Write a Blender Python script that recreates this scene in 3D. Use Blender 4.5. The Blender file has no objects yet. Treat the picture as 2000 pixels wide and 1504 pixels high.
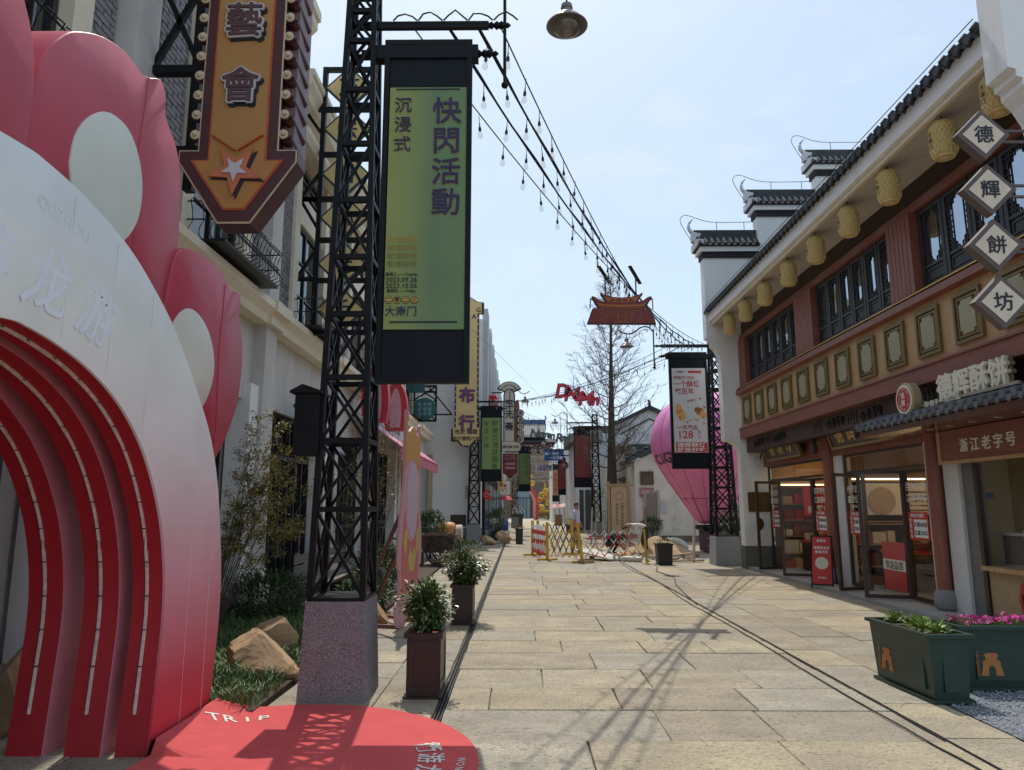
import bpy, math, random
from mathutils import Vector, Matrix, noise
sc = bpy.context.scene
COL = sc.collection
R_ = math.radians
sin, cos, pi = math.sin, math.cos, math.pi

# ---------------------------------------------------------------- camera, sky, sun, exposure
cam_d = bpy.data.cameras.new('camera')
cam = bpy.data.objects.new('camera', cam_d)
COL.objects.link(cam)
cam.location = (0, 0, 1.6)
cam.rotation_euler = (R_(90 + 9.568), 0, R_(0.605))
cam_d.sensor_width = 36
cam_d.lens = 25.2
cam_d.clip_start = 0.05
cam_d.clip_end = 4000
sc.camera = cam

SUN_EL, SUN_AZ = R_(63), R_(8)          # azimuth measured from +Y (down the street) towards -X
W = bpy.data.worlds.new('World')
sc.world = W
W.use_nodes = True
wn, wl = W.node_tree.nodes, W.node_tree.links
wn.clear()
w_out = wn.new('ShaderNodeOutputWorld')
w_bg = wn.new('ShaderNodeBackground')
sky = wn.new('ShaderNodeTexSky')
sky.sky_type = 'NISHITA'
sky.sun_disc = False
sky.sun_elevation = SUN_EL
sky.sun_rotation = -SUN_AZ
sky.air_density = 1.0
sky.dust_density = 1.6
sky.ozone_density = 1.0
w_bg.inputs['Strength'].default_value = 0.15
# thin broken cloud in the haze
w_tc = wn.new('ShaderNodeTexCoord')
w_mp = wn.new('ShaderNodeMapping')
w_mp.inputs['Scale'].default_value = (2.2, 2.2, 6.5)
w_no = wn.new('ShaderNodeTexNoise')
w_no.inputs['Scale'].default_value = 2.3
w_no.inputs['Detail'].default_value = 9
w_no.inputs['Roughness'].default_value = 0.6
w_cr = wn.new('ShaderNodeValToRGB')
w_cr.color_ramp.elements[0].position = 0.53
w_cr.color_ramp.elements[0].color = (0, 0, 0, 1)
w_cr.color_ramp.elements[1].position = 0.74
w_cr.color_ramp.elements[1].color = (.5, .5, .5, 1)
w_mx = wn.new('ShaderNodeMixRGB')
w_mx.inputs[2].default_value = (2.35, 2.85, 3.3, 1)
wl.new(w_tc.outputs['Generated'], w_mp.inputs[0])
wl.new(w_mp.outputs[0], w_no.inputs['Vector'])
wl.new(w_no.outputs['Fac'], w_cr.inputs[0])
w_mx.inputs[0].default_value = .66
w_cl = wn.new('ShaderNodeMixRGB')
w_cl.inputs[2].default_value = (3.4, 3.75, 4.0, 1)
wl.new(w_cr.outputs[0], w_cl.inputs[0])
wl.new(sky.outputs[0], w_mx.inputs[1])
wl.new(w_mx.outputs[0], w_cl.inputs[1])
wl.new(w_cl.outputs[0], w_bg.inputs[0])
wl.new(w_bg.outputs[0], w_out.inputs[0])

sun_d = bpy.data.lights.new('sun', 'SUN')
sun_d.energy = 2.0
sun_d.angle = R_(0.5)
sun_d.color = (1.0, 0.95, 0.86)
sun = bpy.data.objects.new('sun', sun_d)
COL.objects.link(sun)
sun.rotation_euler = Vector((-sin(SUN_AZ) * cos(SUN_EL), cos(SUN_AZ) * cos(SUN_EL), sin(SUN_EL))).to_track_quat('Z', 'Y').to_euler()

sc.view_settings.view_transform = 'Standard'
sc.view_settings.look = 'None'
sc.view_settings.exposure = 0.72
sc.view_settings.gamma = 1.0
sc.cycles.max_bounces = 6
sc.cycles.diffuse_bounces = 3
sc.cycles.glossy_bounces = 3
sc.cycles.transparent_max_bounces = 12
sc.cycles.use_denoising = True

# ---------------------------------------------------------------- materials
MATS = {}
def M(name, col=(.5, .5, .5), r=.6, met=0., var=.12, s=5., bump=0., bs=40., rnd=0., spec=.5, coat=0., emit=0., stretch=(1, 1, 1), stain=None, grain=0.):
    """base colour with soft noise mottling, fine bump, optional per-object value shift and stain colour"""
    if name in MATS:
        return MATS[name]
    m = bpy.data.materials.new(name)
    MATS[name] = m
    m.use_nodes = True
    n, l = m.node_tree.nodes, m.node_tree.links
    b = n['Principled BSDF']
    b.inputs['Roughness'].default_value = r
    b.inputs['Metallic'].default_value = met
    b.inputs['Specular IOR Level'].default_value = spec
    b.inputs['Coat Weight'].default_value = coat
    tc = n.new('ShaderNodeTexCoord')
    mp = n.new('ShaderNodeMapping')
    mp.inputs['Scale'].default_value = stretch
    l.new(tc.outputs['Object'], mp.inputs[0])
    no = n.new('ShaderNodeTexNoise')
    no.inputs['Scale'].default_value = s
    no.inputs['Detail'].default_value = 6
    no.inputs['Roughness'].default_value = .65
    l.new(mp.outputs[0], no.inputs['Vector'])
    mr = n.new('ShaderNodeMapRange')
    mr.inputs['From Min'].default_value = .3
    mr.inputs['From Max'].default_value = .7
    mr.inputs['To Min'].default_value = 1 - var
    mr.inputs['To Max'].default_value = 1 + var
    l.new(no.outputs['Fac'], mr.inputs['Value'])
    val = mr.outputs[0]
    if grain:
        n2 = n.new('ShaderNodeTexNoise')
        n2.inputs['Scale'].default_value = bs * 1.7
        n2.inputs['Detail'].default_value = 2
        l.new(mp.outputs[0], n2.inputs['Vector'])
        m2 = n.new('ShaderNodeMapRange')
        m2.inputs['From Min'].default_value = .3
        m2.inputs['From Max'].default_value = .7
        m2.inputs['To Min'].default_value = 1 - grain
        m2.inputs['To Max'].default_value = 1 + grain
        l.new(n2.outputs['Fac'], m2.inputs['Value'])
        mu = n.new('ShaderNodeMath'); mu.operation = 'MULTIPLY'
        l.new(val, mu.inputs[0]); l.new(m2.outputs[0], mu.inputs[1])
        val = mu.outputs[0]
    if rnd:
        oi = n.new('ShaderNodeObjectInfo')
        m3 = n.new('ShaderNodeMapRange')
        m3.inputs['To Min'].default_value = 1 - rnd
        m3.inputs['To Max'].default_value = 1 + rnd
        l.new(oi.outputs['Random'], m3.inputs['Value'])
        mu = n.new('ShaderNodeMath'); mu.operation = 'MULTIPLY'
        l.new(val, mu.inputs[0]); l.new(m3.outputs[0], mu.inputs[1])
        val = mu.outputs[0]
    hs = n.new('ShaderNodeHueSaturation')
    hs.inputs['Color'].default_value = (*col, 1)
    l.new(val, hs.inputs['Value'])
    out = hs.outputs[0]
    if stain:
        n4 = n.new('ShaderNodeTexNoise')
        n4.inputs['Scale'].default_value = stain[1]
        n4.inputs['Detail'].default_value = 8
        n4.inputs['Roughness'].default_value = .7
        l.new(mp.outputs[0], n4.inputs['Vector'])
        m4 = n.new('ShaderNodeMapRange')
        m4.inputs['From Min'].default_value = stain[2]
        m4.inputs['From Max'].default_value = stain[2] + .12
        m4.inputs['To Max'].default_value = stain[3]
        l.new(n4.outputs['Fac'], m4.inputs['Value'])
        mx = n.new('ShaderNodeMixRGB')
        mx.inputs[2].default_value = (*stain[0], 1)
        l.new(m4.outputs[0], mx.inputs[0])
        l.new(out, mx.inputs[1])
        out = mx.outputs[0]
    l.new(out, b.inputs['Base Color'])
    if bump:
        n5 = n.new('ShaderNodeTexNoise')
        n5.inputs['Scale'].default_value = bs
        n5.inputs['Detail'].default_value = 4
        l.new(mp.outputs[0], n5.inputs['Vector'])
        bp = n.new('ShaderNodeBump')
        bp.inputs['Strength'].default_value = bump
        bp.inputs['Distance'].default_value = .01
        l.new(n5.outputs['Fac'], bp.inputs['Height'])
        l.new(bp.outputs[0], b.inputs['Normal'])
    if emit:
        b.inputs['Emission Color'].default_value = (*col, 1)
        b.inputs['Emission Strength'].default_value = emit
    return m

def glass(name, tint=(.9, .93, .92), refl=.04, rough=.01):
    if name in MATS:
        return MATS[name]
    m = bpy.data.materials.new(name)
    MATS[name] = m
    m.use_nodes = True
    n, l = m.node_tree.nodes, m.node_tree.links
    n.remove(n['Principled BSDF'])
    o = n['Material Output']
    t = n.new('ShaderNodeBsdfTransparent'); t.inputs[0].default_value = (*tint, 1)
    g = n.new('ShaderNodeBsdfGlossy'); g.inputs['Roughness'].default_value = rough
    lw = n.new('ShaderNodeLayerWeight'); lw.inputs[0].default_value = .5
    pw = n.new('ShaderNodeMath'); pw.operation = 'POWER'; pw.inputs[1].default_value = 4.
    f = n.new('ShaderNodeMath'); f.operation = 'MULTIPLY_ADD'; f.inputs[1].default_value = .6; f.inputs[2].default_value = refl
    l.new(lw.outputs['Facing'], pw.inputs[0]); l.new(pw.outputs[0], f.inputs[0])
    mx = n.new('ShaderNodeMixShader')
    l.new(f.outputs[0], mx.inputs[0]); l.new(t.outputs[0], mx.inputs[1]); l.new(g.outputs[0], mx.inputs[2])
    l.new(mx.outputs[0], o.inputs[0])
    return m

def gradient(name, stops, axis=2, lo=0., hi=1., r=.55, bump=0., bs=30., spec=.4):
    """printed colour gradient along one object axis (printed fabric)"""
    m = bpy.data.materials.new(name)
    MATS[name] = m
    m.use_nodes = True
    n, l = m.node_tree.nodes, m.node_tree.links
    b = n['Principled BSDF']
    b.inputs['Roughness'].default_value = r
    b.inputs['Specular IOR Level'].default_value = spec
    tc = n.new('ShaderNodeTexCoord')
    sx = n.new('ShaderNodeSeparateXYZ')
    l.new(tc.outputs['Object'], sx.inputs[0])
    mr = n.new('ShaderNodeMapRange')
    mr.inputs['From Min'].default_value = lo
    mr.inputs['From Max'].default_value = hi
    l.new(sx.outputs[axis], mr.inputs['Value'])
    no = n.new('ShaderNodeTexNoise')
    no.inputs['Scale'].default_value = 2.
    no.inputs['Detail'].default_value = 5
    l.new(tc.outputs['Object'], no.inputs['Vector'])
    cr = n.new('ShaderNodeValToRGB')
    e = cr.color_ramp.elements
    e[0].position, e[0].color = stops[0][0], (*stops[0][1], 1)
    e[1].position, e[1].color = stops[-1][0], (*stops[-1][1], 1)
    for p, c in stops[1:-1]:
        q = e.new(p); q.color = (*c, 1)
    l.new(mr.outputs[0], cr.inputs[0])
    hs = n.new('ShaderNodeHueSaturation')
    m2 = n.new('ShaderNodeMapRange')
    m2.inputs['From Min'].default_value = .3; m2.inputs['From Max'].default_value = .7
    m2.inputs['To Min'].default_value = .93; m2.inputs['To Max'].default_value = 1.07
    l.new(no.outputs['Fac'], m2.inputs['Value'])
    l.new(m2.outputs[0], hs.inputs['Value'])
    l.new(cr.outputs[0], hs.inputs['Color'])
    l.new(hs.outputs[0], b.inputs['Base Color'])
    if bump:
        n5 = n.new('ShaderNodeTexNoise'); n5.inputs['Scale'].default_value = bs
        l.new(tc.outputs['Object'], n5.inputs['Vector'])
        bp = n.new('ShaderNodeBump'); bp.inputs['Strength'].default_value = bump; bp.inputs['Distance'].default_value = .02
        l.new(n5.outputs['Fac'], bp.inputs['Height']); l.new(bp.outputs[0], b.inputs['Normal'])
    return m

# ---------------------------------------------------------------- mesh builder
class MB:
    def __init__(s):
        s.v, s.f, s.sm = [], [], []
    def add(s, v, f, smooth=False):
        o = len(s.v)
        s.v += [tuple(p) for p in v]
        s.f += [tuple(i + o for i in q) for q in f]
        s.sm += [smooth] * len(f)
        return s
    def box(s, x0, x1, y0, y1, z0, z1):
        return s.add([(x0, y0, z0), (x1, y0, z0), (x1, y1, z0), (x0, y1, z0), (x0, y0, z1), (x1, y0, z1), (x1, y1, z1), (x0, y1, z1)],
                     [(0, 3, 2, 1), (4, 5, 6, 7), (0, 1, 5, 4), (1, 2, 6, 5), (2, 3, 7, 6), (3, 0, 4, 7)])
    def taper(s, x0, x1, y0, y1, z0, z1, ix, iy=None):
        """box whose top is inset by ix / iy"""
        iy = ix if iy is None else iy
        return s.add([(x0, y0, z0), (x1, y0, z0), (x1, y1, z0), (x0, y1, z0), (x0 + ix, y0 + iy, z1), (x1 - ix, y0 + iy, z1), (x1 - ix, y1 - iy, z1), (x0 + ix, y1 - iy, z1)],
                     [(0, 3, 2, 1), (4, 5, 6, 7), (0, 1, 5, 4), (1, 2, 6, 5), (2, 3, 7, 6), (3, 0, 4, 7)])
    def cbox(s, x0, x1, y0, y1, z0, z1, c):
        """box with chamfered top edges"""
        s.add([(x0, y0, z0), (x1, y0, z0), (x1, y1, z0), (x0, y1, z0), (x0, y0, z1 - c), (x1, y0, z1 - c), (x1, y1, z1 - c), (x0, y1, z1 - c),
               (x0 + c, y0 + c, z1), (x1 - c, y0 + c, z1), (x1 - c, y1 - c, z1), (x0 + c, y1 - c, z1)],
              [(0, 3, 2, 1), (8, 9, 10, 11), (0, 1, 5, 4), (1, 2, 6, 5), (2, 3, 7, 6), (3, 0, 4, 7), (4, 5, 9, 8), (5, 6, 10, 9), (6, 7, 11, 10), (7, 4, 8, 11)])
        return s
    def bar(s, p, q, w, h=None, up=(0, 0, 1)):
        p, q, up = Vector(p), Vector(q), Vector(up)
        h = w if h is None else h
        d = (q - p).normalized()
        if abs(d.dot(up)) > .98:
            up = Vector((0, 1, 0))
        a = d.cross(up).normalized() * (w / 2)
        b = a.cross(d).normalized() * (h / 2)
        vs = [p - a - b, p + a - b, p + a + b, p - a + b, q - a - b, q + a - b, q + a + b, q - a + b]
        return s.add(vs, [(0, 1, 2, 3), (7, 6, 5, 4), (0, 4, 5, 1), (1, 5, 6, 2), (2, 6, 7, 3), (3, 7, 4, 0)])
    def tube(s, pts, r, n=6, r1=None, cap=True):
        pts = [Vector(p) for p in pts]
        m = len(pts)
        ref = Vector((0, 0, 1))
        vs, fs = [], []
        for i, p in enumerate(pts):
            d = (pts[min(i + 1, m - 1)] - pts[max(i - 1, 0)])
            d = d.normalized() if d.length > 1e-9 else Vector((0, 0, 1))
            rf = ref if abs(d.dot(ref)) < .95 else Vector((1, 0, 0))
            a = d.cross(rf).normalized()
            b = a.cross(d)
            rr = r if r1 is None else r + (r1 - r) * i / (m - 1)
            if isinstance(r, (list, tuple)):
                rr = r[i]
            for k in range(n):
                t = 2 * pi * k / n
                vs.append(p + a * (rr * cos(t)) + b * (rr * sin(t)))
        for i in range(m - 1):
            for k in range(n):
                k2 = (k + 1) % n
                fs.append((i * n + k, i * n + k2, (i + 1) * n + k2, (i + 1) * n + k))
        s.add(vs, fs, True)
        if cap:
            o = len(s.v) - len(vs)
            s.f += [tuple(o + k for k in reversed(range(n))), tuple(o + (m - 1) * n + k for k in range(n))]
            s.sm += [False, False]
        return s
    def lathe(s, prof, n=16, c=(0, 0, 0), ax='z', smooth=True, cap=True):
        vs, fs = [], []
        m = len(prof)
        for r, h in prof:
            for k in range(n):
                t = 2 * pi * k / n
                p = (r * cos(t), r * sin(t), h)
                if ax == 'y':
                    p = (r * cos(t), h, r * sin(t))
                elif ax == 'x':
                    p = (h, r * cos(t), r * sin(t))
                vs.append((p[0] + c[0], p[1] + c[1], p[2] + c[2]))
        for i in range(m - 1):
            for k in range(n):
                k2 = (k + 1) % n
                fs.append((i * n + k, i * n + k2, (i + 1) * n + k2, (i + 1) * n + k))
        s.add(vs, fs, smooth)
        if cap:
            o = len(s.v) - len(vs)
            for q in (0, m - 1):
                if prof[q][0] > 1e-6:
                    s.f.append(tuple(o + q * n + k for k in range(n)))
                    s.sm.append(False)
        return s
    def prism(s, poly, ax, a, b):
        n = len(poly)
        def P(p, h):
            return {'x': (h, p[0], p[1]), 'y': (p[0], h, p[1]), 'z': (p[0], p[1], h)}[ax]
        vs = [P(p, a) for p in poly] + [P(p, b) for p in poly]
        fs = [tuple(range(n)), tuple(range(2 * n - 1, n - 1, -1))]
        fs += [(i, n + i, n + (i + 1) % n, (i + 1) % n) for i in range(n)]
        return s.add(vs, fs)
    def band(s, A, B, ax, a, b):
        """extruded strip between two open polylines A and B of equal length"""
        n = len(A)
        def P(p, h):
            return {'x': (h, p[0], p[1]), 'y': (p[0], h, p[1]), 'z': (p[0], p[1], h)}[ax]
        vs = [P(p, a) for p in A] + [P(p, a) for p in B] + [P(p, b) for p in A] + [P(p, b) for p in B]
        fs = []
        for i in range(n - 1):
            fs += [(i, i + 1, n + i + 1, n + i), (2 * n + i, 3 * n + i, 3 * n + i + 1, 2 * n + i + 1),
                   (i, 2 * n + i, 2 * n + i + 1, i + 1), (n + i, n + i + 1, 3 * n + i + 1, 3 * n + i)]
        fs += [(0, n, 3 * n, 2 * n), (n - 1, 3 * n - 1, 4 * n - 1, 2 * n - 1)]
        return s.add(vs, fs)
    def frame(s, x0, x1, z0, z1, w, ax, a, b):
        """rectangular picture frame (in the plane of the two other axes) w wide"""
        for r in ((x0, x1, z0, z0 + w), (x0, x1, z1 - w, z1), (x0, x0 + w, z0 + w, z1 - w), (x1 - w, x1, z0 + w, z1 - w)):
            if ax == 'y':
                s.box(r[0], r[1], a, b, r[2], r[3])
            else:
                s.box(a, b, r[0], r[1], r[2], r[3])
        return s
    def quad(s, *p):
        return s.add(p, [tuple(range(len(p)))])
    def ball(s, c, r, n=10, m=6, squash=1.):
        return s.lathe([(max(r * sin(pi * i / m), 1e-4), -r * squash * cos(pi * i / m)) for i in range(m + 1)], n, c, cap=False)
    def leaf(s, p, d, u, L, w):
        """one leaf of two bent halves"""
        d = Vector(d).normalized(); u = Vector(u)
        a = d.cross(u)
        a = a.normalized() if a.length > 1e-6 else Vector((1, 0, 0))
        nn = a.cross(d)
        p = Vector(p)
        m = p + d * (L * .5) - nn * (w * .18)
        t = p + d * L - nn * (L * .12)
        return s.add([p, m + a * w / 2 + nn * w * .2, t, m - a * w / 2 + nn * w * .2], [(0, 1, 2), (0, 2, 3)])
    def xf(s, mat):
        s.v = [tuple(mat @ Vector(p)) for p in s.v]
        return s
    def mesh(s, name, mat, off=None):
        me = bpy.data.meshes.new(name)
        v = s.v if off is None else [(p[0] - off[0], p[1] - off[1], p[2] - off[2]) for p in s.v]
        me.from_pydata(v, [], s.f)
        if any(s.sm):
            me.polygons.foreach_set('use_smooth', s.sm)
            if len(s.f) < 60000:
                me.set_sharp_from_angle(angle=R_(38))
        if mat:
            me.materials.append(mat)
        me.update()
        return me

def tag(o, label=None, cat=None, group=None, kind=None):
    if label: o['label'] = label
    if cat: o['category'] = cat
    if group: o['group'] = group
    if kind: o['kind'] = kind
    return o

class T:
    """a thing: an Empty at its base; parts are given in world coordinates (or local ones when loc is the origin)"""
    def __init__(s, name, label, cat, loc=(0, 0, 0), group=None, kind=None):
        s.o = bpy.data.objects.new(name, None)
        s.o.empty_display_size = .1
        COL.objects.link(s.o)
        s.o.location = loc
        s.loc = loc
        tag(s.o, label, cat, group, kind)
    def p(s, name, mb, mat, parent=None, label=None, kind=None):
        me = mb.mesh(name, mat, s.loc)
        o = bpy.data.objects.new(name, me)
        COL.objects.link(o)
        o.parent = parent or s.o
        tag(o, label, None, None, kind)
        return o

def S(name, mb, mat, label=None, cat=None, group=None, kind=None, loc=None):
    """a one-mesh thing or piece of the setting"""
    if loc is None and mb.v:
        xs = [p[0] for p in mb.v]; ys = [p[1] for p in mb.v]; zs = [p[2] for p in mb.v]
        loc = ((min(xs) + max(xs)) / 2, (min(ys) + max(ys)) / 2, min(zs))
    o = bpy.data.objects.new(name, mb.mesh(name, mat, loc))
    o.location = loc
    COL.objects.link(o)
    return tag(o, label, cat, group, kind)

def child(name, me, parent, loc=(0, 0, 0), rot=(0, 0, 0), scale=(1, 1, 1)):
    """a piece that shares mesh data"""
    o = bpy.data.objects.new(name, me)
    COL.objects.link(o)
    o.parent = parent
    o.location = loc
    o.rotation_euler = rot
    o.scale = scale
    return o

def copy_tree(o, parent=None):
    c = o.copy()
    COL.objects.link(c)
    c.parent = parent
    for ch in list(o.children):
        copy_tree(ch, c)
    return c

def dup(root, loc, rz=0., label=None, group=None, scale=None):
    c = copy_tree(root)
    c.location = loc
    c.rotation_euler = (0, 0, rz)
    if scale: c.scale = scale if isinstance(scale, tuple) else (scale,) * 3
    if label: c['label'] = label
    if group: c['group'] = group
    return c

AX = {'S': ((1, 0, 0), (0, 0, 1), (0, -1, 0)), 'W': ((0, -1, 0), (0, 0, 1), (-1, 0, 0)), 'E': ((0, 1, 0), (0, 0, 1), (1, 0, 0)), 'U': ((1, 0, 0), (0, 1, 0), (0, 0, 1))}
_tx = {}
def glyphs(s, ex, off, res=2):
    k = (s, ex, off, res)
    if k not in _tx:
        cu = bpy.data.curves.new('t', 'FONT')
        cu.body = s
        cu.size = 1
        cu.extrude = ex
        cu.offset = off
        cu.resolution_u = res
        cu.align_x = 'CENTER'
        cu.align_y = 'CENTER'
        ob = bpy.data.objects.new('t', cu)
        me = ob.to_mesh()
        vs = [tuple(v.co) for v in me.vertices]
        fs = [tuple(p.vertices) for p in me.polygons]
        if vs:                      # centre on the ink
            x0 = min(v[0] for v in vs); x1 = max(v[0] for v in vs); y0 = min(v[1] for v in vs); y1 = max(v[1] for v in vs)
            vs = [(v[0] - (x0 + x1) / 2, v[1] - (y0 + y1) / 2, v[2]) for v in vs]
        ob.to_mesh_clear()
        bpy.data.objects.remove(ob)
        bpy.data.curves.remove(cu)
        _tx[k] = (vs, fs)
    return _tx[k]

def text(mb, s, size, pos, face='S', bold=.02, depth=.006, roll=0., sx=1., axes=None, res=2, shear=0.):
    """write s into mb, centred at pos, facing S (-Y), W (-X), E (+X) or U (up)"""
    X, Y, Z = [Vector(a) for a in (axes or AX[face])]
    vs, fs = glyphs(s, depth / size / 2, min(bold, .012), res)
    c, q = cos(roll), sin(roll)
    P = Vector(pos)
    out = []
    for x, y, z in vs:
        x = x * sx + y * shear
        x, y = (x * c - y * q) * size, (x * q + y * c) * size
        out.append(P + X * x + Y * y + Z * (z * size))
    mb.add(out, fs)
    return mb

def outline(mb, s, size, pos, r, face='S', depth=.006, n=10, **k):
    """thick character made of shifted copies, each a hair deeper than the last"""
    X, Y, Z = [Vector(a) for a in AX[face]]
    for i in range(n):
        a = 2 * pi * i / n
        text(mb, s, size, Vector(pos) + X * (r * cos(a)) + Y * (r * sin(a)) - Z * (.0003 * i), face, depth=depth, **dict(dict(bold=0.), **k))
    return mb

def vtext(mb, s, size, pos, face='S', pitch=None, **k):
    """vertical writing, pos is the centre of the top character"""
    pitch = pitch or size * 1.12
    for i, ch in enumerate(s):
        if ch != ' ':
            text(mb, ch, size, (pos[0], pos[1], pos[2] - pitch * i), face, **k)
    return mb

def V(*a): return Vector(a)
def lerp(a, b, t): return a + (b - a) * t
# ---------------------------------------------------------------- palette
def paving(name, col, rnd):
    """worn sawn stone: blotches, darker wear, elongated pits and a gritty grain"""
    m = M(name, col, .84, var=.24, s=1.7, bump=1., bs=26, rnd=rnd, grain=.3, stretch=(1, 1.8, 1), stain=((.11, .09, .065), 13, .545, .8))
    n, l = m.node_tree.nodes, m.node_tree.links
    b = n['Principled BSDF']
    src = b.inputs['Base Color'].links[0].from_socket
    g = n.new('ShaderNodeTexNoise'); g.inputs['Scale'].default_value = .55; g.inputs['Detail'].default_value = 9; g.inputs['Roughness'].default_value = .72
    tc = [q for q in n if q.type == 'TEX_COORD'][0]
    l.new(tc.outputs['Object'], g.inputs['Vector'])
    r = n.new('ShaderNodeMapRange'); r.inputs['From Min'].default_value = .46; r.inputs['From Max'].default_value = .66; r.inputs['To Max'].default_value = .5
    l.new(g.outputs['Fac'], r.inputs['Value'])
    x = n.new('ShaderNodeMixRGB'); x.inputs[2].default_value = (.23, .205, .17, 1)
    l.new(r.outputs[0], x.inputs[0]); l.new(src, x.inputs[1])
    # small dark pits drawn out across the slab
    mp2 = n.new('ShaderNodeMapping'); mp2.inputs['Scale'].default_value = (1, 2.6, 1)
    l.new(tc.outputs['Object'], mp2.inputs[0])
    g2 = n.new('ShaderNodeTexNoise'); g2.inputs['Scale'].default_value = 21; g2.inputs['Detail'].default_value = 3; g2.inputs['Roughness'].default_value = .6
    l.new(mp2.outputs[0], g2.inputs['Vector'])
    r2 = n.new('ShaderNodeMapRange'); r2.inputs['From Min'].default_value = .615; r2.inputs['From Max'].default_value = .655; r2.inputs['To Max'].default_value = .85
    l.new(g2.outputs['Fac'], r2.inputs['Value'])
    x2 = n.new('ShaderNodeMixRGB'); x2.inputs[2].default_value = (.07, .055, .04, 1)
    l.new(r2.outputs[0], x2.inputs[0]); l.new(x.outputs[0], x2.inputs[1]); l.new(x2.outputs[0], b.inputs['Base Color'])
    return m
STONE = [paving('paving_warm', (.345, .288, .2), .09), paving('paving_grey', (.32, .282, .215), .09), paving('paving_yellow', (.365, .3, .195), .07), paving('paving_brown', (.30, .248, .178), .08)]
GROUT = M('grout', (.21, .18, .14), .95, var=.3, s=9, bump=.5)
BLACK = M('black_steel', (.006, .0065, .008), .5, var=.25, s=8, spec=.22)
NAVY = M('navy_panel', (.006, .008, .014), .55, var=.12, s=3, spec=.22)
GRANITE = M('flamed_granite', (.22, .195, .2), .85, var=.12, s=4, bump=1., bs=60, grain=.55)
GRANITE_L = M('grey_granite', (.27, .265, .26), .85, var=.1, s=4, bump=1., bs=70, grain=.35)
WHITE = M('white_render', (.84, .825, .795), .85, var=.07, s=1.6, bump=.15, bs=60, stretch=(1, 1, .28), stain=((.5, .47, .41), 1.6, .56, .4))
WHITE2 = M('pale_render', (.62, .62, .62), .85, var=.08, s=1.4, bump=.15, bs=60, stain=((.42, .42, .41), 1.0, .6, .4))
OLDWALL = M('old_lime_wall', (.66, .61, .50), .92, var=.14, s=1.2, bump=.4, bs=30, stain=((.33, .27, .19), 1.4, .55, .6))
STUCCO = M('grey_stucco', (.58, .555, .52), .9, var=.12, s=2., bump=.4, bs=120, stain=((.34, .31, .27), 1.3, .6, .35), stretch=(1, 1, .5))
CREAM = M('cream_trim', (.78, .70, .54), .75, var=.08, s=2., bump=.1, stain=((.5, .42, .3), 1.5, .64, .3))
BRICK = M('grey_brick', (.21, .207, .212), .9, var=.25, s=9, bump=.5, bs=60, rnd=.28)
MORTAR = M('brick_mortar', (.52, .50, .47), .95, var=.1, s=8)
PLINTH = M('plinth_grey', (.20, .20, .185), .9, var=.15, s=5, bump=.4, bs=90, grain=.2)
TILE = M('dark_roof_tile', (.045, .05, .058), .8, var=.3, s=7, bump=.3, bs=40, rnd=.3)
WOOD_RED = M('red_brown_wood', (.23, .078, .052), .42, var=.22, s=2.5, stretch=(9, .8, 9), bump=.15, bs=40)
WOOD_POST = M('red_brown_boards', (.26, .09, .062), .5, var=.2, s=2.5, stretch=(9, 9, .8), bump=.15, bs=40)
WOOD_DK = M('dark_carved_wood', (.05, .024, .018), .5, var=.25, s=4, stretch=(6, .8, 6), bump=.2)
WOOD_TAN = M('tan_panel_wood', (.48, .29, .145), .5, var=.16, s=3, stretch=(8, 8, .6), bump=.1)
WOOD_BLK = M('black_window_wood', (.028, .028, .031), .5, var=.2, s=6)
BRONZE = M('bronze_panel_frame', (.19, .135, .05), .45, met=.35, var=.15, s=6)
BRONZE_IN = M('bronze_panel_face', (.36, .32, .2), .4, met=.2, var=.08, s=3)
GOLD = M('gold_leaf_letters', (.62, .42, .13), .35, met=.6, var=.1)
IVORY = M('ivory_letters', (.78, .74, .6), .5, var=.05)
BROWNFR = M('brown_door_frame', (.045, .027, .019), .4, var=.15, s=6)
RED = M('red_print', (.52, .035, .03), .55, var=.08)
REDDK = M('maroon_panel', (.14, .022, .026), .5, var=.12)
WHITEP = M('white_print', (.8, .79, .76), .55, var=.04)
GREENB = gradient('green_banner_print', [(0, (.20, .27, .055)), (.45, (.16, .24, .055)), (1, (.115, .185, .07))], 0, -.4, .4, r=.6)
INK = M('dark_ink', (.018, .018, .03), .6, var=.05)
PURPLE = M('purple_ink', (.032, .026, .075), .6, var=.05)
YELLOWS = M('cream_yellow_panel', (.62, .47, .2), .5, var=.06, s=2)
BULB = glass('bulb_glass', (.93, .92, .88), .08)
SOCKET = M('black_socket', (.012, .012, .013), .5)
CABLE = M('black_cable', (.01, .01, .011), .6)
CHROME = M('steel_shade', (.45, .46, .48), .3, met=.9, var=.1)
PANE = M('dark_pane', (.012, .014, .017), .04, var=.1, spec=1.0)
CLEAR = glass('shop_glass', (.93, .95, .94), .035)
MIRROR = M('reflective_pane', (.36, .41, .47), .03, met=.9, var=.06)
LEAF = [M('leaf_mid', (.08, .135, .035), .5, var=.35, s=6), M('leaf_light', (.15, .22, .055), .5, var=.3, s=6), M('leaf_dark', (.045, .08, .028), .5, var=.35, s=6), M('leaf_yellow', (.5, .4, .1), .55, var=.4, s=9), M('leaf_olive', (.27, .24, .085), .55, var=.4, s=8)]
GRASSM = M('grass_blade', (.10, .16, .045), .6, var=.4, s=3)
SOIL = M('soil', (.075, .05, .032), .95, var=.3, s=8, bump=.8, bs=30)
BARK = M('bark', (.06, .046, .036), .9, var=.3, s=8, bump=.6, bs=30)
TWIG = M('twig', (.12, .09, .07), .9, var=.25)
ROCK = M('garden_rock', (.42, .27, .15), .9, var=.28, s=3, bump=.9, bs=14, stain=((.25, .19, .13), 2.4, .52, .6))
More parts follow.
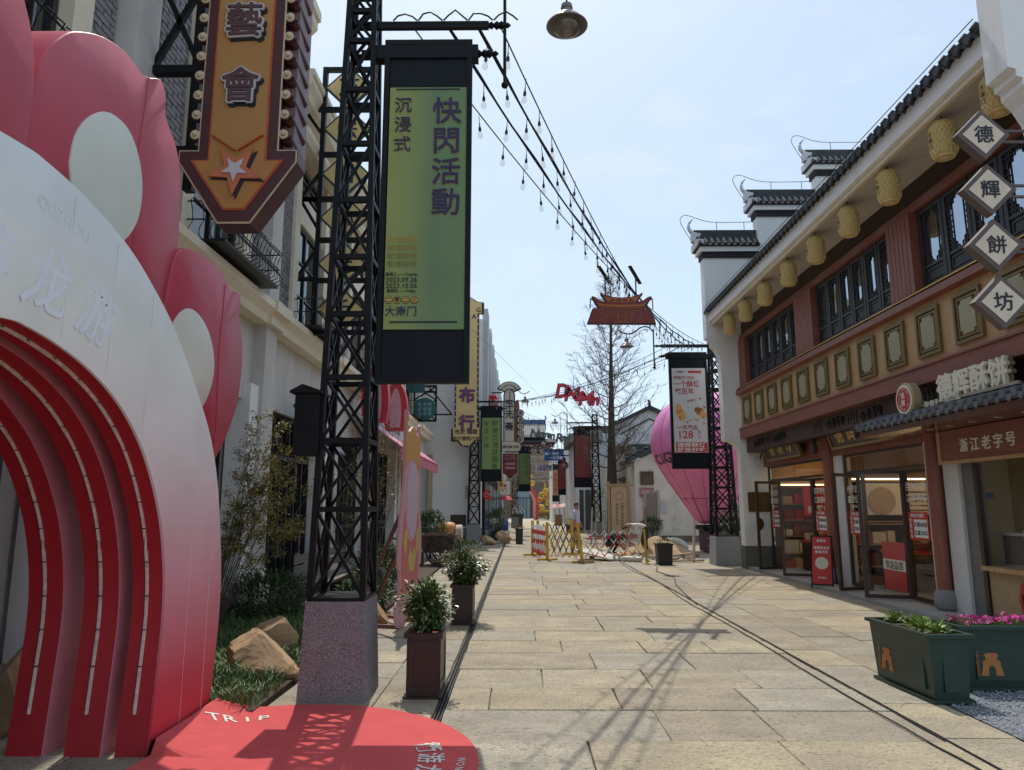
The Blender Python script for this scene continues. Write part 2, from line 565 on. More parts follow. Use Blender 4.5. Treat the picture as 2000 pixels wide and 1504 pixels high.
# ---------------------------------------------------------------- ground, street, pavements
S('ground', MB().quad((-900, -300, -.08), (900, -300, -.08), (900, 1500, -.08), (-900, 1500, -.08)), M('ground_grey', (.27, .25, .22), .95, var=.15, s=.8, bump=.3), kind='structure', loc=(0, 0, 0))

def slab_mb(rg, x0, x1, y0, y1, gap=.0045, zj=.004):
    """one paving slab with worn, slightly uneven edges"""
    x0 += gap; x1 -= gap; y0 += gap; y1 -= gap
    j = lambda a=.006: rg.uniform(-a, a)
    sk = rg.uniform(-.035, .035)
    n = max(2, int((x1 - x0) / .3)); k = max(2, int((y1 - y0) / .3))
    out = [(lerp(x0, x1, i / n), y0, 0) for i in range(n)] + [(x1, lerp(y0, y1, i / k), 1) for i in range(k)] + [(lerp(x1, x0, i / n), y1, 0) for i in range(n)] + [(x0, lerp(y1, y0, i / k), 1) for i in range(k)]
    out = [(x + j(), y + j(.004)) for x, y, s in out]
    z = rg.uniform(-zj, zj)
    cx, cy = (x0 + x1) / 2, (y0 + y1) / 2
    m = len(out)
    c = .005
    inn = [(x - math.copysign(c, x - cx), y - math.copysign(c, y - cy)) for x, y in out]
    vs = [(x, y, -.05) for x, y in out] + [(x, y, z - .007) for x, y in out] + [(x, y, z) for x, y in inn]
    fs = [(i, (i + 1) % m, m + (i + 1) % m, m + i) for i in range(m)] + [(m + i, m + (i + 1) % m, 2 * m + (i + 1) % m, 2 * m + i) for i in range(m)] + [tuple(2 * m + i for i in range(m))]
    return MB().add(vs, fs)

def pave(parent, rects, seed, w=(.45, .2, .2, .15)):
    rg = random.Random(seed)
    for (x0, x1, y0, y1) in rects:
        mt = rg.choices(STONE, w)[0]
        o = bpy.data.objects.new('slab', slab_mb(rg, x0, x1, y0, y1).mesh('slab', mt))
        COL.objects.link(o)
        o.parent = parent

XL, XR = -.62, 2.94
street = S('street', MB().quad((XL, -3, -.03), (XR, -3, -.03), (XR, 47, -.03), (XL, 47, -.03)), GROUT, kind='structure', loc=(0, 0, 0))
rg = random.Random(4)
ys = [2.6, 3.3, 3.95, 4.62, 5.3, 6.05, 6.75, 7.5, 8.3, 9.0, 9.7]
while ys[-1] < 47:
    ys.append(ys[-1] + rg.uniform(.6, .8))
rects = []
for y0, y1 in zip(ys, ys[1:]):
    xs = [XL + .016]
    if abs(y0 - 6.05) < .01:
        xs += [-.25, .82, 1.9]
    else:
        while xs[-1] < XR - 1.9:
            xs.append(xs[-1] + rg.uniform(.75, 1.75))
        if XR - xs[-1] > 1.3:
            xs.append(lerp(xs[-1], XR, rg.uniform(.4, .6)))
    xs.append(XR - .006)
    rects += [(a, b, y0, y1) for a, b in zip(xs, xs[1:])]
pave(street, rects, 11)
far = S('far_street', MB().quad((-6, 47, -.02), (9, 47, -.02), (9, 140, -.02), (-6, 140, -.02)), M('far_paving', (.43, .38, .29), .85, var=.16, s=1.4, bump=.3, bs=14, grain=.12), kind='structure', loc=(0, 0, 0))

# pavement on the shop side
pr = S('shop_pavement', MB().quad((XR + .04, -3, -.03), (9, -3, -.03), (9, 47, -.03), (XR + .04, 47, -.03)), GROUT, kind='structure', loc=(0, 0, 0))
rg = random.Random(9)
rects = []
for xa, xb, l0, l1 in ((XR + .026, 3.48, .8, 1.5), (3.48, 4.1, .9, 1.7)):
    y = 3.2 if xa < 3.2 else 7.2
    while y < 30:
        y2 = y + rg.uniform(l0, l1)
        rects.append((xa, xb, y, y2)); y = y2
y = 7.2
while y < 44:
    y2 = y + rg.uniform(.55, .75)
    xe = 5.86 if y < 19 else 9.
    x = 4.1 if y < 30 else XR + .05
    while x < xe - .3:
        x2 = x + rg.uniform(.9, 1.6)
        if xe - x2 < .5: x2 = xe
        rects.append((x, min(x2, xe), y, y2)); x = x2
    y = y2
pave(pr, rects, 12, (.35, .35, .1, .2))
# gravel patch in front of the kiosk
rg = random.Random(3)
mb = MB()
for i in range(9000):
    x, y = rg.uniform(3.5, 6.6), rg.uniform(3.4, 7.15)
    r = rg.uniform(.006, .014)
    z = rg.uniform(0, .008)
    q = rg.uniform(0, 6)
    a, b = r * cos(q), r * sin(q)
    mb.add([(x + a, y + b, z), (x - b, y + a, z), (x - a, y - b, z), (x + b, y - a, z), (x + rg.uniform(-.3, .3) * r, y, z + r * rg.uniform(.6, 1.1))], [(0, 1, 4), (1, 2, 4), (2, 3, 4), (3, 0, 4)])
S('gravel_bed', MB().quad((3.5, -3, -.008), (9, -3, -.008), (9, 7.18, -.008), (3.5, 7.18, -.008)), M('gravel_base', (.19, .2, .215), .95, var=.3, s=30, bump=1., bs=120), kind='structure', loc=(0, 0, 0))
S('gravel', mb, M('gravel_stone', (.30, .315, .34), .9, var=.55, s=60), 'loose grey gravel around the green planter boxes', 'gravel', kind='stuff', loc=(0, 0, 0))

# pavement on the garden side
pl = S('garden_pavement', MB().quad((-6, -3, -.03), (XL - .04, -3, -.03), (XL - .04, 47, -.03), (-6, 47, -.03)), GROUT, kind='structure', loc=(0, 0, 0))
rg = random.Random(21)
rects = []
y = 2.8
while y < 33:
    y2 = y + rg.uniform(.8, 1.3); rects.append((-1.2, XL - .06, y, y2)); y = y2
y = 2.8
while y < 33:
    y2 = y + rg.uniform(.6, .85)
    if y < 5.2: xs = [-3.6, -2.9, -2.1, -1.2]
    elif y < 19: xs = [-2.05, -1.2]
    else: xs = [-3.4, -2.2, -1.2]
    rects += [(a, b, y, y2) for a, b in zip(xs, xs[1:])]
    y = y2
pave(pl, rects, 13, (.25, .5, .05, .2))

# slotted drain channels
STEEL_D = M('drain_steel', (.07, .065, .06), .5, met=.5, var=.3, s=12)
for nm, x in (('drain_channel', XL - .015), ('drain_channel', XR + .012)):
    d = T(nm, 'black double slotted drain line beside the planters' if x < 0 else 'black slotted drain line along the shop pavement', 'drain', (x, 3, 0))
    hw_ = .03 if x < 0 else .009
    d.p('channel', MB().quad((x - hw_, 2.6, -.018), (x + hw_, 2.6, -.018), (x + hw_, 44, -.018), (x - hw_, 44, -.018)), M('drain_black', (.006, .006, .006), .9))
    for dx in ((-.026, 0, .026) if x < 0 else (-.012, .012)):
        d.p('rail', MB().box(x + dx - .004, x + dx + .004, 2.6, 44, -.017, .001), STEEL_D)
# loose cable lying by the drain
rg = random.Random(5)
pts = [(2.93, 22.6, .012)]
y = 22
while y > 4:
    pts.append((2.86 + .05 * sin(y * .9) + .1 * math.exp(-((y - 8.2) / 2.2) ** 2) * -1 + rg.uniform(-.01, .01), y, .012)); y -= .35
S('power_cable', MB().tube(pts, .006, 6), CABLE, 'thin black cable lying loose along the slotted drain', 'cable')
pts = [(3.75, 20.6, .01), (3.62, 19.4, .01), (3.35, 18.2, .01), (3.5, 16.8, .01), (3.2, 15.2, .01), (3.02, 13.6, .01), (2.9, 12.2, .01)]
S('power_cable', MB().tube(pts, .01, 6), CABLE, 'thin black cable winding from the black planter box to the drain', 'cable')
# ---------------------------------------------------------------- inflatable entrance arch and its round mat
YC = 3.3
def mirror(pts):
    return pts + [(2 * YC - y, z) for y, z in reversed(pts)]
inner = [(4.93, 0), (4.98, .55), (5.0, .85), (4.97, 1.15), (4.88, 1.45), (4.76, 1.68), (4.6, 1.9), (4.4, 2.09), (4.15, 2.25), (3.85, 2.37), (3.55, 2.44), (3.32, 2.47)]
outer = [(5.82, 0), (5.9, .5), (5.92, .9), (5.87, 1.25), (5.75, 1.7), (5.58, 2.06), (5.33, 2.36), (4.88, 2.78), (4.5, 3.02), (4.15, 3.18), (3.7, 3.29), (3.32, 3.33)]
def fine(p, k=4):
    """Catmull-Rom refinement"""
    q = []
    for i in range(len(p) - 1):
        a, b, c, d = p[max(i - 1, 0)], p[i], p[i + 1], p[min(i + 2, len(p) - 1)]
        for j in range(k):
            t = j / k
            q.append(tuple(.5 * (2 * b[m] + (c[m] - a[m]) * t + (2 * a[m] - 5 * b[m] + 4 * c[m] - d[m]) * t * t + (3 * b[m] - a[m] - 3 * c[m] + d[m]) * t ** 3) for m in (0, 1)))
    return q + [p[-1]]
A, B = mirror(fine(inner)), mirror(fine(outer))
arch = T('entrance_arch', 'inflatable pink and red petal shaped entrance arch with white ovals', 'arch', (-2.8, YC, 0))
ARCH_F = gradient('arch_front_print', [(0, (.56, .025, .045)), (.12, (.58, .06, .09)), (.36, (.74, .36, .4)), (.6, (.83, .72, .7)), (.8, (.82, .82, .76)), (1, (.78, .82, .86))], 2, 0, 3.3, r=.5, bump=.25, bs=3)
ARCH_R = M('arch_red_fabric', (.42, .012, .022), .5, var=.1, s=2.5, bump=.3, bs=5)
ARCH_P = gradient('arch_petal_fabric', [(0, (.44, .022, .05)), (.5, (.48, .05, .085)), (1, (.52, .115, .16))], 2, 1.9, 4.6, r=.45, bump=.35, bs=4)
OVAL = gradient('arch_oval_print', [(0, (.66, .4, .4)), (.2, (.7, .64, .54)), (.6, (.66, .68, .6)), (1, (.66, .68, .62))], 2, 2.2, 4., r=.5, bump=.2, bs=3)
def puff(A, B, x0, x1, amp):
    """strip between two curves, bulging out towards x0"""
    m, n = 7, len(A)
    vs, fs = [], []
    for i in range(n):
        for k in range(m):
            t = k / (m - 1)
            e = 1 - (2 * t - 1) ** 4
            vs.append((x0 + amp * e, lerp(A[i][0], B[i][0], t), lerp(A[i][1], B[i][1], t)))
        vs.append((x1, B[i][0], B[i][1])); vs.append((x1, A[i][0], A[i][1]))
    m += 2
    for i in range(n - 1):
        for k in range(m):
            k2 = (k + 1) % m
            fs.append((i * m + k, i * m + k2, (i + 1) * m + k2, (i + 1) * m + k))
    fs += [tuple(range(m)), tuple((n - 1) * m + k for k in range(m))]
    b = MB(); b.add(vs, fs, False)
    b.sm = [(i % m) < 6 and i < (n - 1) * m for i in range(len(fs))]
    return b
arch.p('front_band', puff(A, B, -2.40, -2.418, .012), ARCH_F)
def offset_in(P, d):
    return [(YC + (y - YC) * (1 - d / 1.7), z * (1 - d / 2.5) if z > .3 else z) for y, z in P]
OUT2 = [(YC + (y - YC) * 1.2, z * 1.17) for y, z in A]
for i, x in enumerate((-2.42, -2.72, -3.10)):
    w = .20 if i == 0 else .23
    r = arch.p('rib', MB().band(A, OUT2, 'x', x - (0 if i else .001), x - w), ARCH_R)
    st = [(x - w * .5, y * 1 + (YC - y) * .004, z - .006 if z > 2 else z) for y, z in A if z > .18]
    arch.p('light_strip', MB().tube(st, .011, 5), M('led_strip', (.62, .53, .46), .6, var=.3, s=30), r)
    clips = MB()
    for k in range(2, len(st) - 2, 3):
        p = st[k]
        clips.box(p[0] - .012, p[0] + .012, p[1] - .013, p[1] + .006, p[2] - .003, p[2] + .003)
    arch.p('clip', clips, BLACK, r, kind='stuff')
# pink front faces of the two deeper ribs, seen through the open gaps
SKIN = M('arch_pink_skin', (.56, .2, .24), .5, var=.12, s=3, bump=.2, bs=5)
A2 = [(YC + (y - YC) * 1.004, z * 1.003) for y, z in A]
for x in (-2.72, -3.10):
    arch.p('rib_face', MB().band(A2, OUT2, 'x', x + .012, x + .001), SKIN)
def petal(pts, x0, x1, amp, mt, name='petal'):
    """a bulged closed outline"""
    p = fine(pts + [pts[0]], 3)[:-1]
    cy = sum(q[0] for q in p) / len(p); cz = sum(q[1] for q in p) / len(p)
    n = len(p)
    b = MB(); vs, fs = [], []
    rings = [(1, x1), (1, x0 - .01), (.994, x0), (.985, x0 + amp * .12), (.3, x0 + amp * .12)]
    for s, x in rings:
        vs += [(x, cy + (q[0] - cy) * s, cz + (q[1] - cz) * s) for q in p]
    for k in range(len(rings) - 1):
        fs += [(k * n + i, k * n + (i + 1) % n, (k + 1) * n + (i + 1) % n, (k + 1) * n + i) for i in range(n)]
    fs.append(tuple(4 * n + i for i in range(n)))
    fs.append(tuple(range(n)))
    b.add(vs, fs); b.sm = [i < n for i in range(len(fs))]
    return b
p2 = [(3.33, 3.1), (3.31, 3.6), (3.36, 3.9), (3.5, 4.13), (3.63, 4.24), (3.83, 4.35), (4.06, 4.41), (4.3, 4.40), (4.5, 4.5), (4.58, 4.42), (4.61, 4.28), (4.78, 4.15), (4.88, 3.95), (4.92, 3.55), (4.9, 3.3), (4.7, 2.85), (4.2, 2.9)]
p3 = [(4.75, 2.8), (4.85, 3.3), (4.95, 3.44), (5.1, 3.49), (5.39, 3.52), (5.65, 3.5), (5.84, 3.42), (6.06, 3.43), (6.06, 3.25), (6.17, 3.03), (6.2, 2.8), (6.15, 2.49), (5.97, 2.18), (5.7, 1.92), (5.5, 2.0), (5.1, 2.4)]
o2 = [(3.64, 3.45), (3.66, 3.62), (3.75, 3.78), (3.9, 3.91), (4.06, 3.95), (4.2, 3.92), (4.32, 3.8), (4.38, 3.62), (4.35, 3.4), (4.22, 3.22), (4.05, 3.1), (3.85, 3.15), (3.7, 3.28)]
o3 = [(4.84, 2.72), (4.9, 2.88), (5.02, 3.0), (5.16, 3.05), (5.34, 3.02), (5.5, 2.92), (5.6, 2.76), (5.6, 2.58), (5.5, 2.4), (5.36, 2.3), (5.15, 2.3), (4.95, 2.5)]
mir = lambda P: [(2 * YC - y, z) for y, z in P]
for P, O, x in ((p2, o2, -2.47), (p3, o3, -2.455), (mir(p2), mir(o2), -2.44), (mir(p3), mir(o3), -2.455)):
    pe = arch.p('petal', petal(P, x, x - .5, .03, None), ARCH_P)
    arch.p('oval', petal(O, x + .012, x - .02, .012, None), OVAL, pe)
# stitched seams of the inflatable
SEAMR = M('arch_seam', (.66, .58, .58), .7)
nA = len(A) // 2
def cross(C, y):
    for (ya, za), (yb, zb) in zip(C, C[1:]):
        if ya >= y > yb: return lerp(za, zb, (ya - y) / (ya - yb))
for y, z0_ in ((3.62, None), (4.05, None), (4.5, None), (5.32, .02), (5.66, .02)):
    z0_ = cross([q for q in A[:48] if q[1] > .9], y) if z0_ is None else z0_
    z1_ = cross([q for q in B[:48] if q[1] > .95], y)
    if z0_ is not None and z1_ is not None:
        arch.p('seam', MB().tube([(-2.3885, y, lerp(z0_ + .04, z1_ - .06, q / 8)) for q in range(9)], .0016, 4), SEAMR)
for P, x in ((p2, -2.47), (p3, -2.455)):
    cy = sum(q[0] for q in P) / len(P); cz = sum(q[1] for q in P) / len(P)
    for y in (cy + .12,):
        zs = [q[1] for q in P if abs(q[0] - y) < .25]
        z0_, z1_ = min(zs) + .12, max(zs) - .08
        arch.p('seam', MB().tube([(x + .005, y + .02 * sin(q), lerp(z0_, z1_, q / 8)) for q in range(9)], .0025, 4), M('petal_seam', (.36, .035, .06), .7))
mb = MB()
for i, ch in enumerate('衢游龙游'):
    y = 2.6 + .44 * i
    text(mb, ch, .36, (-2.3875, y, 2.98 - .16 * (y - YC) ** 2 - .25), 'E', bold=.012, depth=0, roll=-.28 * (y - YC), shear=.15)
arch.p('lettering', mb, M('arch_white_letters', (.82, .83, .9), .6, var=.04))
mb = MB()
text(mb, 'QUZHOU', .1, (-2.3875, 3.55, 3.08), 'E', bold=.02, depth=0, roll=-.1)
arch.p('lettering', mb, M('arch_faint_letters', (.79, .825, .85), .6), kind='stuff')

# round red mat
MAT_R = M('red_mat_pile', (.60, .085, .085), .95, var=.08, s=6, bump=.5, bs=220, grain=.1)
mc, mr_ = (-1.62, 4.78), 1.36
mat = T('round_mat', 'round red carpet mat with white lettering before the inflatable arch', 'mat', (mc[0], mc[1], 0))
n = 96
def mat_z(x, y):
    """edge curls up against the foot of the arch"""
    k = max(0, (-2.05 - x) / .33)
    return .014 + (.10 * min(k, 1) ** 1.5 if y > 4.9 else .014 * min(k, 1)) + .01 * max(0, sin(x * 9 + y * 5)) * min(k, 1)
vs, fs = [], []
RR = (0, .2, .4, .55, .66, .74, .8, .85, .9, .95, 1.)
for j, rr in enumerate(RR):
    for i in range(n):
        t = 2 * pi * i / n
        x, y = mc[0] + mr_ * rr * cos(t), mc[1] + mr_ * rr * sin(t)
        x = max(x, -2.37)
        vs.append((x, y, mat_z(x, y)))
for j in range(10):
    for i in range(n):
        fs.append((j * n + i, j * n + (i + 1) % n, (j + 1) * n + (i + 1) % n, (j + 1) * n + i))
o = len(vs)
vs += [(vs[10 * n + i][0], vs[10 * n + i][1], .002) for i in range(n)]
fs += [(10 * n + i, 10 * n + (i + 1) % n, o + (i + 1) % n, o + i) for i in range(n)]
mat.p('carpet', MB().add(vs, fs, False), MAT_R)
mb = MB()
def around(mb, s, size, rad, a0, step, bold=.02, flip=False):
    for i, ch in enumerate(s):
        a = a0 + step * i
        x, y = mc[0] + rad * cos(a), mc[1] + rad * sin(a)
        if ch == ' ' or x < -2.36: continue
        text(mb, ch, size, (x, y, mat_z(x, y) + .004), 'U', bold=bold, depth=0, roll=a - pi / 2 + (pi if flip else 0))
around(mb, '衢游龙游', .185, 1.06, .30, -.2, .045)
around(mb, 'WONDERFUL TRIP', .075, 1.25, .06, -.062, .02)
around(mb, 'WONDERFUL TRIP', .17, 1.02, 3.42, -.118, .04)
mb.v = [(x, y, mat_z(x, y) + .005) for x, y, z in mb.v]
mat.p('lettering', mb, M('mat_white', (.72, .66, .6), .9, var=.05))
# ---------------------------------------------------------------- lattice steel towers with banners and lamps
def lamp_shape(t, par, x, y, z):
    """street lamp bell: cap, shade and glass bowl hanging below z"""
    l = t.p('lamp', MB().lathe([(.02, .0), (.055, -.01), (.06, -.05), (.05, -.06), (.06, -.1), (.1, -.13), (.145, -.17), (.16, -.2), (.205, -.235), (.207, -.245), (.19, -.24), (.14, -.205), (.1, -.15), (.01, -.12)], 28, (x, y, z), cap=False), M('lamp_enamel', (.2, .19, .175), .45, met=.3, var=.1), par)
    t.p('bowl', MB().lathe([(.135, -.215), (.133, -.25), (.115, -.30), (.08, -.335), (.035, -.35), (.001, -.352)], 24, (x, y, z), cap=False), BULB, l)
    return l

def tower(label, loc, side, banner, wid=1., hgt=1., detail=True, box=True, print_w=(.07, .82), name='lattice_tower', group=None, front=-1):
    """side=+1: banner to +X. local layout, base centred on loc"""
    t = T(name, label, 'lattice tower', loc, group)
    lx, ly, lz = loc
    P = lambda x, y, z: (lx + x * side * wid, ly + y * wid, lz + z * hgt)
    b0, b1 = .285 * wid, .255 * wid
    t.p('granite_base', MB().taper(lx - b0, lx + b0, ly - b0, ly + b0, 0, .80 * hgt, b0 - b1), GRANITE if detail and wid < 1.2 else GRANITE_L)
    t.p('base_plate', MB().box(lx - b1 * .96, lx + b1 * .96, ly - b1 * .96, ly + b1 * .96, .80 * hgt + .002, .83 * hgt), BLACK)
    z0, z1 = .83, 6.8
    hw = lambda z: lerp(.228, .118, (z - z0) / (z1 - z0))
    cs = [(-1, -1), (1, -1), (1, 1), (-1, 1)]
    for a, b in cs:
        t.p('leg', MB().bar(P(a * hw(z0), b * hw(z0), z0), P(a * hw(z1), b * hw(z1), z1), .05 * wid, .05 * wid, (0, 1, 0)), BLACK)
    lv = [.83, 1.57, 2.17, 2.74, 3.33, 3.88, 4.44, 5.02, 5.59, 6.12, 6.45, 6.78]
    join = MB()
    for i, z in enumerate(lv):
        for k in range(4):
            a, b = cs[k], cs[(k + 1) % 4]
            pieces = [(P(a[0] * hw(z), a[1] * hw(z), z), P(b[0] * hw(z), b[1] * hw(z), z), .046)] if i else []
            if i < len(lv) - 1:
                z2 = lv[i + 1]
                pieces += [(P(a[0] * hw(z), a[1] * hw(z), z), P(b[0] * hw(z2), b[1] * hw(z2), z2), .026), (P(b[0] * hw(z) * .985, b[1] * hw(z) * .985, z), P(a[0] * hw(z2) * .985, a[1] * hw(z2) * .985, z2), .026)]
            for p, q, w in pieces:
                if detail:
                    t.p('brace', MB().bar(p, q, w * wid, w * wid), BLACK)
                else:
                    join.bar(p, q, w * wid, w * wid)
    if not detail:
        t.p('lattice', join, BLACK, kind='stuff')
    # arms, end rod, gooseneck lamp
    ya = -.06
    for z, xe in ((6.33, 1.26), (6.02, 1.14)):
        a = t.p('arm', MB().bar(P(0, ya, z), P(xe, ya, z), .05 * wid, .07 * wid), BLACK)
        t.p('finial', MB().lathe([(.025, 0), (.04, .03), (.02, .05), (.045, .08), (.03, .1), (.045, .13), (.02, .16), (.03, .19), (.005, .22)] if side > 0 else [(.025, 0), (.04, -.03), (.02, -.05), (.045, -.08), (.03, -.1), (.045, -.13), (.02, -.16), (.03, -.19), (.005, -.22)], 10, P(xe, ya, z), ax='x'), BLACK, a)
    rx = 1.42
    rod = t.p('end_rod', MB().tube([P(rx, ya, 5.69), P(rx, ya, 6.78)], .016 * wid, 8), BLACK)
    t.p('knob', MB().ball(P(rx, ya, 5.68), .035 * wid), BLACK, rod)
    g = [(rx, 6.74), (rx + .03, 6.82), (rx + .1, 6.9), (rx + .2, 6.93), (rx + .3, 6.89), (rx + .38, 6.8), (rx + .47, 6.72), (rx + .58, 6.70), (rx + .7, 6.73), (rx + .8, 6.82)]
    gn = t.p('gooseneck', MB().tube([P(x, ya, z) for x, z in g], .016 * wid, 8), BLACK)
    sp = [(rx + .16 + .06 * (1 - k / 14) * cos(k * .55), 6.80 + .06 * (1 - k / 14) * sin(k * .55)) for k in range(14)]
    t.p('scroll', MB().tube([P(x, ya, z) for x, z in sp], .009 * wid, 6), BLACK, gn)
    t.p('hanger', MB().tube([P(rx + .62, ya, 6.7), P(rx + .62, ya, 6.55)], .01 * wid, 6), BLACK, gn)
    c = P(rx + .62, ya, 6.56)
    lamp_shape(t, None, c[0], c[1], c[2])
    # banner box
    bx0, bx1, bz0, bz1 = .25, 1.10, 2.70, 6.12
    q0, q1 = P(bx0, 0, bz0), P(bx1, 0, bz1)
    x0, x1 = min(q0[0], q1[0]), max(q0[0], q1[0])
    yb0, yb1 = ly - .13 * wid, ly - .03 * wid
    bn = t.p('banner', MB().box(x0, x1, yb0 + .012, yb1, q0[2], q1[2]), NAVY)
    t.p('rim', MB().frame(x0 - .004, x1 + .004, q0[2] - .004, q1[2] + .004, .05 * wid, 'y', yb0 - .012, yb0 + .008), BLACK, bn)
    t.p('cross_bar', MB().bar(P(bx0 - .1, -.08, bz1 - .12), P(bx1 + .06, -.08, bz1 - .12), .12 * wid, .14 * hgt), BLACK, bn)
    if box:
        bb = t.p('control_box', MB().box(lx - .31 * side - .11, lx - .31 * side + .11, ly - .28, ly - .02, 2.04, 2.58), BLACK)
        t.p('lid', MB().prism([(lx - .31 * side - .15, 2.582), (lx - .31 * side + .13, 2.582), (lx - .31 * side + .13, 2.60), (lx - .31 * side - .04, 2.66), (lx - .31 * side - .15, 2.60)], 'y', ly - .32, ly + .0), BLACK, bb)
    banner(t, bn, x0, x1, q0[2], q1[2], yb0 - .004)
    return t

def green_banner(t, bn, x0, x1, z0, z1, y):
    w, h = x1 - x0, z1 - z0
    a, b = x0 + .07 * w, x1 - .05 * w
    p0, p1 = z0 + .145 * h, z0 + .852 * h
    pr = t.p('print', MB().box(a, b, y, y + .02, p0, p1), gradient('green_print_fabric', [(0, (.29, .35, .10)), (.25, (.27, .33, .11)), (.6, (.155, .25, .12)), (1, (.16, .265, .105))], 0, a - t.loc[0], b - t.loc[0], r=.6), bn)
    X = lambda u: a + (u - 765) / 152 * (b - a)
    Z = lambda v: p1 - (v - 160) / 478 * (p1 - p0)
    yy = y - .004
    t.p('rule', MB().box(X(777), X(903), yy - .002, yy, Z(165.5), Z(163)), INK, pr)
    t.p('rule', MB().box(X(777), X(903), yy - .002, yy, Z(626), Z(623)), INK, pr)
    for i, ch in enumerate('快閃活動'):
        c = t.p('character', outline(MB(), ch, .285, (X(878), yy - .006, Z(209 + 61.5 * i)), .006, 'S', depth=.002), PURPLE, pr)
        t.p('character_rim', outline(MB(), ch, .285, (X(878), yy, Z(209 + 61.5 * i)), .0105, 'S', depth=.002), M('gold_outline', (.45, .36, .1), .6), pr)
    for i, ch in enumerate('沉浸式'):
        t.p('character', outline(MB(), ch, .17, (X(792), yy - .006, Z(197 + 40 * i)), .002, 'S', depth=.002), PURPLE, pr)
        t.p('character_rim', outline(MB(), ch, .17, (X(792), yy, Z(197 + 40 * i)), .0055, 'S', depth=.002), MATS['gold_outline'], pr)
    for i in range(4):
        c = (.8, .42, .22, .1)[i]
        t.p('lettering', text(MB(), '敬请期待', .064, (X(797), yy, Z(467 + 15.7 * i)), 'S', bold=.01, depth=.002, sx=1.12), M('gold_fade_%d' % i, (lerp(.19, .52, c), lerp(.22, .36, c), .07), .6), pr, kind='stuff')
    for s, v, sz in (('星期二——Tuesday', 534.5, .036), ('2023.09.26', 544.5, .066), ('2023.10.06', 556, .066), ('星期五——Friday', 566, .036)):
        t.p('lettering', text(MB(), s, sz, (X(797), yy, Z(v)), 'S', bold=.01, depth=.002), INK, pr, kind='stuff')
    for i, ch in enumerate('二零二三'):
        u = 774 + 16 * i
        ci = t.p('roundel', MB().lathe([(.036, -.0), (.036, .003)], 20, (X(u), yy - .002, Z(583)), ax='y'), INK, pr)
        t.p('roundel', MB().lathe([(.031, -.0), (.031, .003)], 20, (X(u), yy - .004, Z(583)), ax='y'), M('roundel_gold', (.55, .37, .07), .6), pr)
        t.p('character', text(MB(), ch, .05, (X(u), yy - .006, Z(583)), 'S', bold=.01, depth=.002), INK, pr)
    t.p('lettering', text(MB(), '大南门', .1, (X(797), yy, Z(604)), 'S', bold=.02, depth=.002), PURPLE, pr)

def pastry_banner(t, bn, x0, x1, z0, z1, y):
    w, h = x1 - x0, z1 - z0
    a, b = x0 + .06 * w, x1 - .05 * w
    p0, p1 = z0 + .135 * h, z0 + .86 * h
    pr = t.p('print', MB().box(a, b, y, y + .02, p0, p1), M('white_poster', (.62, .61, .62), .55, var=.03), bn)
    yy = y - .004
    X = lambda u: a + u * (b - a)
    Z = lambda v: p1 - v * (p1 - p0)
    RI = M('poster_red_ink', (.45, .03, .025), .6)
    t.p('lettering', text(MB(), '三善蒸坊', .055, (X(.24), yy, Z(.045)), 'S', bold=.01, depth=.002), INK, pr, kind='stuff')
    t.p('tab', MB().box(X(.48), X(.88), yy - .002, yy, Z(.058), Z(.032)), RED, pr)
    t.p('lettering', text(MB(), '传始于1925', .115, (X(.35), yy, Z(.115)), 'S', bold=.01, depth=.002), RI, pr)
    t.p('lettering', text(MB(), '一个酥饼', .185, (X(.43), yy, Z(.19)), 'S', bold=.015, depth=.002), RI, pr)
    t.p('lettering', text(MB(), '卖百年', .185, (X(.36), yy, Z(.275)), 'S', bold=.015, depth=.002), RI, pr)
    rg = random.Random(8)
    OR = [M('pastry_orange', (.62, .25, .05), .7, var=.4, s=40), M('pastry_brown', (.3, .1, .03), .7, var=.4, s=40), M('pastry_gold', (.7, .38, .12), .7, var=.4, s=40)]
    def blob(cx, cz, r, mt, dy=0., n=11):
        pts = [(cx + r * rg.uniform(.75, 1.15) * cos(2 * pi * i / n), cz + r * rg.uniform(.75, 1.15) * sin(2 * pi * i / n)) for i in range(n)]
        t.p('pastry', MB().prism(pts, 'y', yy - .003 - dy, yy - dy), mt, pr)
    blob(X(.2), Z(.53), .13, OR[0]); blob(X(.26), Z(.57), .12, OR[2], .004); blob(X(.16), Z(.47), .1, OR[2], .004)
    blob(X(.8), Z(.52), .13, OR[0]); blob(X(.88), Z(.56), .11, OR[2], .004); blob(X(.72), Z(.50), .09, OR[1], .006)
    for i in range(26):
        blob(X(rg.uniform(.1, .95)), Z(rg.uniform(.36, .66)), rg.uniform(.01, .035), rg.choice(OR), .008, 6)
    t.p('lettering', text(MB(), '一天卖出', .15, (X(.4), yy, Z(.705)), 'S', bold=.012, depth=.002), RI, pr)
    t.p('lettering', text(MB(), '128', .3, (X(.36), yy, Z(.79)), 'S', bold=.025, depth=.002), RED, pr)
    t.p('lettering', vtext(MB(), '万个', .11, (X(.74), yy, Z(.765)), 'S', bold=.01, depth=.002), RI, pr)
    t.p('red_block', MB().box(X(.05), X(.97), yy - .002, yy, Z(.995), Z(.88)), RED, pr)
    t.p('lettering', text(MB(), '德辉酥饼', .135, (X(.5), yy - .004, Z(.91)), 'S', sx=1.5, depth=.002), WHITEP, pr)
    t.p('lettering', text(MB(), '就是好吃', .135, (X(.5), yy - .004, Z(.966)), 'S', sx=1.5, depth=.002), WHITEP, pr)

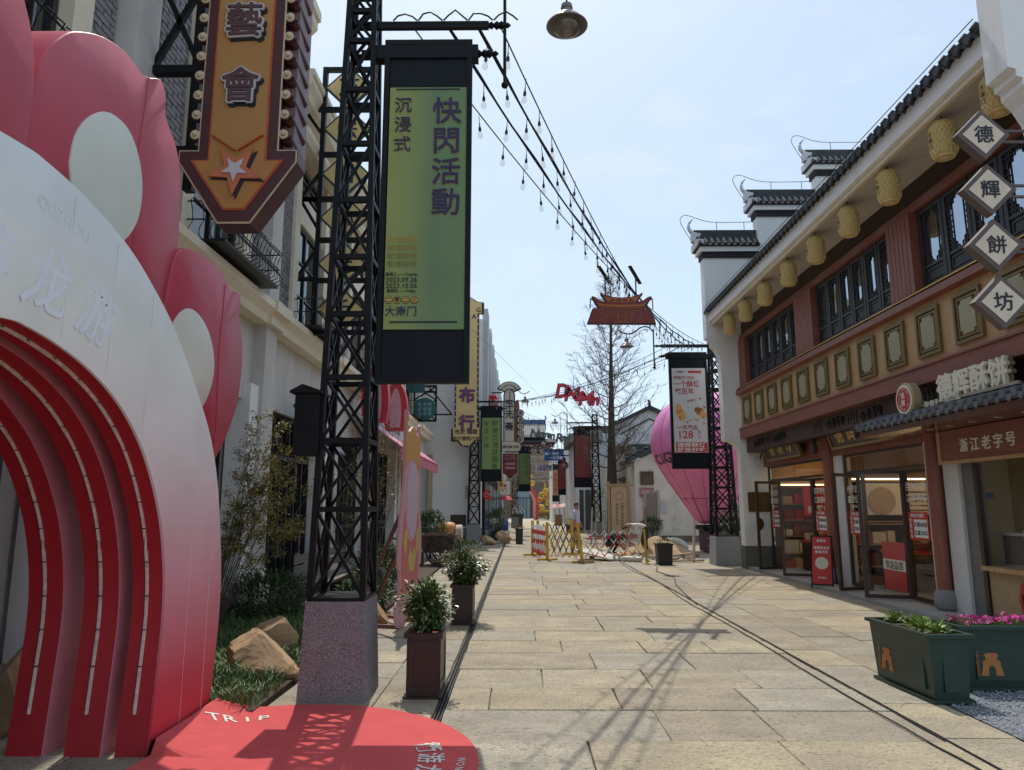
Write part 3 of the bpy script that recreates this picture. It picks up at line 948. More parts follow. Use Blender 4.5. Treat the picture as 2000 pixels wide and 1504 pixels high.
def plain_banner(mt, c1, c2, ink, s1=.28, s2=.14):
    def f(t, bn, x0, x1, z0, z1, y):
        w, h = x1 - x0, z1 - z0
        a, b = x0 + .06 * w, x1 - .06 * w
        p0, p1 = z0 + .16 * h, z0 + .84 * h
        pr = t.p('print', MB().box(a, b, y, y + .02, p0, p1), mt, bn)
        t.p('lettering', vtext(MB(), c1, s1, (lerp(a, b, .7), y - .004, p1 - s1 * .85), 'S', pitch=max(s1 * 1.08, (p1 - p0 - s1 * 1.4) / max(len(c1) - 1, 6)), bold=.01, depth=.002), ink, pr)
        if c2:
            t.p('lettering', vtext(MB(), c2, s2, (lerp(a, b, .24), y - .004, p1 - s2 * 1.2), 'S', pitch=s2 * 1.5, bold=.0, depth=.002), ink, pr)
    return f

tower('tall black lattice tower with large green banner beside the red mat', (-1.56, 6.52, 0), 1, green_banner)
tower('black lattice tower with white pastry poster banner on a grey granite block', (5.66, 20.3, 0), -1, pastry_banner, wid=1.26, hgt=.97, box=False)
GB2 = M('green_banner_cloth', (.21, .3, .1), .6, var=.06)
tower('black lattice tower with long green banner against the plain white wall', (-2.03, 32.3, 0), 1, plain_banner(GB2, '國潮沉浸游園會', '龍游十錦', M('green_ink', (.06, .1, .02), .6), .3, .22), wid=1.12, hgt=.99, detail=False, box=False)
RB = M('red_banner_cloth', (.20, .03, .026), .6, var=.08)
tower('black lattice tower with red banner beside the bare tree', (4.05, 38.5, 0), -1, plain_banner(RB, '龙游非遗', '大南门', M('dull_gold_ink', (.22, .08, .03), .6), .3, .16), wid=1.05, hgt=.95, detail=False, box=False)
tower('slender black lattice tower with dark red banner before the far white gable', (4.55, 62, 0), -1, plain_banner(RB, '国潮风尚', '', M('dull_gold_ink2', (.24, .09, .04), .6), .3), wid=1.15, hgt=.93, detail=False, box=False)
tower('black lattice tower with dull green banner near the glass doors at street end', (-.35, 54, 0), 1, plain_banner(M('green_banner_dull', (.12, .165, .05), .6), '国色天香', '', M('green_ink2', (.05, .07, .02), .6), .35), wid=1.05, hgt=.98, detail=False, box=False)
# ---------------------------------------------------------------- brick and stucco building on the garden side
A_ = T('shop_building', 'grey brick building with cream cornices and stucco pilasters behind the inflatable arch', 'building', (-6, 17, 0))
FX, PX = -4.2, -4.0                         # wall plane and pilaster front
pil = [2.4, 6.7, 11.0, 15.3, 19.6, 23.9, 28.2]
for i, y in enumerate(pil):
    top = 10.2 if y < 11.9 else 9.2
    A_.p('pilaster', MB().box(FX - .1, PX, y, y + .5, .62, 4.45), STUCCO)
    A_.p('pilaster', MB().box(FX - .1, PX + .004, y + .02, y + .48, 4.78, top), STUCCO)
    b = A_.p('pilaster_base', MB().box(FX - .1, PX + .07, y - .05, y + .55, 0, .55).taper(FX - .1, PX + .07, y - .05, y + .55, .551, .64, .05), CREAM)
    A_.p('cornice_block', MB().box(FX - .1, PX + .1, y - .06, y + .56, 4.43, 4.62).box(FX - .1, PX + .2, y - .1, y + .6, 4.621, 4.80), CREAM)
# body behind the facade
A_.p('wall', MB().box(-12, FX - .25, 1.5, 32.1, 0, 9.3), STUCCO)
A_.p('parapet', MB().box(-12, FX - .12, 1.5, 11.85, 9.3, 10.35), STUCCO)
A_.p('frieze', MB().box(FX - .25, FX, 1.5, 32.1, 3.45, 4.43), STUCCO)
A_.p('cornice', MB().prism([(FX - .2, 4.44), (PX + .03, 4.44), (PX + .06, 4.55), (PX + .16, 4.66), (PX + .16, 4.77), (FX - .2, 4.81)], 'y', 1.5, 32.1), CREAM)
A_.p('roof_cornice', MB().prism([(FX - .2, 10.15), (PX + .02, 10.15), (PX + .06, 10.3), (PX + .2, 10.45), (PX + .2, 10.6), (PX + .26, 10.62), (PX + .26, 10.8), (FX - .2, 10.8)], 'y', 1.5, 12.2), CREAM)
A_.p('roof_cornice', MB().prism([(FX - .2, 9.2), (PX + .02, 9.2), (PX + .06, 9.3), (PX + .14, 9.42), (PX + .14, 9.55), (PX + .18, 9.56), (PX + .18, 9.68), (FX - .2, 9.68)], 'y', 12.21, 32.1), CREAM)
A_.p('string_course', MB().prism([(FX - .2, 8.3), (PX + .05, 8.3), (PX + .12, 8.42), (PX + .12, 8.52), (FX - .2, 8.55)], 'y', 12.21, 32.1), CREAM)
rg = random.Random(31)
brick_me = {}
ind = 0
rest = MB()
def brick_at(y0, y1, z0):
    global ind
    w = y1 - y0
    c = .006
    x1 = FX + rg.uniform(-.004, .004)
    m = MB().add([(FX - .05, y0, z0), (FX - .05, y1, z0), (FX - .05, y1, z0 + .064), (FX - .05, y0, z0 + .064), (x1, y0 + .002, z0 + .002), (x1, y1 - .002, z0 + .002), (x1, y1 - .002, z0 + .062), (x1, y0 + .002, z0 + .062)],
                 [(4, 5, 6, 7), (0, 1, 5, 4), (1, 2, 6, 5), (2, 3, 7, 6), (3, 0, 4, 7)])
    if ind < 290 and ((8.2 < y0 < 10.9 and z0 > 6.5) or (12.2 < y0 < 13.2 and z0 < 6)):
        ind += 1
        A_.p('brick', m, BRICK)
    else:
        rest.add(m.v, m.f)
def bricks(ya, yb, za, zb):
    z, row = za, 0
    while z + .064 <= zb:
        y = ya - (.125 if row % 2 else 0)
        while y < yb:
            a, b = max(y, ya), min(y + .238, yb)
            if b - a > .03:
                brick_at(a + .005, b - .005, z)
            y += .25
        z += .076; row += 1
WFR = M('window_frame_black', (.02, .021, .022), .45)
for i, y in enumerate(pil[:-1]):
    ya, yb = y + .5, pil[i + 1]
    top = 10.15 if ya < 11 else 8.3
    w0, w1 = lerp(ya, yb, .36), lerp(ya, yb, .80)
    A_.p('wall_panel', MB().box(FX - .25, FX - .045, ya, w0 - .3, 4.81, top).box(FX - .25, FX - .045, w1 + .3, yb, 4.81, top), MORTAR)
    if ya < 24:
        bricks(ya, w0 - .3, 4.82, top); bricks(w1 + .3, yb, 4.82, top)
    for a in (w0 - .3, w1 + .02):
        A_.p('window_surround', MB().box(FX - .2, FX + .06, a, a + .28, 4.82, top), CREAM)
    A_.p('spandrel', MB().box(FX - .22, FX - .02, w0 - .02, w1 + .02, 7.0, 7.6), CREAM)
    for za, zb in ((4.95, 7.0), (7.6, top - .1)):
        wf = A_.p('window', MB().frame(w0, w1, za, zb, .07, 'x', FX - .16, FX - .08), WFR)
        ym = (w0 + w1) / 2
        A_.p('mullion', MB().box(FX - .15, FX - .085, ym - .03, ym + .03, za + .07, zb - .07), WFR, wf)
        for q in (.33, .66):
            A_.p('glazing_bar', MB().box(FX - .14, FX - .09, w0 + .07, ym - .03, lerp(za, zb, q) - .015, lerp(za, zb, q) + .015).box(FX - .14, FX - .09, ym + .03, w1 - .07, lerp(za, zb, q) - .015, lerp(za, zb, q) + .015), WFR, wf)
        A_.p('pane', MB().box(FX - .13, FX - .12, w0 + .02, w1 - .02, za, zb), PANE, wf)
    # iron balcony basket
    by0, by1 = w0 - .15, w1 + .15
    rail = MB()
    xo = PX + .36
    k = 0
    yy = by0
    bal = A_.p('balcony', MB().box(FX, xo, by0, by1, 4.83, 4.87), WFR)
    def belly(px, py, dx, dy):
        return [(px - dx * .02, py - dy * .02, 5.42), (px + dx * .05, py + dy * .05, 5.36), (px + dx * .0, py + dy * .0, 5.25), (px - dx * .03, py - dy * .03, 5.12), (px + dx * .07, py + dy * .07, 4.98), (px + dx * .08, py + dy * .08, 4.9), (px, py, 4.86)]
    while yy <= by1 + .01 and ya < 20:
        A_.p('baluster', MB().tube(belly(xo, yy, 1, 0), .008, 4, cap=False), WFR, bal); yy += .12
    for xx in (FX + .12, FX + .26, FX + .4):
        for yy, s in ((by0, -1), (by1, 1)):
            A_.p('baluster', MB().tube(belly(xx, yy, 0, s), .008, 4, cap=False), WFR, bal)
    for z in (5.36, 5.12):
        A_.p('rail', MB().tube([(FX, by0, z), (xo, by0, z), (xo, by1, z), (FX, by1, z)], .011, 5), WFR, bal)
    # shopfront
    A_.p('lintel', MB().box(FX - .2, FX + .02, ya, yb, 3.2, 3.44), STUCCO)
    A_.p('sill', MB().box(FX - .2, FX + .05, ya, yb, 0, .28), PLINTH)
    A_.p('jamb', MB().box(FX - .2, PX - .06, ya - .85, ya - .505, 0.02, 3.44), WHITE) if y > 3 else None
    ye = yb - .85
    A_.p('shop_glass', MB().box(FX - .15, FX - .14, ya, ye, .28, 3.2), PANE)
    for z in (.3, 1.12, 2.45, 3.16):
        A_.p('shop_transom', MB().box(FX - .13, FX - .06, ya, ye, z - .035, z + .035), WFR)
    nm = 7
    for k in range(nm + 1):
        q = lerp(ya, ye, k / nm)
        A_.p('shop_mullion', MB().box(FX - .135, FX - .05, q - .025, q + .025, .3, 3.18), WFR)
# bricks the eye cannot pick apart
A_.p('bricks', rest, BRICK, kind='stuff')
# top-hung window standing open, pink petal stickers on the glass
ow = A_.p('open_window', MB().bar((PX + .06, 13.1, 3.35), (PX + .62, 13.1, 2.55), 1.5, .05), WFR)
A_.p('pane', MB().add([(PX + .11, 12.42, 3.34), (PX + .63, 12.42, 2.60), (PX + .63, 13.78, 2.60), (PX + .11, 13.78, 3.34)], [(0, 1, 2, 3)]), M('pale_pane', (.5, .56, .6), .08, var=.1, spec=1.), ow)
PINK_S = M('pink_sticker', (.56, .26, .32), .5)
for (cy, cz, r) in ((13.9, 2.2, .13), (12.9, 1.0, .12), (14.4, .8, .1), (17.5, 1.9, .13), (16.8, 1.1, .1)):
    for k, (dy, dz, ry, rz) in enumerate(((-.05, .16, .07, .17), (.09, .08, .05, .12), (0, -.12, .05, .1), (.1, -.16, .04, .11))):
        n = 14
        A_.p('sticker', MB().prism([(cy + dy + ry * cos(2 * pi * q / n), cz + dz + rz * sin(2 * pi * q / n)) for q in range(n)], 'x', FX - .136, FX - .132), PINK_S)
# planks of the low bench along the front
# ---------------------------------------------------------------- arrow sign
ar = T('arrow_sign', 'orange and maroon arrow sign with star and bulb edges above the arch', 'sign', (-2.87, 6.9, 4.35))
MAR = M('sign_maroon', (.085, .022, .024), .5, var=.12, s=4)
ORG = gradient('sign_orange', [(0, (.52, .22, .06)), (.5, (.47, .24, .075)), (1, (.5, .25, .07))], 2, 0, 2.6, r=.5)
STR = M('sign_stripe', (.55, .1, .025), .5)
CRL = M('sign_cream_line', (.7, .56, .36), .5)
cx = -2.87
def arrow(hw, hs, zt, zs, zk, zb, hb):
    return [(cx - hw, zt), (cx - hw, zs), (cx - hs, zs), (cx - hs, zk), (cx - hb, zb), (cx + hb, zb), (cx + hs, zk), (cx + hs, zs), (cx + hw, zs), (cx + hw, zt)]
ar.p('body', MB().prism(arrow(.415, .61, 7.6, 5.19, 5.05, 4.39, .17), 'y', 6.80, 7.06), MAR)
ar.p('cream_line', MB().prism(arrow(.413, .605, 7.6, 5.185, 5.052, 4.395, .168), 'y', 6.795, 6.799), CRL)
ar.p('border', MB().prism(arrow(.397, .59, 7.6, 5.17, 5.06, 4.415, .16), 'y', 6.785, 6.794), MAR)
ar.p('stripe', MB().prism(arrow(.30, .47, 7.6, 5.07, 5.06, 4.53, .11), 'y', 6.778, 6.784), STR)
ar.p('face', MB().prism(arrow(.28, .435, 7.6, 5.05, 5.045, 4.55, .10), 'y', 6.770, 6.777), ORG)
for s in (-1, 1):
    z = 5.36
    while z < 7.4:
        r = ar.p('roundel', MB().lathe([(.062, 0), (.062, .06)], 16, (cx + s * .455, 6.80, z), ax='y'), MAR)
        ar.p('roundel_face', MB().lathe([(.05, 0), (.05, .004)], 16, (cx + s * .455, 6.794, z), ax='y'), CRL, r)
        ar.p('bulb', MB().ball((cx + s * .455, 6.785, z), .026), M('frosted_bulb', (.66, .56, .42), .35), r)
        if s > 0:
            ar.p('tile_roll', MB().tube([(cx + .47, 6.84, z - .02), (cx + .50, 7.2, z - .10)], .062, 12), MAR)
        z += .222
ar.p('side_panel', MB().box(cx + .42, cx + .53, 6.9, 7.3, 5.2, 7.6), M('sign_side', (.2, .12, .13), .5))
for ch, z in (('藝', 6.62), ('會', 5.88)):
    ar.p('character', outline(MB(), ch, .40, (cx, 6.722, z), .007, 'S', depth=.008), M('sign_plum', (.11, .05, .055), .5))
    ar.p('character_rim', outline(MB(), ch, .40, (cx, 6.738, z), .026, 'S', depth=.02, n=14), M('sign_white', (.6, .58, .58), .5))
    ar.p('character_shadow', outline(MB(), ch, .40, (cx + .02, 6.76, z - .025), .028, 'S', depth=.014, n=14), INK)
def star(r0, r1, c, rot=0.):
    return [(c[0] + (r0 if k % 2 == 0 else r1) * sin(pi * k / 5 + rot), c[1] + (r0 if k % 2 == 0 else r1) * cos(pi * k / 5 + rot)) for k in range(10)]
ar.p('star_shadow', MB().prism(star(.29, .11, (cx + .03, 4.93), pi + .05), 'y', 6.755, 6.769), INK)
ar.p('star', MB().prism(star(.28, .115, (cx, 4.95), pi + .05), 'y', 6.735, 6.754), M('sign_coral', (.6, .17, .08), .5))
ar.p('star', MB().prism(star(.14, .055, (cx, 4.95), pi + .05), 'y', 6.722, 6.734), MATS['sign_white'])
for s in (-1, 1):
    ar.p('stripe', MB().bar((cx + s * .26, 6.765, 5.33), (cx + .01 * s, 6.765, 5.16), .012, .05, (0, 1, 0)), STR)
# steel frame that carries it
for x in (-4.05, -3.52):
    ar.p('post', MB().box(x - .05, x + .05, 7.1, 7.2, 4.9, 7.6), BLACK)
for z in (6.3, 5.35):
    ar.p('frame_bar', MB().box(FX + .05, -2.6, 7.09, 7.19, z - .045, z + .045), BLACK)
ar.p('frame_brace', MB().bar((-4.02, 7.15, 7.45), (-3.5, 7.15, 6.35), .06), BLACK)
ar.p('frame_brace', MB().bar((-4.02, 7.15, 6.35), (-3.5, 7.15, 7.45), .06), BLACK)

# ---------------------------------------------------------------- hanging sign with yellow diamonds
ds = T('diamond_sign', 'tall black steel frame sign holding six yellow diamond plates', 'sign', (-3.35, 13, 4.7))
x0, x1 = -3.84, -2.86
for x in (x0, x1):
    ds.p('post', MB().box(x - .045, x + .045, 12.95, 13.05, 4.74, 10.2), BLACK)
for z in (4.79, 5.8, 6.6, 7.43, 8.35, 9.3, 10.16):
    ds.p('crossbar', MB().box(x0 + .045, x1 - .045, 12.96, 13.04, z - .045, z + .045), BLACK)
for z, zz in ((9.3, 8.75), (7.43, 8.0), (7.43, 6.8), (5.83, 6.45)):
    ds.p('bracket', MB().bar((FX - .05, 13, z), (x0, 13, z), .07), BLACK)
    ds.p('bracket_strut', MB().bar((FX - .02, 13, z), (x0, 13, zz), .06), BLACK)
for ch, z in zip('万法自心老手', (9.73, 8.85, 7.92, 7.03, 6.11, 5.21)):
    c = (x0 + x1) / 2
    d = ds.p('diamond', MB().prism([(c - .47, z), (c, z - .47), (c + .47, z), (c, z + .47)], 'y', 12.93, 12.99), M('diamond_edge', (.02, .04, .04), .5))
    ds.p('diamond_face', MB().prism([(c - .42, z), (c, z - .42), (c + .42, z), (c, z + .42)], 'y', 12.922, 12.929), YELLOWS, d)
    ds.p('character', text(MB(), ch, .42, (c, 12.916, z), 'S', bold=.03, depth=.005), INK, d)
# ---------------------------------------------------------------- planting strip and things in it
S('garden_bed', MB().box(-4.15, -2.08, 5.9, 19, -.05, .03), SOIL, kind='structure', loc=(0, 0, 0))
rg = random.Random(77)
mb = MB()
for i in range(15000):
    x, y = rg.uniform(-4.1, -2.1), 5.95 + 5.6 * rg.random() ** 1.3
    if rg.random() < .25 * (x > -2.25): continue
    z = .02 + .05 * noise.noise(V(x * 2, y * 2, 0))
    h = rg.uniform(.06, .2) * (1 + .5 * noise.noise(V(x * 3, y * 3, 4)))
    a = rg.uniform(0, 2 * pi); b = rg.uniform(.3, 1.1) * h
    w = rg.uniform(.003, .006)
    dx, dy = cos(a), sin(a)
    mb.add([(x - dy * w, y + dx * w, z), (x + dy * w, y - dx * w, z), (x + dx * b * .4 + dy * w * .8, y + dy * b * .4 - dx * w * .8, z + h * .7), (x + dx * b * .4 - dy * w * .8, y + dy * b * .4 + dx * w * .8, z + h * .7), (x + dx * b, y + dy * b, z + h * .92)], [(0, 1, 2, 3), (3, 2, 4)])
S('grass', mb, GRASSM, 'long green grass at the foot of the brick building', 'grass', kind='stuff', loc=(0, 0, 0))

def rock_mb(c, r, seed, cuts=9):
    """faceted boulder: icosphere-like ball cut by random planes"""
    g = random.Random(seed)
    b = MB().ball((0, 0, 0), 1, 30, 20)
    pl = [(V(g.uniform(-1, 1), g.uniform(-1, 1), g.uniform(-.5, 1)).normalized(), g.uniform(.4, .66)) for _ in range(cuts)]
    out = []
    for p in b.v:
        q = V(*p)
        for n_, d in pl:
            k = q.dot(n_) - d
            if k > 0: q = q - n_ * k
        q = q * (1 + .03 * noise.noise(q * 3 + V(seed, 0, 0)) + .035 * noise.noise(q * 8 + V(seed, 3, 0)) + .015 * noise.noise(q * 19 + V(seed, 5, 0)))
        out.append((c[0] + q.x * r[0], c[1] + q.y * r[1], c[2] + q.z * r[2]))
    b.v = out
    b.sm = [False] * len(b.f)
    return b
def rock(label, c, r, seed, mt=ROCK):
    S('garden_rock', rock_mb(c, r, seed), mt, label, 'rock', 'rocks in the planting strip')
rock('large angular tan rock in the grass beside the tower base', (-2.42, 7.05, .17), (.42, .4, .36), 5)
rock('smaller upright tan rock in the grass under the dark shrub', (-2.75, 8.2, .2), (.38, .36, .36), 12)
rock('brown stone block beside the black stone lantern', (-1.98, 10.2, .14), (.2, .22, .2), 3)
rock('rough tan boulder at the foot of the grey building wall inside the arch', (-3.75, 5.6, .28), (.3, .25, .4), 8)
rock('low tan rock under the wooden cart', (-1.95, 19.9, .12), (.45, .3, .22), 21)
rock('flat tan rock in front of the tower on the white wall', (-1.35, 30.6, .2), (.45, .5, .26), 23)
rock('square tan stone block at the white building corner', (-.75, 31.6, .28), (.42, .45, .34), 26)
rock('tan rock with plants behind the wooden cart', (-1.55, 21.6, .14), (.35, .4, .24), 28)

def leafball(mb, c, r, n, L, w, seed, shell=.55, up=.3):
    g = random.Random(seed)
    for i in range(n):
        while True:
            d = V(g.uniform(-1, 1), g.uniform(-1, 1), g.uniform(-1, 1))
            if .05 < d.length < 1: break
        d.normalize()
        k = 1 + .28 * noise.noise(d * 2.3 + V(seed, 0, 0))
        rr = g.uniform(shell, 1.) * k
        p = V(c[0] + d.x * r[0] * rr, c[1] + d.y * r[1] * rr, c[2] + d.z * r[2] * rr)
        dd = (d + V(g.uniform(-.8, .8), g.uniform(-.8, .8), g.uniform(-.5, .9) + up)).normalized()
        s = g.uniform(.7, 1.25)
        mb.leaf(p, dd, V(g.uniform(-.4, .4), g.uniform(-.4, .4), 1), L * s, w * s)
    return mb
def bush(name, label, c, r, n, L, w, seed, mats, stems=6, base=None, cat='shrub', group=None, z0=0.):
    t = T(name, label, cat, (c[0], c[1], z0), group)
    g = random.Random(seed)
    tot = sum(m[1] for m in mats)
    for i, (mt, k) in enumerate(mats):
        t.p('foliage', leafball(MB(), c, r, int(n * k / tot), L, w, seed + i * 17, shell=.35 if i else .6), mt)
    for i in range(stems):
        a = g.uniform(0, 2 * pi)
        t.p('stem', MB().tube([(c[0] + .03 * cos(a), c[1] + .03 * sin(a), z0), (c[0] + .1 * r[0] * cos(a), c[1] + .1 * r[1] * sin(a), lerp(z0, c[2], .6)), (c[0] + .6 * r[0] * cos(a), c[1] + .6 * r[1] * sin(a), c[2] + .3 * r[2])], .012, 5, .004), BARK)
    return t
bush('dark_shrub', 'low dark green shrub at the foot of the stucco pilaster', (-3.55, 10.4, .38), (.62, .5, .32), 2600, .075, .03, 41, [(LEAF[2], 3), (LEAF[0], 2)])
bush('clipped_bush', 'round clipped dark bush behind the wooden cart', (-2.75, 22.5, .95), (.55, .5, .5), 3200, .07, .035, 43, [(LEAF[2], 3), (LEAF[0], 2), (LEAF[1], .5)])
bush('low_plants', 'low green plants around the rocks by the cart', (-1.7, 22.3, .3), (.7, .8, .28), 1300, .09, .03, 44, [(LEAF[0], 2), (LEAF[2], 2)])
bush('garden_shrub', 'green shrub behind the tall pink cutout board', (-2.6, 13.6, .45), (.55, .9, .42), 2600, .09, .035, 45, [(LEAF[2], 3), (LEAF[0], 2)])
bush('garden_shrub', 'low leafy green plants beside the black lantern', (-2.35, 11.2, .28), (.4, .6, .25), 1700, .1, .03, 46, [(LEAF[0], 2), (LEAF[2], 2)])

def twig_shrub(name, label, base, tips, mats, nl, L, w, seed, cat='shrub'):
    t = T(name, label, cat, base)
    g = random.Random(seed)
    lv = [MB() for _ in mats]
    for tip in tips:
        m = V(*base) * .45 + V(*tip) * .55 + V(g.uniform(-.1, .1), g.uniform(-.1, .1), .15)
        b = V(*base) + V(g.uniform(-.06, .06), g.uniform(-.06, .06), 0)
        st = [b, b * .5 + m * .5 + V(0, 0, .05), m, m * .45 + V(*tip) * .55, V(*tip)]
        t.p('stem', MB().tube(st, .008, 5, .002), TWIG)
        sub = MB()
        for k in range(9):
            q = g.uniform(.35, 1.)
            i = min(int(q * 4), 3)
            p = st[i].lerp(st[i + 1], q * 4 - i)
            d = V(g.uniform(-1, 1), g.uniform(-1, 1), g.uniform(.0, .9)) * g.uniform(.12, .3)
            sub.tube([p, p + d * .6, p + d], .004, 3, .0015, cap=False)
            for j in range(nl):
                pp = p + d * g.uniform(.15, 1.05) + V(g.uniform(-1, 1), g.uniform(-1, 1), g.uniform(-1, 1)) * .05
                lv[g.choices(range(len(mats)), [x[1] for x in mats])[0]].leaf(pp, V(g.uniform(-1, 1), g.uniform(-1, 1), g.uniform(-.5, .7)), V(0, 0, 1), L * g.uniform(.6, 1.3), w * g.uniform(.6, 1.3))
        t.p('twig', sub, TWIG, kind='stuff')
    for b, (mt, k) in zip(lv, mats):
        if b.f: t.p('foliage', b, mt)
    return t
g = random.Random(51)
tips = [(-3.75 + g.uniform(-.25, .95), 9.1 + g.uniform(-.5, .7), g.uniform(1.3, 2.75)) for _ in range(17)] + [(-2.75, 9.5, 1.5), (-2.9, 9.3, 1.25), (-2.65, 9.6, 1.95), (-2.7, 9.4, 2.2)]
twig_shrub('heavenly_bamboo', 'feathery shrub with yellow and olive leaves between the arch and pilaster', (-3.78, 9.0, .02), tips, [(LEAF[3], 2), (LEAF[4], 4), (LEAF[0], 1)], 44, .066, .021, 52)
tips = [(-2.75 + g.uniform(-.35, .75), 13 + g.uniform(-.6, .6), g.uniform(2., 3.4)) for _ in range(17)]
twig_shrub('forsythia_shrub', 'thin bare stemmed shrub with sparse yellow leaves behind the lattice tower', (-2.7, 12.9, .02), tips, [(LEAF[3], 3), (LEAF[4], 1)], 4, .05, .02, 53)
tips = [(-3.5 + g.uniform(-.4, .4), 14.6 + g.uniform(-.6, .6), g.uniform(1.4, 2.9)) for _ in range(12)]
twig_shrub('forsythia_shrub', 'yellow leaved twiggy shrub against the shop windows behind the tower', (-3.5, 14.6, .02), tips, [(LEAF[3], 2), (LEAF[4], 3)], 6, .05, .02, 54)

# ---------------------------------------------------------------- brown planter boxes with camellia shrubs
PB = M('brown_planter', (.035, .018, .014), .4, var=.15, s=5)
def brown_planter(label, x, y, r, zc, seed):
    t = T('planter_box', label, 'planter', (x, y, 0), 'brown planters beside the drain')
    w, d, h = .135, .25, .53
    t.p('foot', MB().box(x - w - .03, x + w + .03, y - d - .03, y + d + .03, 0, .02), PB)
    t.p('body', MB().add([(x - w, y - d, .021), (x + w, y - d, .021), (x + w, y + d, .021), (x - w, y + d, .021), (x - w - .004, y - d - .004, h - .04), (x + w + .004, y - d - .004, h - .04), (x + w + .004, y + d + .004, h - .04), (x - w - .004, y + d + .004, h - .04)], [(0, 1, 5, 4), (1, 2, 6, 5), (2, 3, 7, 6), (3, 0, 4, 7), (0, 3, 2, 1)]), PB)
    for s in (-1, 1):
        t.p('panel_frame', MB().frame(y - d + .02, y + d - .02, .05, h - .07, .05, 'x', x + s * (w + .002), x + s * (w + .010)), PB)
        t.p('panel_frame', MB().frame(x - w + .015, x + w - .015, .05, h - .07, .04, 'y', y + s * (d + .002), y + s * (d + .010)), PB)
    rim = MB()
    W_, D_ = w + .03, d + .03
    for a in ((x - W_, x + W_, y - D_, y - D_ + .05), (x - W_, x + W_, y + D_ - .05, y + D_), (x - W_, x - W_ + .05, y - D_ + .05, y + D_ - .05), (x + W_ - .05, x + W_, y - D_ + .05, y + D_ - .05)):
        rim.box(a[0], a[1], a[2], a[3], h - .04, h)
    t.p('rim', rim, PB)
    t.p('soil', MB().quad((x - w, y - d, h - .06), (x + w, y - d, h - .06), (x + w, y + d, h - .06), (x - w, y + d, h - .06)), M('red_mulch', (.22, .06, .03), .95, var=.5, s=30, bump=1., bs=60))

    return t
brown_planter('nearest dark brown planter box beside the drain', -.82, 6.62, .22, .75, 1)
brown_planter('second dark brown planter box along the drain', -.79, 10.4, .3, .75, 2)
def camellia(label, c, r, n, seed, z0):
    t = T('camellia_shrub', label, 'shrub', (c[0], c[1], z0), 'shrubs in the brown planters')
    g = random.Random(seed)
    LM = [(M('camellia_mid', (.095, .145, .045), .32, var=.35, s=9), 4), (M('camellia_light', (.22, .26, .09), .32, var=.3, s=9), 2.5), (M('camellia_dark', (.04, .068, .026), .35, var=.35, s=9), 3)]
    bs = [MB() for _ in LM]
    for k in range(34):
        a, e = g.uniform(0, 2 * pi), g.uniform(.1, 1.45)
        d = V(cos(a) * cos(e) * r[0], sin(a) * cos(e) * r[1], sin(e) * r[2] * 1.3)
        tip = V(c[0], c[1], c[2] - r[2] * .45) + d * g.uniform(.6, 1.15)
        b = V(c[0] + g.uniform(-.03, .03), c[1] + g.uniform(-.03, .03), z0)
        m = b.lerp(tip, .45) + V(0, 0, .05)
        t.p('branch', MB().tube([b, m, tip], .007, 4, .002, cap=False), BARK)
        for j in range(n // 34):
            q = g.uniform(.35, 1.02)
            p = m.lerp(tip, max(0, q * 2 - 1)) if q > .5 else b.lerp(m, q * 2)
            p = p + V(g.uniform(-1, 1), g.uniform(-1, 1), g.uniform(-1, 1)) * (.05 * r[0] / .22)
            o = (p - V(*c)).normalized()
            s = g.uniform(.7, 1.25)
            bs[g.choices((0, 1, 2), [x[1] for x in LM])[0]].leaf(p, o + V(g.uniform(-.9, .9), g.uniform(-.9, .9), g.uniform(-.4, .6)), V(g.uniform(-.4, .4), g.uniform(-.4, .4), 1), .055 * s, .028 * s)
    for b, (mt, k) in zip(bs, LM):
        t.p('foliage', b, mt)
    for k in range(3):
        a = g.uniform(0, 6.28)
        t.p('flower', MB().ball((c[0] + r[0] * 1.0 * cos(a), c[1] + r[1] * .9 * sin(a), c[2] - .1), .014, 6, 4), WHITEP)
camellia('glossy leaved shrub growing in the nearest brown planter', (-.82, 6.62, .76), (.23, .26, .21), 3400, 61, .46)
camellia('dense glossy shrub growing in the second brown planter', (-.79, 10.4, .78), (.34, .36, .2), 4200, 62, .46)

# ---------------------------------------------------------------- tall pink cutout board (plain stand-in figure), props behind
cb = T('cutout_board', 'tall flat pink cutout board with orange crowned top propped by wooden struts', 'cutout board', (-1.52, 10.15, 0))
A0, A1 = V(-1.60, 9.62, 0), V(-1.44, 10.72, 0)
du = (A1 - A0).normalized(); dn = V(du.y, -du.x, 0)
def flat(poly, off, th):
    b = MB()
    vs = [A0 + du * u + dn * off + V(0, 0, z) for u, z in poly] + [A0 + du * u + dn * (off - th) + V(0, 0, z) for u, z in poly]
    n = len(poly)
    return b.add(vs, [tuple(range(n)), tuple(range(2 * n - 1, n - 1, -1))] + [(i, n + i, n + (i + 1) % n, (i + 1) % n) for i in range(n)])
PK = M('cutout_pink', (.58, .3, .32), .5, var=.05); PL = M('cutout_lilac', (.55, .4, .5), .5, var=.05)
CO = M('cutout_coral', (.58, .14, .13), .5, var=.05); YE = M('cutout_yellow', (.6, .42, .1), .5); OG = M('cutout_orange', (.58, .27, .07), .5, var=.05)
body = fine([(.12, .02), (.0, .1), (-.02, .3), (.08, .42), (.1, .75), (.03, .8), (.03, 1.2), (.12, 1.6), (.2, 1.9), (.2, 2.3), (.22, 2.6), (.24, 2.92), (.34, 2.62), (.6, 2.72), (.8, 2.6), (.92, 2.78), (.95, 2.3), (1.0, 1.9), (1.0, 1.6), (1.1, 1.2), (1.1, .8), (1.02, .75), (1.0, .42), (1.06, .3), (1.04, .1), (.9, .03), (.62, .06), (.55, .3), (.45, .06), (.3, .01)], 3)
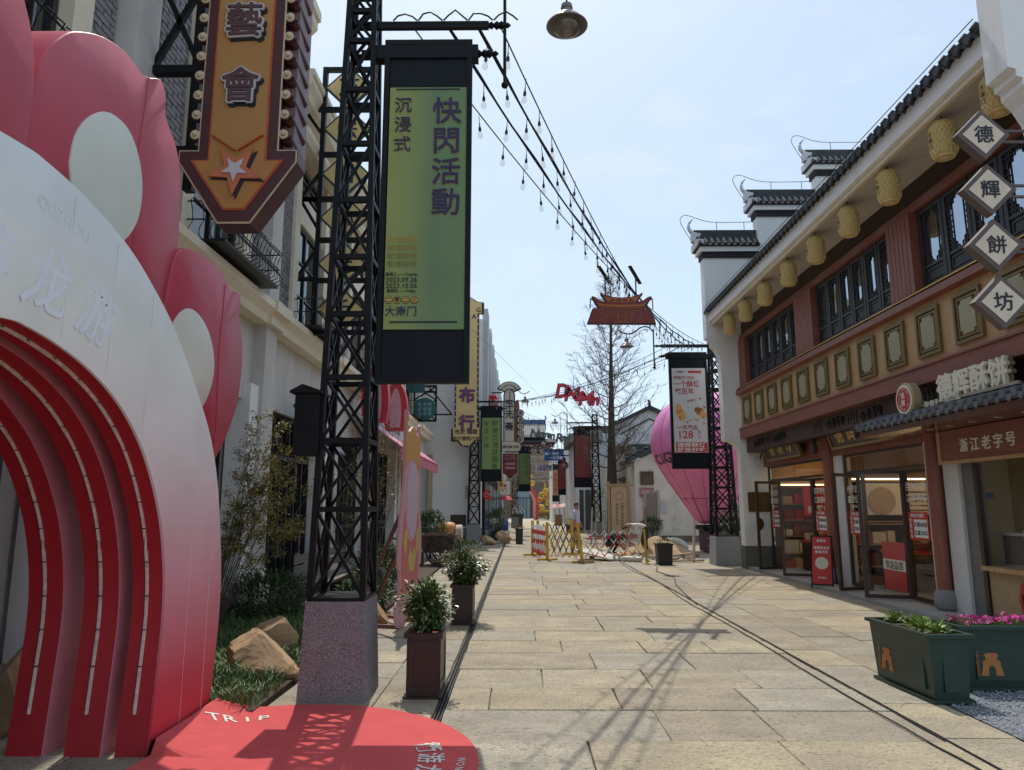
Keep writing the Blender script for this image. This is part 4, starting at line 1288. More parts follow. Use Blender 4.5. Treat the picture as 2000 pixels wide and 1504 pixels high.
cb.p('board', flat(body, 0, .03), PK)
cb.p('top_patch', flat(fine([(.22, 2.06), (.21, 2.4), (.24, 2.88), (.35, 2.6), (.6, 2.70), (.79, 2.58), (.91, 2.72), (.94, 2.1), (.8, 2.2), (.58, 2.26), (.36, 2.2), (.22, 2.06)], 3), .006, .006), OG)
cb.p('lilac_patch', flat(fine([(.38, 1.35), (.36, 1.9), (.45, 2.15), (.62, 2.2), (.8, 2.1), (.86, 1.8), (.8, 1.35), (.6, 1.15), (.38, 1.35)], 3), .005, .005), PL)
cb.p('coral_patch', flat(fine([(.2, .5), (.17, .9), (.22, 1.3), (.3, 1.55), (.36, 1.2), (.6, 1.12), (.82, 1.2), (.9, 1.5), (.95, 1.0), (.92, .6), (.75, .42), (.55, .38), (.35, .4), (.2, .5)], 3), .005, .005), CO)
for u in (.3, .86):
    cb.p('yellow_patch', flat([(u + .06 * cos(k * pi / 6), 1.12 + .17 * sin(k * pi / 6)) for k in range(12)], .009, .004), YE)
cb.p('yellow_patch', flat([(.45, .9), (.56, 1.05), (.62, .88), (.72, 1.05), (.8, .92), (.7, .7), (.5, .72)], .009, .004), YE)
for u, zt, bx, by in ((.2, 1.5, -2.25, 10.0), (.85, 1.5, -2.2, 10.9)):
    p = A0 + du * u - dn * .03 + V(0, 0, zt)
    cb.p('strut', MB().bar(p, (bx, by, .04), .05, .04), M('strut_wood', (.2, .1, .085), .8, var=.2))
    cb.p('foot_bar', MB().bar((bx, by, .03), A0 + du * u - dn * .03 + V(0, 0, .03), .05, .04), MATS['strut_wood'])

# small black lantern with a character
ln = T('garden_lantern', 'small black box lantern with cream panel standing among garden plants', 'lantern', (-2.42, 12.2, 0))
ln.p('plinth', MB().box(-2.6, -2.24, 12.05, 12.4, 0, .06), BLACK)
ln.p('case', MB().box(-2.56, -2.28, 12.1, 12.36, .07, .5), BLACK)
ln.p('cap', MB().taper(-2.62, -2.22, 12.04, 12.42, .5, .58, .06), BLACK)
pnl = ln.p('panel', MB().box(-2.52, -2.32, 12.09, 12.098, .1, .47), M('lantern_cream', (.62, .56, .42), .6))
ln.p('character', text(MB(), '南', .17, (-2.42, 12.085, .28), 'S', bold=.012, depth=.004), INK, pnl)
# low plank bench
lb = T('plank_bench', 'low weathered plank bench along the shop windows behind the tower', 'bench', (-3.3, 13.6, 0))
GW = M('weathered_plank', (.2, .175, .15), .85, var=.25, s=3, stretch=(6, .6, 6), bump=.4)
for k in range(3):
    lb.p('plank', MB().box(-3.55 + .17 * k, -3.40 + .17 * k, 11.7, 15.4, .36, .40), GW)
for k in range(2):
    lb.p('plank', MB().box(-3.61, -3.585, 11.7, 15.4, .5 + .17 * k, .64 + .17 * k), GW)
for y in (11.9, 13.5, 15.2):
    lb.p('leg', MB().box(-3.58, -3.08, y, y + .08, 0, .358), GW)
    lb.p('back_post', MB().box(-3.66, -3.612, y, y + .06, 0, .84), GW)

# wooden hand cart
ct = T('wooden_cart', 'old wooden handcart with large spoked wheel beside the garden rocks', 'cart', (-2.2, 20, 0))
CW = M('cart_wood', (.13, .085, .06), .85, var=.3, s=4, bump=.4); CWD = M('cart_dark', (.035, .028, .025), .7, var=.2)
ct.p('box', MB().add([(-2.6, 19.8, .35), (-1.85, 19.8, .35), (-1.85, 20.7, .35), (-2.6, 20.7, .35), (-2.72, 19.72, .78), (-1.75, 19.72, .78), (-1.75, 20.78, .78), (-2.72, 20.78, .78)], [(0, 3, 2, 1), (0, 1, 5, 4), (1, 2, 6, 5), (2, 3, 7, 6), (3, 0, 4, 7), (4, 5, 6, 7)]), CW)
ct.p('rim', MB().frame(-2.76, -1.71, 19.68, 20.82, .08, 'y', 0, 0) if False else MB().box(-2.76, -1.71, 19.68, 19.74, .78, .83).box(-2.76, -1.71, 20.76, 20.82, .78, .83).box(-2.76, -2.7, 19.75, 20.75, .78, .83).box(-1.77, -1.71, 19.75, 20.75, .78, .83), CW)
for yw in (19.62, 20.9):
    c = (-2.1, yw, .41)
    wh = ct.p('wheel', MB().tube([(c[0] + .4 * cos(2 * pi * k / 28), yw, c[2] + .4 * sin(2 * pi * k / 28)) for k in range(29)], .03, 6, cap=False), CWD)
    ct.p('inner_rim', MB().tube([(c[0] + .33 * cos(2 * pi * k / 24), yw, c[2] + .33 * sin(2 * pi * k / 24)) for k in range(25)], .014, 5, cap=False), CWD, wh)
    ct.p('hub', MB().lathe([(.05, -.05), (.07, 0), (.05, .05)], 12, c, ax='y'), CWD, wh)
    for k in range(8):
        a = 2 * pi * k / 8
        ct.p('spoke', MB().bar((c[0] + .05 * cos(a), yw, c[2] + .05 * sin(a)), (c[0] + .39 * cos(a), yw, c[2] + .39 * sin(a)), .022), CWD, wh)
ct.p('axle', MB().tube([(-2.1, 19.6, .41), (-2.1, 20.92, .41)], .03, 8), CWD)
ct.p('leg', MB().box(-2.66, -2.6, 19.8, 19.88, 0, .36), CW)
for yh in (19.85, 20.65):
    ct.p('handle', MB().bar((-2.6, yh, .5), (-3.5, yh, .75), .05), CW)
# orange barrow and its pale drum
ob = T('mixer_barrow', 'orange tub barrow with pale end rings beside the round bush', 'barrow', (-2.2, 24, 0))
ob.p('tub', MB().lathe([(.2, -.25), (.3, -.1), (.3, .2), (.24, .3)], 18, (-2.42, 24, .78), ax='x'), M('mixer_orange', (.55, .2, .02), .5, var=.2))
ob.p('ring', MB().lathe([(.24, 0), (.27, .02), (.27, .2), (.24, .22)], 18, (-2.1, 24, .72), ax='x'), M('mixer_pale', (.5, .42, .34), .7))
ob.p('leg', MB().bar((-2.6, 23.9, 0), (-2.45, 24, .6), .05), M('mixer_leg', (.3, .12, .02), .6))
ob.p('leg', MB().bar((-2.0, 23.9, 0), (-2.15, 24, .6), .05), MATS['mixer_leg'])

# ---------------------------------------------------------------- pink awning shop front further along the brick building
aw = T('pink_awning', 'pink shop awning with tall red rabbit ear inflatables above it', 'awning', (-3.7, 21.5, 3))
PG = gradient('awning_fabric', [(0, (.56, .13, .2)), (.35, (.6, .3, .36)), (1, (.62, .5, .53))], 2, 0, 1.0, r=.6)
aw.p('canopy', MB().add([(-4.1, 17.5, 3.95), (-4.1, 25.5, 3.95), (-2.9, 25.5, 3.05), (-2.9, 17.5, 3.05), (-4.1, 17.5, 3.9), (-4.1, 25.5, 3.9), (-2.9, 25.5, 3.0), (-2.9, 17.5, 3.0)], [(0, 1, 2, 3), (7, 6, 5, 4), (0, 3, 7, 4), (1, 5, 6, 2), (2, 6, 7, 3)]), PG)
aw.p('valance', MB().box(-2.93, -2.9, 17.5, 25.5, 2.72, 3.02), M('awning_rose', (.52, .13, .18), .6))
for y, h in ((17.6, 5.1), (20.6, 5.2)):
    e = fine([(-.28, 0), (-.34, .5), (-.26, 1.1), (0, 1.45), (.26, 1.1), (.34, .5), (.28, 0)], 3)
    ear = aw.p('ear', MB().prism([(-3.6 + u, h - 1.45 + v) for u, v in e], 'y', y, y + .35), M('ear_red', (.5, .025, .045), .5, var=.1))
    aw.p('inner_ear', MB().prism([(-3.6 + u * .5, h - 1.45 + v * .8 + .08) for u, v in e], 'y', y - .02, y - .002), M('ear_pink', (.58, .3, .34), .5), ear)

# ---------------------------------------------------------------- white plastered building beyond
WB = T('white_building', 'tall plain white plastered building with grey fin parapet behind the lattice tower', 'building', (-6, 46, 0))
WB.p('wall', MB().box(-13, -1.75, 32.85, 76, .62, 10.3), WHITE)
WB.p('plinth', MB().box(-13, -1.72, 32.82, 76, 0, .618), PLINTH)
FIN = M('grey_fin', (.46, .47, .48), .85, var=.1, s=2)
for k in range(11):
    y = 33.2 + 3.9 * k
    WB.p('fin', MB().box(-1.76, -1.5, y, y + 1.6, 4.6, 10.9), FIN)
    f = WB.p('window', MB().box(-1.74, -1.68, y + 1.9, y + 3.6, 5.4, 8.6), WFR)
    WB.p('pane', MB().box(-1.679, -1.675, y + 2.0, y + 3.5, 5.5, 8.5), PANE, f)
WB.p('string_course', MB().box(-1.78, -1.42, 33, 76, 4.2, 4.6), FIN)
pq = WB.p('plaque', MB().box(-3.12, -2.42, 32.82, 32.848, .7, 1.2), M('dark_plaque', (.03, .027, .025), .5))
mb = MB()
for k in range(7): text(mb, '龙游商帮旧址简介龙游县城南门街区', .04, (-2.77, 32.816, 1.13 - .06 * k), 'S', bold=.0, depth=.002, sx=.9)
WB.p('lettering', mb, M('plaque_gold', (.22, .17, .1), .5), pq, kind='stuff')
WB.p('meter_box', MB().box(-2.45, -2.22, 32.6, 32.845, 1.95, 2.5), M('meter_grey', (.5, .48, .45), .6))
WB.p('notice_board', MB().box(-4.15, -3.95, 32.6, 32.84, .9, 3.9), M('notice_tan', (.5, .42, .25), .7))
# shop fronts along its street side
TEAL = M('teal_glass', (.03, .075, .09), .1, var=.3, spec=.8)
for k, (y0, y1, mt) in enumerate(((33.6, 37.5, TEAL), (38.2, 43, BLACK), (43.6, 50, WFR), (51, 58, BROWNFR), (59, 68, WFR))):
    f = WB.p('shopfront', MB().box(-1.74, -1.62, y0, y1, .05, 3.3), BLACK)
    for j in range(4):
        a, b = lerp(y0, y1, j / 4) + .06, lerp(y0, y1, (j + 1) / 4) - .06
        WB.p('shop_pane', MB().box(-1.62, -1.6, a, b, .12, 2.7), TEAL if k != 3 else PANE, f)
rd = T('red_paper_cut', 'red paper cut decoration on the teal shop glass', 'decoration', (-1.5, 34, 1.9))
rg = random.Random(4)
for k in range(9):
    a = k * .698
    rd.p('petal', MB().prism([(-1.5 + .07 * cos(q * pi / 3) + .14 * cos(a) * (k > 0), 2.1 + .07 * sin(q * pi / 3) + .16 * sin(a) * (k > 0)) for q in range(6)], 'y', 33.3 - .005 * k, 33.32 - .005 * k), RED)
rd.p('cord', MB().tube([(-1.5, 33.3, 2.3), (-1.5, 33.3, 3.3)], .006, 4), CABLE)
# ---------------------------------------------------------------- pastry shop: white gable walls, timber upper floor, glazed ground floor
RB_ = T('pastry_shop', 'two storey timber fronted shop with white stepped gables and tiled eaves', 'building', (8, 13, 0))
UX = 6.0                                     # upper wall plane
def gable(y0, y1):
    """stepped horse-head gable wall, corbelled out towards the street at its top"""
    prof = [(5.83, 0), (5.83, 2.95), (5.80, 3.08), (5.72, 3.2), (5.6, 3.28), (5.45, 3.32), (5.43, 3.36), (5.43, 5.45), (5.40, 5.62), (5.32, 5.78), (5.22, 5.9), (5.22, 5.98), (5.16, 6.0), (5.16, 6.08), (5.08, 6.1), (5.08, 8.35), (6.62, 8.35), (6.62, 9.55), (8.35, 9.55), (8.35, 10.75), (10.2, 10.75), (10.2, 8.), (6.58, 3.3), (6.58, 0)]
    w = RB_.p('gable_wall', MB().prism(prof, 'y', y0, y1), WHITE)
    RB_.p('gable_plinth', MB().box(5.815, 6.595, y0 - .015, y1 + .015, .001, .58), M('dark_plinth', (.13, .135, .12), .9, var=.15, s=4, bump=.3, bs=90), w)
    for xa, xb, z in ((5.08, 6.62, 8.35), (6.62, 8.35, 9.55), (8.35, 10.2, 10.75)):
        RB_.p('black_band', MB().box(xa - .03, xb, y0 - .05, y1 + .05, z + .001, z + .16), M('cap_black', (.018, .019, .022), .8), w)
        RB_.p('white_corbel', MB().box(xa - .1, xb, y0 - .11, y1 + .11, z + .162, z + .3), WHITE, w)
        RB_.p('cap_body', MB().prism([(y0 - .2, z + .31), (y1 + .2, z + .31), ((y0 + y1) / 2 + .08, z + .62), ((y0 + y1) / 2 - .08, z + .62)], 'x', xa - .16, xb), TILE, w)
        x = xa - .1
        while x < xb - .05:
            for s, yy in ((-1, y0 - .2), (1, y1 + .2)):
                RB_.p('cap_tile', MB().tube([(x, yy - s * .0 + s * .02, z + .335), (x, (y0 + y1) / 2 + s * .09, z + .62)], .05, 6), TILE, w) if s < 0 else None
            x += .17
        RB_.p('ridge', MB().box(xa - .2, xb, (y0 + y1) / 2 - .06, (y0 + y1) / 2 + .06, z + .62, z + .86), TILE, w)
        ym = (y0 + y1) / 2
        RB_.p('end_block', MB().box(xa - .2, xa - .0, y0 - .14, y1 + .14, z + .315, z + .5).box(xa - .26, xa - .05, ym - .1, ym + .1, z + .52, z + .76), WHITE2, w)
        horn = fine([(xa - .02, z + .72), (xa - .2, z + .78), (xa - .32, z + .92), (xa - .3, z + 1.08), (xa - .2, z + 1.2)], 3)
        RB_.p('ridge_horn', MB().tube([(a, ym, b) for a, b in horn], .085, 7, .015), WHITE2, w)
        wire = fine([(xb - .05, z + 1.12), (xa + .3, z + 1.12), (xa - .35, z + 1.32), (xa - .55, z + 1.2), (xa - .45, z + .9), (xa - .1, z + .3)], 4)
        RB_.p('lightning_wire', MB().tube([(a, ym, b) for a, b in wire], .009, 4), CABLE, w)
        for q in (.3, .8):
            RB_.p('wire_post', MB().tube([(lerp(xa, xb, q), ym, z + .86), (lerp(xa, xb, q), ym, z + 1.12)], .009, 4), CABLE, w)
gable(6.85, 7.2)
gable(19.0, 19.35)
YA, YB = 7.2, 19.0
# eaves and roof
RB_.p('roof_slope', MB().prism([(5.06, 6.78), (5.06, 6.84), (9.5, 9.9), (9.5, 9.8)], 'y', YA, YB), TILE)
RB_.p('fascia', MB().box(5.14, 5.2, YA, YB, 6.52, 6.78), WHITE)
RB_.p('soffit_moulding', MB().prism([(5.2, 6.44), (5.2, 6.6), (5.34, 6.6), (5.34, 6.50), (5.27, 6.48), (5.25, 6.44)], 'y', YA, YB), CREAM)
RB_.p('soffit', MB().box(5.34, UX + .3, YA, YB, 6.49, 6.53), M('soffit_render', (.58, .53, .46), .9, var=.06))
y = YA + .06
rg = random.Random(2)
ti = MB().lathe([(.05, -.35), (.055, .0), (.05, .02)], 10, ax='x').mesh('eave_tile', TILE)
dr = MB().prism([(-.085, .02), (.085, .02), (.06, -.04), (0, -.09), (-.06, -.04)], 'x', -.01, .01).mesh('drip_tile', TILE)
RB_ob = RB_.o
off = V(*RB_.loc)
while y < YB - .02:
    c = child('eave_tile', ti, RB_ob, V(5.06, y, 6.86) - off, (0, .6 * 1, 0))
    c.rotation_euler = (0, pi - R_(-34), 0)
    child('drip_tile', dr, RB_ob, V(5.04, y + .1, 6.80) - off, (rg.uniform(-.05, .05), 0, 0))
    y += .2
for k in range(5):
    x = 5.3 + .55 * k
    RB_.p('tile_course', MB().box(x, x + .05, YA, YB, 6.84 + (x - 5.06) * .69 + .0, 6.84 + (x - 5.06) * .69 + .09), TILE)
RB_.p('eave_wire', MB().tube([(5.02, YA, 6.91), (5.02, 11, 6.9), (5.02, 15, 6.9), (5.02, YB, 6.91)], .008, 4), CABLE)
# upper floor
RB_.p('upper_wall', MB().box(UX + .12, 10, YA, YB, 3.3, 6.49), WOOD_DK)
RB_.p('head_panel', MB().box(UX + .02, UX + .12, YA, YB, 6.12, 6.49), WOOD_DK)
RB_.p('head_beam', MB().box(UX - .06, UX + .1, YA, YB, 5.98, 6.12), WOOD_RED)
RB_.p('ledge', MB().prism([(5.86, 4.5), (5.78, 4.52), (5.78, 4.62), (5.84, 4.66), (UX + .1, 4.72), (UX + .1, 4.5)], 'y', YA, YB), WOOD_RED)
RB_.p('ledge_sun_strip', MB().box(5.80, 5.86, YA, YB, 4.665, 4.68), M('ledge_sun_strip', (.7, .45, .12), .3, met=.5))  # sunlit line along the ledge, put into a gold coloured strip
for a, b in ((14.1, 15.0), (10.35, 11.05), (18.45, 18.98)):
    po = RB_.p('clad_post', MB().box(UX - .09, UX + .1, a, b, 4.73, 5.98), WOOD_POST)
    n = max(3, int((b - a) / .11))
    for k in range(n):
        RB_.p('board', MB().box(UX - .105, UX - .0905, lerp(a, b, k / n) + .008, lerp(a, b, (k + 1) / n) - .008, 4.74, 5.97), WOOD_POST, po)
def lattice_leaf(y0, y1, z0, z1, x):
    """one casement: frame, pane, lower panel and corner fretwork"""
    f = RB_.p('window', MB().frame(y0, y1, z0, z1, .07, 'x', x - .04, x + .03), WOOD_BLK)
    RB_.p('panel', MB().box(x - .012, x + .02, y0 + .07, y1 - .07, z0 + .07, z0 + .30), WOOD_BLK, f)
    RB_.p('panel_mould', MB().frame(y0 + .09, y1 - .09, z0 + .1, z0 + .27, .025, 'x', x - .025, x - .013), WOOD_BLK, f)
    RB_.p('rail', MB().box(x - .035, x + .02, y0 + .07, y1 - .07, z0 + .301, z0 + .345), WOOD_BLK, f)
    RB_.p('pane', MB().box(x, x + .008, y0 + .07, y1 - .07, z0 + .345, z1 - .07), MIRROR, f)
    a, b, c, d = y0 + .07, y1 - .07, z0 + .345, z1 - .07
    fr = MB()
    t_ = .013
    def hb(ya, yb, z): fr.box(x - .028, x - .008, ya, yb, z - t_ / 2, z + t_ / 2)
    def vb(y, za, zb): fr.box(x - .028, x - .008, y - t_ / 2, y + t_ / 2, za, zb)
    iy0, iy1 = a + .07, b - .07
    vb(iy0, c, d); vb(iy1, c, d)
    for zc, s in ((c, 1), (d, -1)):
        for yy, q in ((a, 1), (b, -1)):
            for k, (w_, h_) in enumerate(((.16, .06), (.11, .12), (.06, .18))):
                lo, hi = sorted((yy, yy + q * w_)); hb(lo, hi, zc + s * h_)
                lo, hi = sorted((zc, zc + s * h_)); vb(yy + q * w_, lo, hi)
    n = 5
    for k in range(1, n):
        z = lerp(c + .2, d - .2, k / n)
        hb(a, iy0, z); hb(iy1, b, z)
    RB_.p('fretwork', fr, WOOD_BLK, f)
for a, b, n in ((15.02, 18.43, 6), (11.07, 14.08, 6), (7.25, 10.33, 5)):
    for k in range(n):
        lattice_leaf(lerp(a, b, k / n) + .01, lerp(a, b, (k + 1) / n) - .01, 4.75, 5.97, UX + .05)
# panelled band and beams
RB_.p('panel_band', MB().box(5.9, UX + .11, YA, YB, 3.62, 4.5), WOOD_TAN)
for k in range(13):
    yc = 18.42 - .925 * k
    if yc < YA + .3: break
    p = RB_.p('wall_panel', MB().frame(yc - .29, yc + .29, 3.72, 4.40, .045, 'x', 5.855, 5.899), BRONZE)
    RB_.p('panel_inner_frame', MB().frame(yc - .22, yc + .22, 3.79, 4.33, .03, 'x', 5.868, 5.899), BRONZE, p)
    q, c0 = .165, .05
    oct_ = [(-q + c0, -.23), (q - c0, -.23), (q - c0, -.18), (q, -.18), (q, .18), (q - c0, .18), (q - c0, .23), (-q + c0, .23), (-q + c0, .18), (-q, .18), (-q, -.18), (-q + c0, -.18)]
    RB_.p('panel_face', MB().prism([(yc + u, 4.06 + v) for u, v in oct_], 'x', 5.865, 5.899), BRONZE_IN, p)
RB_.p('red_beam', MB().box(5.84, UX + .3, YA, YB, 3.34, 3.62), WOOD_RED)
RB_.p('red_beam_edge', MB().box(5.815, 5.839, YA, YB, 3.585, 3.615), WOOD_RED)
RB_.p('carved_beam', MB().box(6.0, 6.5, YA, YB, 2.98, 3.34), WOOD_DK)
# carved scrolls and fretwork on the dark beam
for yc in (18.0, 16.6, 13.6, 12.2, 9.6, 8.6):
    mb = MB()
    for k in range(4):
        a = yc - .3 + .2 * k
        sp = [(5.985, a + .075 * (1 - q / 16) * cos(q * .6 + k), 3.16 + .09 * (1 - q / 16) * sin(q * .6 + k)) for q in range(14)]
        mb.tube(sp, .024, 5)
    RB_.p('carving', mb, M('carving_black', (.014, .01, .01), .6), kind='stuff')
for yc in (17.3, 14.4, 12.9, 10.5):
    mb = MB()
    for q in (-1, 1):
        for (u, v, w_, h_) in ((.0, .1, .16, .015), (.0, -.1, .16, .015), (.16, -.1, .015, .2), (.05, -.04, .015, .14), (.05, -.04, .07, .015), (.22, .0, .15, .015)):
            a, b = sorted((yc + q * u, yc + q * (u + w_)))
            mb.box(5.985, 6.0, a, b, 3.16 + v, 3.16 + v + h_)
    RB_.p('fretwork', mb, WOOD_DK, kind='stuff')
# hanging drop at the second column
RB_.p('pendant', MB().lathe([(.05, .3), (.05, .12), (.08, .1), (.06, .06), (.085, 0), (.07, -.06), (.02, -.1)], 14, (6.12, 15.0, 2.75)), WOOD_DK)
# ground floor
RB_.p('lintel_panel', MB().box(6.42, 6.6, 7.3, 19.0, 2.6, 2.98), WOOD_RED)
RB_.p('threshold', MB().box(5.86, 7.2, 7.2, 19.0, -.04, .06), M('threshold_concrete', (.34, .33, .31), .85, var=.1, s=3, bump=.2))
RB_.p('shop_floor', MB().box(7.2, 11, 7.2, 19.0, -.04, .05), M('shop_tiles', (.3, .24, .17), .3, var=.15))
RB_.p('shop_ceiling', MB().box(6.6, 11, 7.2, 19, 2.95, 3.0), M('shop_ceiling', (.45, .35, .25), .6))
RB_.p('shop_back', MB().box(9.6, 9.7, 7.2, 19, 0, 2.95), M('shop_back_wall', (.32, .2, .105), .6, var=.2))
RB_.p('shop_end', MB().box(6.6, 9.7, 18.95, 19.0, 0, 2.95), MATS['shop_back_wall'])
RB_.p('shop_divider', MB().box(6.62, 9.7, 15.0, 15.1, 0, 2.95), WOOD_DK)
RB_.p('shop_divider', MB().box(6.62, 9.7, 11.35, 11.45, 0, 2.95), WHITE2)
for yc in (11.2, 15.0):
    co = RB_.p('column', MB().lathe([(.11, .3), (.112, 1.6), (.105, 3.0)], 20, (6.4, yc, 0)), WOOD_POST)
    RB_.p('column_stone', MB().lathe([(.12, .0), (.16, .04), (.175, .14), (.16, .24), (.125, .3)], 20, (6.4, yc, .06)), GRANITE_L, co)
    RB_.p('white_jamb', MB().box(6.45, 6.62, yc - .52, yc - .14, .06, 2.6), WHITE2)
    RB_.p('white_jamb', MB().box(6.45, 6.62, yc + .14, yc + .34, .06, 2.6), WHITE2)
SIGNW = M('glass_white_print', (.7, .69, .67), .6)
def door(y0, y1, x=6.5, ang=0., name='door', z1=2.2, hinge=None):
    """glazed leaf; ang swings it about its y0 or y1 edge into the street"""
    d = RB_.p(name, MB().frame(y0, y1, .08, z1, .06, 'x', x - .025, x + .025), BROWNFR)
    RB_.p('pane', MB().quad((x, y0 + .06, .14), (x, y1 - .06, .14), (x, y1 - .06, z1 - .06), (x, y0 + .06, z1 - .06)), CLEAR, d)
    if name == 'door':
        ye = y1 - .1 if hinge == 'a' else y0 + .1
        if y1 > 18 or (hinge == 'b' and y0 > 17):
            RB_.p('handle', MB().prism([(ye - .04, 1.0)] + [(ye - .04 + .16 * sin(k * pi / 8), 1.16 - .16 * cos(k * pi / 8)) for k in range(9)], 'x', x - .035, x - .026), BROWNFR, d)
        else:
            RB_.p('handle', MB().tube([(x - .03, ye, .85), (x - .06, ye, .87), (x - .06, ye, 1.25), (x - .03, ye, 1.27)], .011, 6), BROWNFR, d)
    if ang:
        hy = y0 if hinge == 'a' else y1
        m = Matrix.Translation(V(x, hy, 0) - off) @ Matrix.Rotation(ang, 4, 'Z') @ Matrix.Translation(off - V(x, hy, 0))
        d.matrix_basis = m
    return d
# bay one (far): fixed panes, two doors standing open; bay two likewise
for ya, yb in ((15.34, 18.9), (11.54, 14.48)):
    for a, b in ((ya, ya + .75), (yb - .75, yb)):
        door(a, b, name='fixed_light')
    RB_.p('transom_light', MB().frame(ya, yb, 2.22, 2.6, .05, 'x', 6.475, 6.525), BROWNFR)
    RB_.p('pane', MB().quad((6.5, ya + .05, 2.27), (6.5, yb - .05, 2.27), (6.5, yb - .05, 2.55), (6.5, ya + .05, 2.55)), CLEAR)
    door(ya + .77, ya + 1.5, ang=R_(72), hinge='a')
    door(yb - 1.5, yb - .77, ang=R_(-72), hinge='b')
# writing on the glass
for yc, s in ((18.5, 0), (15.75, 1), (14.1, 0), (11.95, 1)):
    a, b = (('传承百年', '盛世佳味') if s == 0 else ('百年老字', '江南老味'))
    RB_.p('glass_lettering', text(MB(), a, .155, (6.486, yc, 1.92), 'W', depth=.002), SIGNW)
    RB_.p('glass_lettering', text(MB(), b, .155, (6.486, yc, 1.73), 'W', depth=.002), SIGNW)
    RB_.p('glass_lettering', text(MB(), '——始于1925——', .06, (6.486, yc, 1.59), 'W', depth=.002), SIGNW, kind='stuff')
    st = RB_.p('price_sticker', MB().box(6.484, 6.488, yc - .3, yc + .3, 1.05, 1.5), RED)
    RB_.p('price_panel', MB().box(6.481, 6.483, yc - .27, yc + .12, 1.09, 1.38), WHITEP, st)
    RB_.p('price_lettering', text(MB(), '买满200送', .085, (6.479, yc - .075, 1.30), 'W', depth=.002), INK, st)
    RB_.p('price_lettering', text(MB(), '立减120元', .085, (6.479, yc - .075, 1.17), 'W', depth=.002), INK, st)
    RB_.p('price_lettering', text(MB(), '金秋开业酬宾', .07, (6.479, yc, 1.445), 'W', depth=.002), WHITEP, st)
    RB_.p('price_lettering', vtext(MB(), '优惠活动', .075, (6.479, yc + .21, 1.36), 'W', depth=.002), WHITEP, st)
ws = RB_.p('welcome_sticker', MB().box(6.484, 6.488, 12.45, 13.2, .16, .98), RED)
RB_.p('welcome_panel', MB().box(6.481, 6.483, 12.45, 13.2, .5, .68), IVORY, ws)
RB_.p('welcome_lettering', text(MB(), '欢迎品尝', .15, (6.479, 12.82, .59), 'W', depth=.002), BROWNFR, ws)
# shop fittings behind the glass
WARM = M('cove_light', (1., .72, .36), .5, emit=2.4)
for ya, yb in ((15.3, 18.9), (11.5, 14.9)):
    RB_.p('cove_light', MB().box(9.3, 9.58, ya, yb, 2.45, 2.5), WARM)
    for xq in (7.3, 8.4):
        RB_.p('ceiling_light', MB().box(xq, xq + .12, ya + .2, yb - .2, 2.92, 2.945), WARM)
    RB_.p('wall_shelf', MB().box(9.25, 9.59, ya + .2, yb - .2, 1.0, 1.06), WOOD_TAN)
    RB_.p('wall_shelf', MB().box(9.25, 9.59, ya + .2, yb - .2, 1.6, 1.66), WOOD_TAN)
    for k in range(9):
        a = ya + .35 + .34 * k
        if a < yb - .5:
            RB_.p('gift_box', MB().box(9.28, 9.55, a, a + .26, 1.07, 1.07 + .18 + .12 * (k % 3)), RED if k % 3 else MATS['led_strip'])
    RB_.p('counter', MB().box(7.6, 8.3, ya + .4, yb - 1.2, .05, .95), WOOD_TAN)
    RB_.p('counter_top', MB().box(7.55, 8.35, ya + .35, yb - 1.15, .951, 1.0), M('counter_red', (.4, .04, .03), .5))
    for k in range(6):
        a = ya + .5 + .28 * k
        RB_.p('gift_box', MB().box(7.65, 7.95, a, a + .22, 1.001, 1.16 + .06 * (k % 2)), M('box_gold', (.5, .3, .1), .5) if k % 2 else RED)
# stocked shelves on the partition each doorway looks at
rg = random.Random(66)
GB = [RED, M('box_gold', (.5, .3, .1), .5), M('box_cream', (.62, .55, .42), .6), M('box_wine', (.2, .03, .03), .5), M('box_tan', (.42, .28, .15), .6)]
for yw, xa, xb in ((14.98, 6.72, 9.5), (18.93, 6.72, 9.5)):
    for z in (.42, .85, 1.25, 1.65 if yw > 15 else 1.3, 2.1):
        RB_.p('shelf', MB().box(xa, xb, yw - .32, yw, z - .02, z), WOOD_TAN)
    for z, h in ((.06, .3), (.43, .34), (.86, .3)) + (((1.26, .3), (1.66, .32)) if yw > 15 else ()):
        x = xa + .04
        while x < xb - .3:
            w_ = rg.uniform(.12, .34)
            if rg.random() < .88:
                RB_.p('gift_box', MB().box(x, x + w_, yw - .28, yw - .05, z, z + h * rg.uniform(.5, .95)), rg.choice(GB))
            x += w_ + rg.uniform(.02, .07)
    RB_.p('cove_light', MB().box(xa, xb, yw - .3, yw - .24, 2.12, 2.15), WARM)
    RB_.p('display_table', MB().box(6.95, 8.2, yw - 1.5, yw - .8, .06, .72), WOOD_DK)
    RB_.p('table_cloth', MB().box(6.92, 8.23, yw - 1.53, yw - .77, .721, .78), RED)
    for k in range(8):
        a, b = 7.0 + .3 * (k % 4), yw - 1.45 + .34 * (k // 4)
        RB_.p('gift_box', MB().box(a, a + .22, b, b + .24, .781, .86 + rg.uniform(0, .14)), rg.choice(GB))
pb = RB_.p('bun_poster', MB().box(6.85, 8.6, 14.62, 14.64, 1.42, 2.05), WHITEP)
RB_.p('bun_picture', MB().lathe([(.27, 0), (.27, .01)], 24, (7.25, 14.6, 1.7), ax='y'), M('bun_tan', (.5, .4, .3), .6), pb)
for k in range(5):
    RB_.p('poster_lines', MB().box(7.75, 8.45, 14.612, 14.618, 1.5 + .09 * k, 1.53 + .09 * k), M('poster_brown', (.25, .17, .12), .6), pb)
ss = RB_.p('red_shop_sign', MB().box(7.2, 7.95, 18.5, 18.52, 1.35, 2.1), RED)
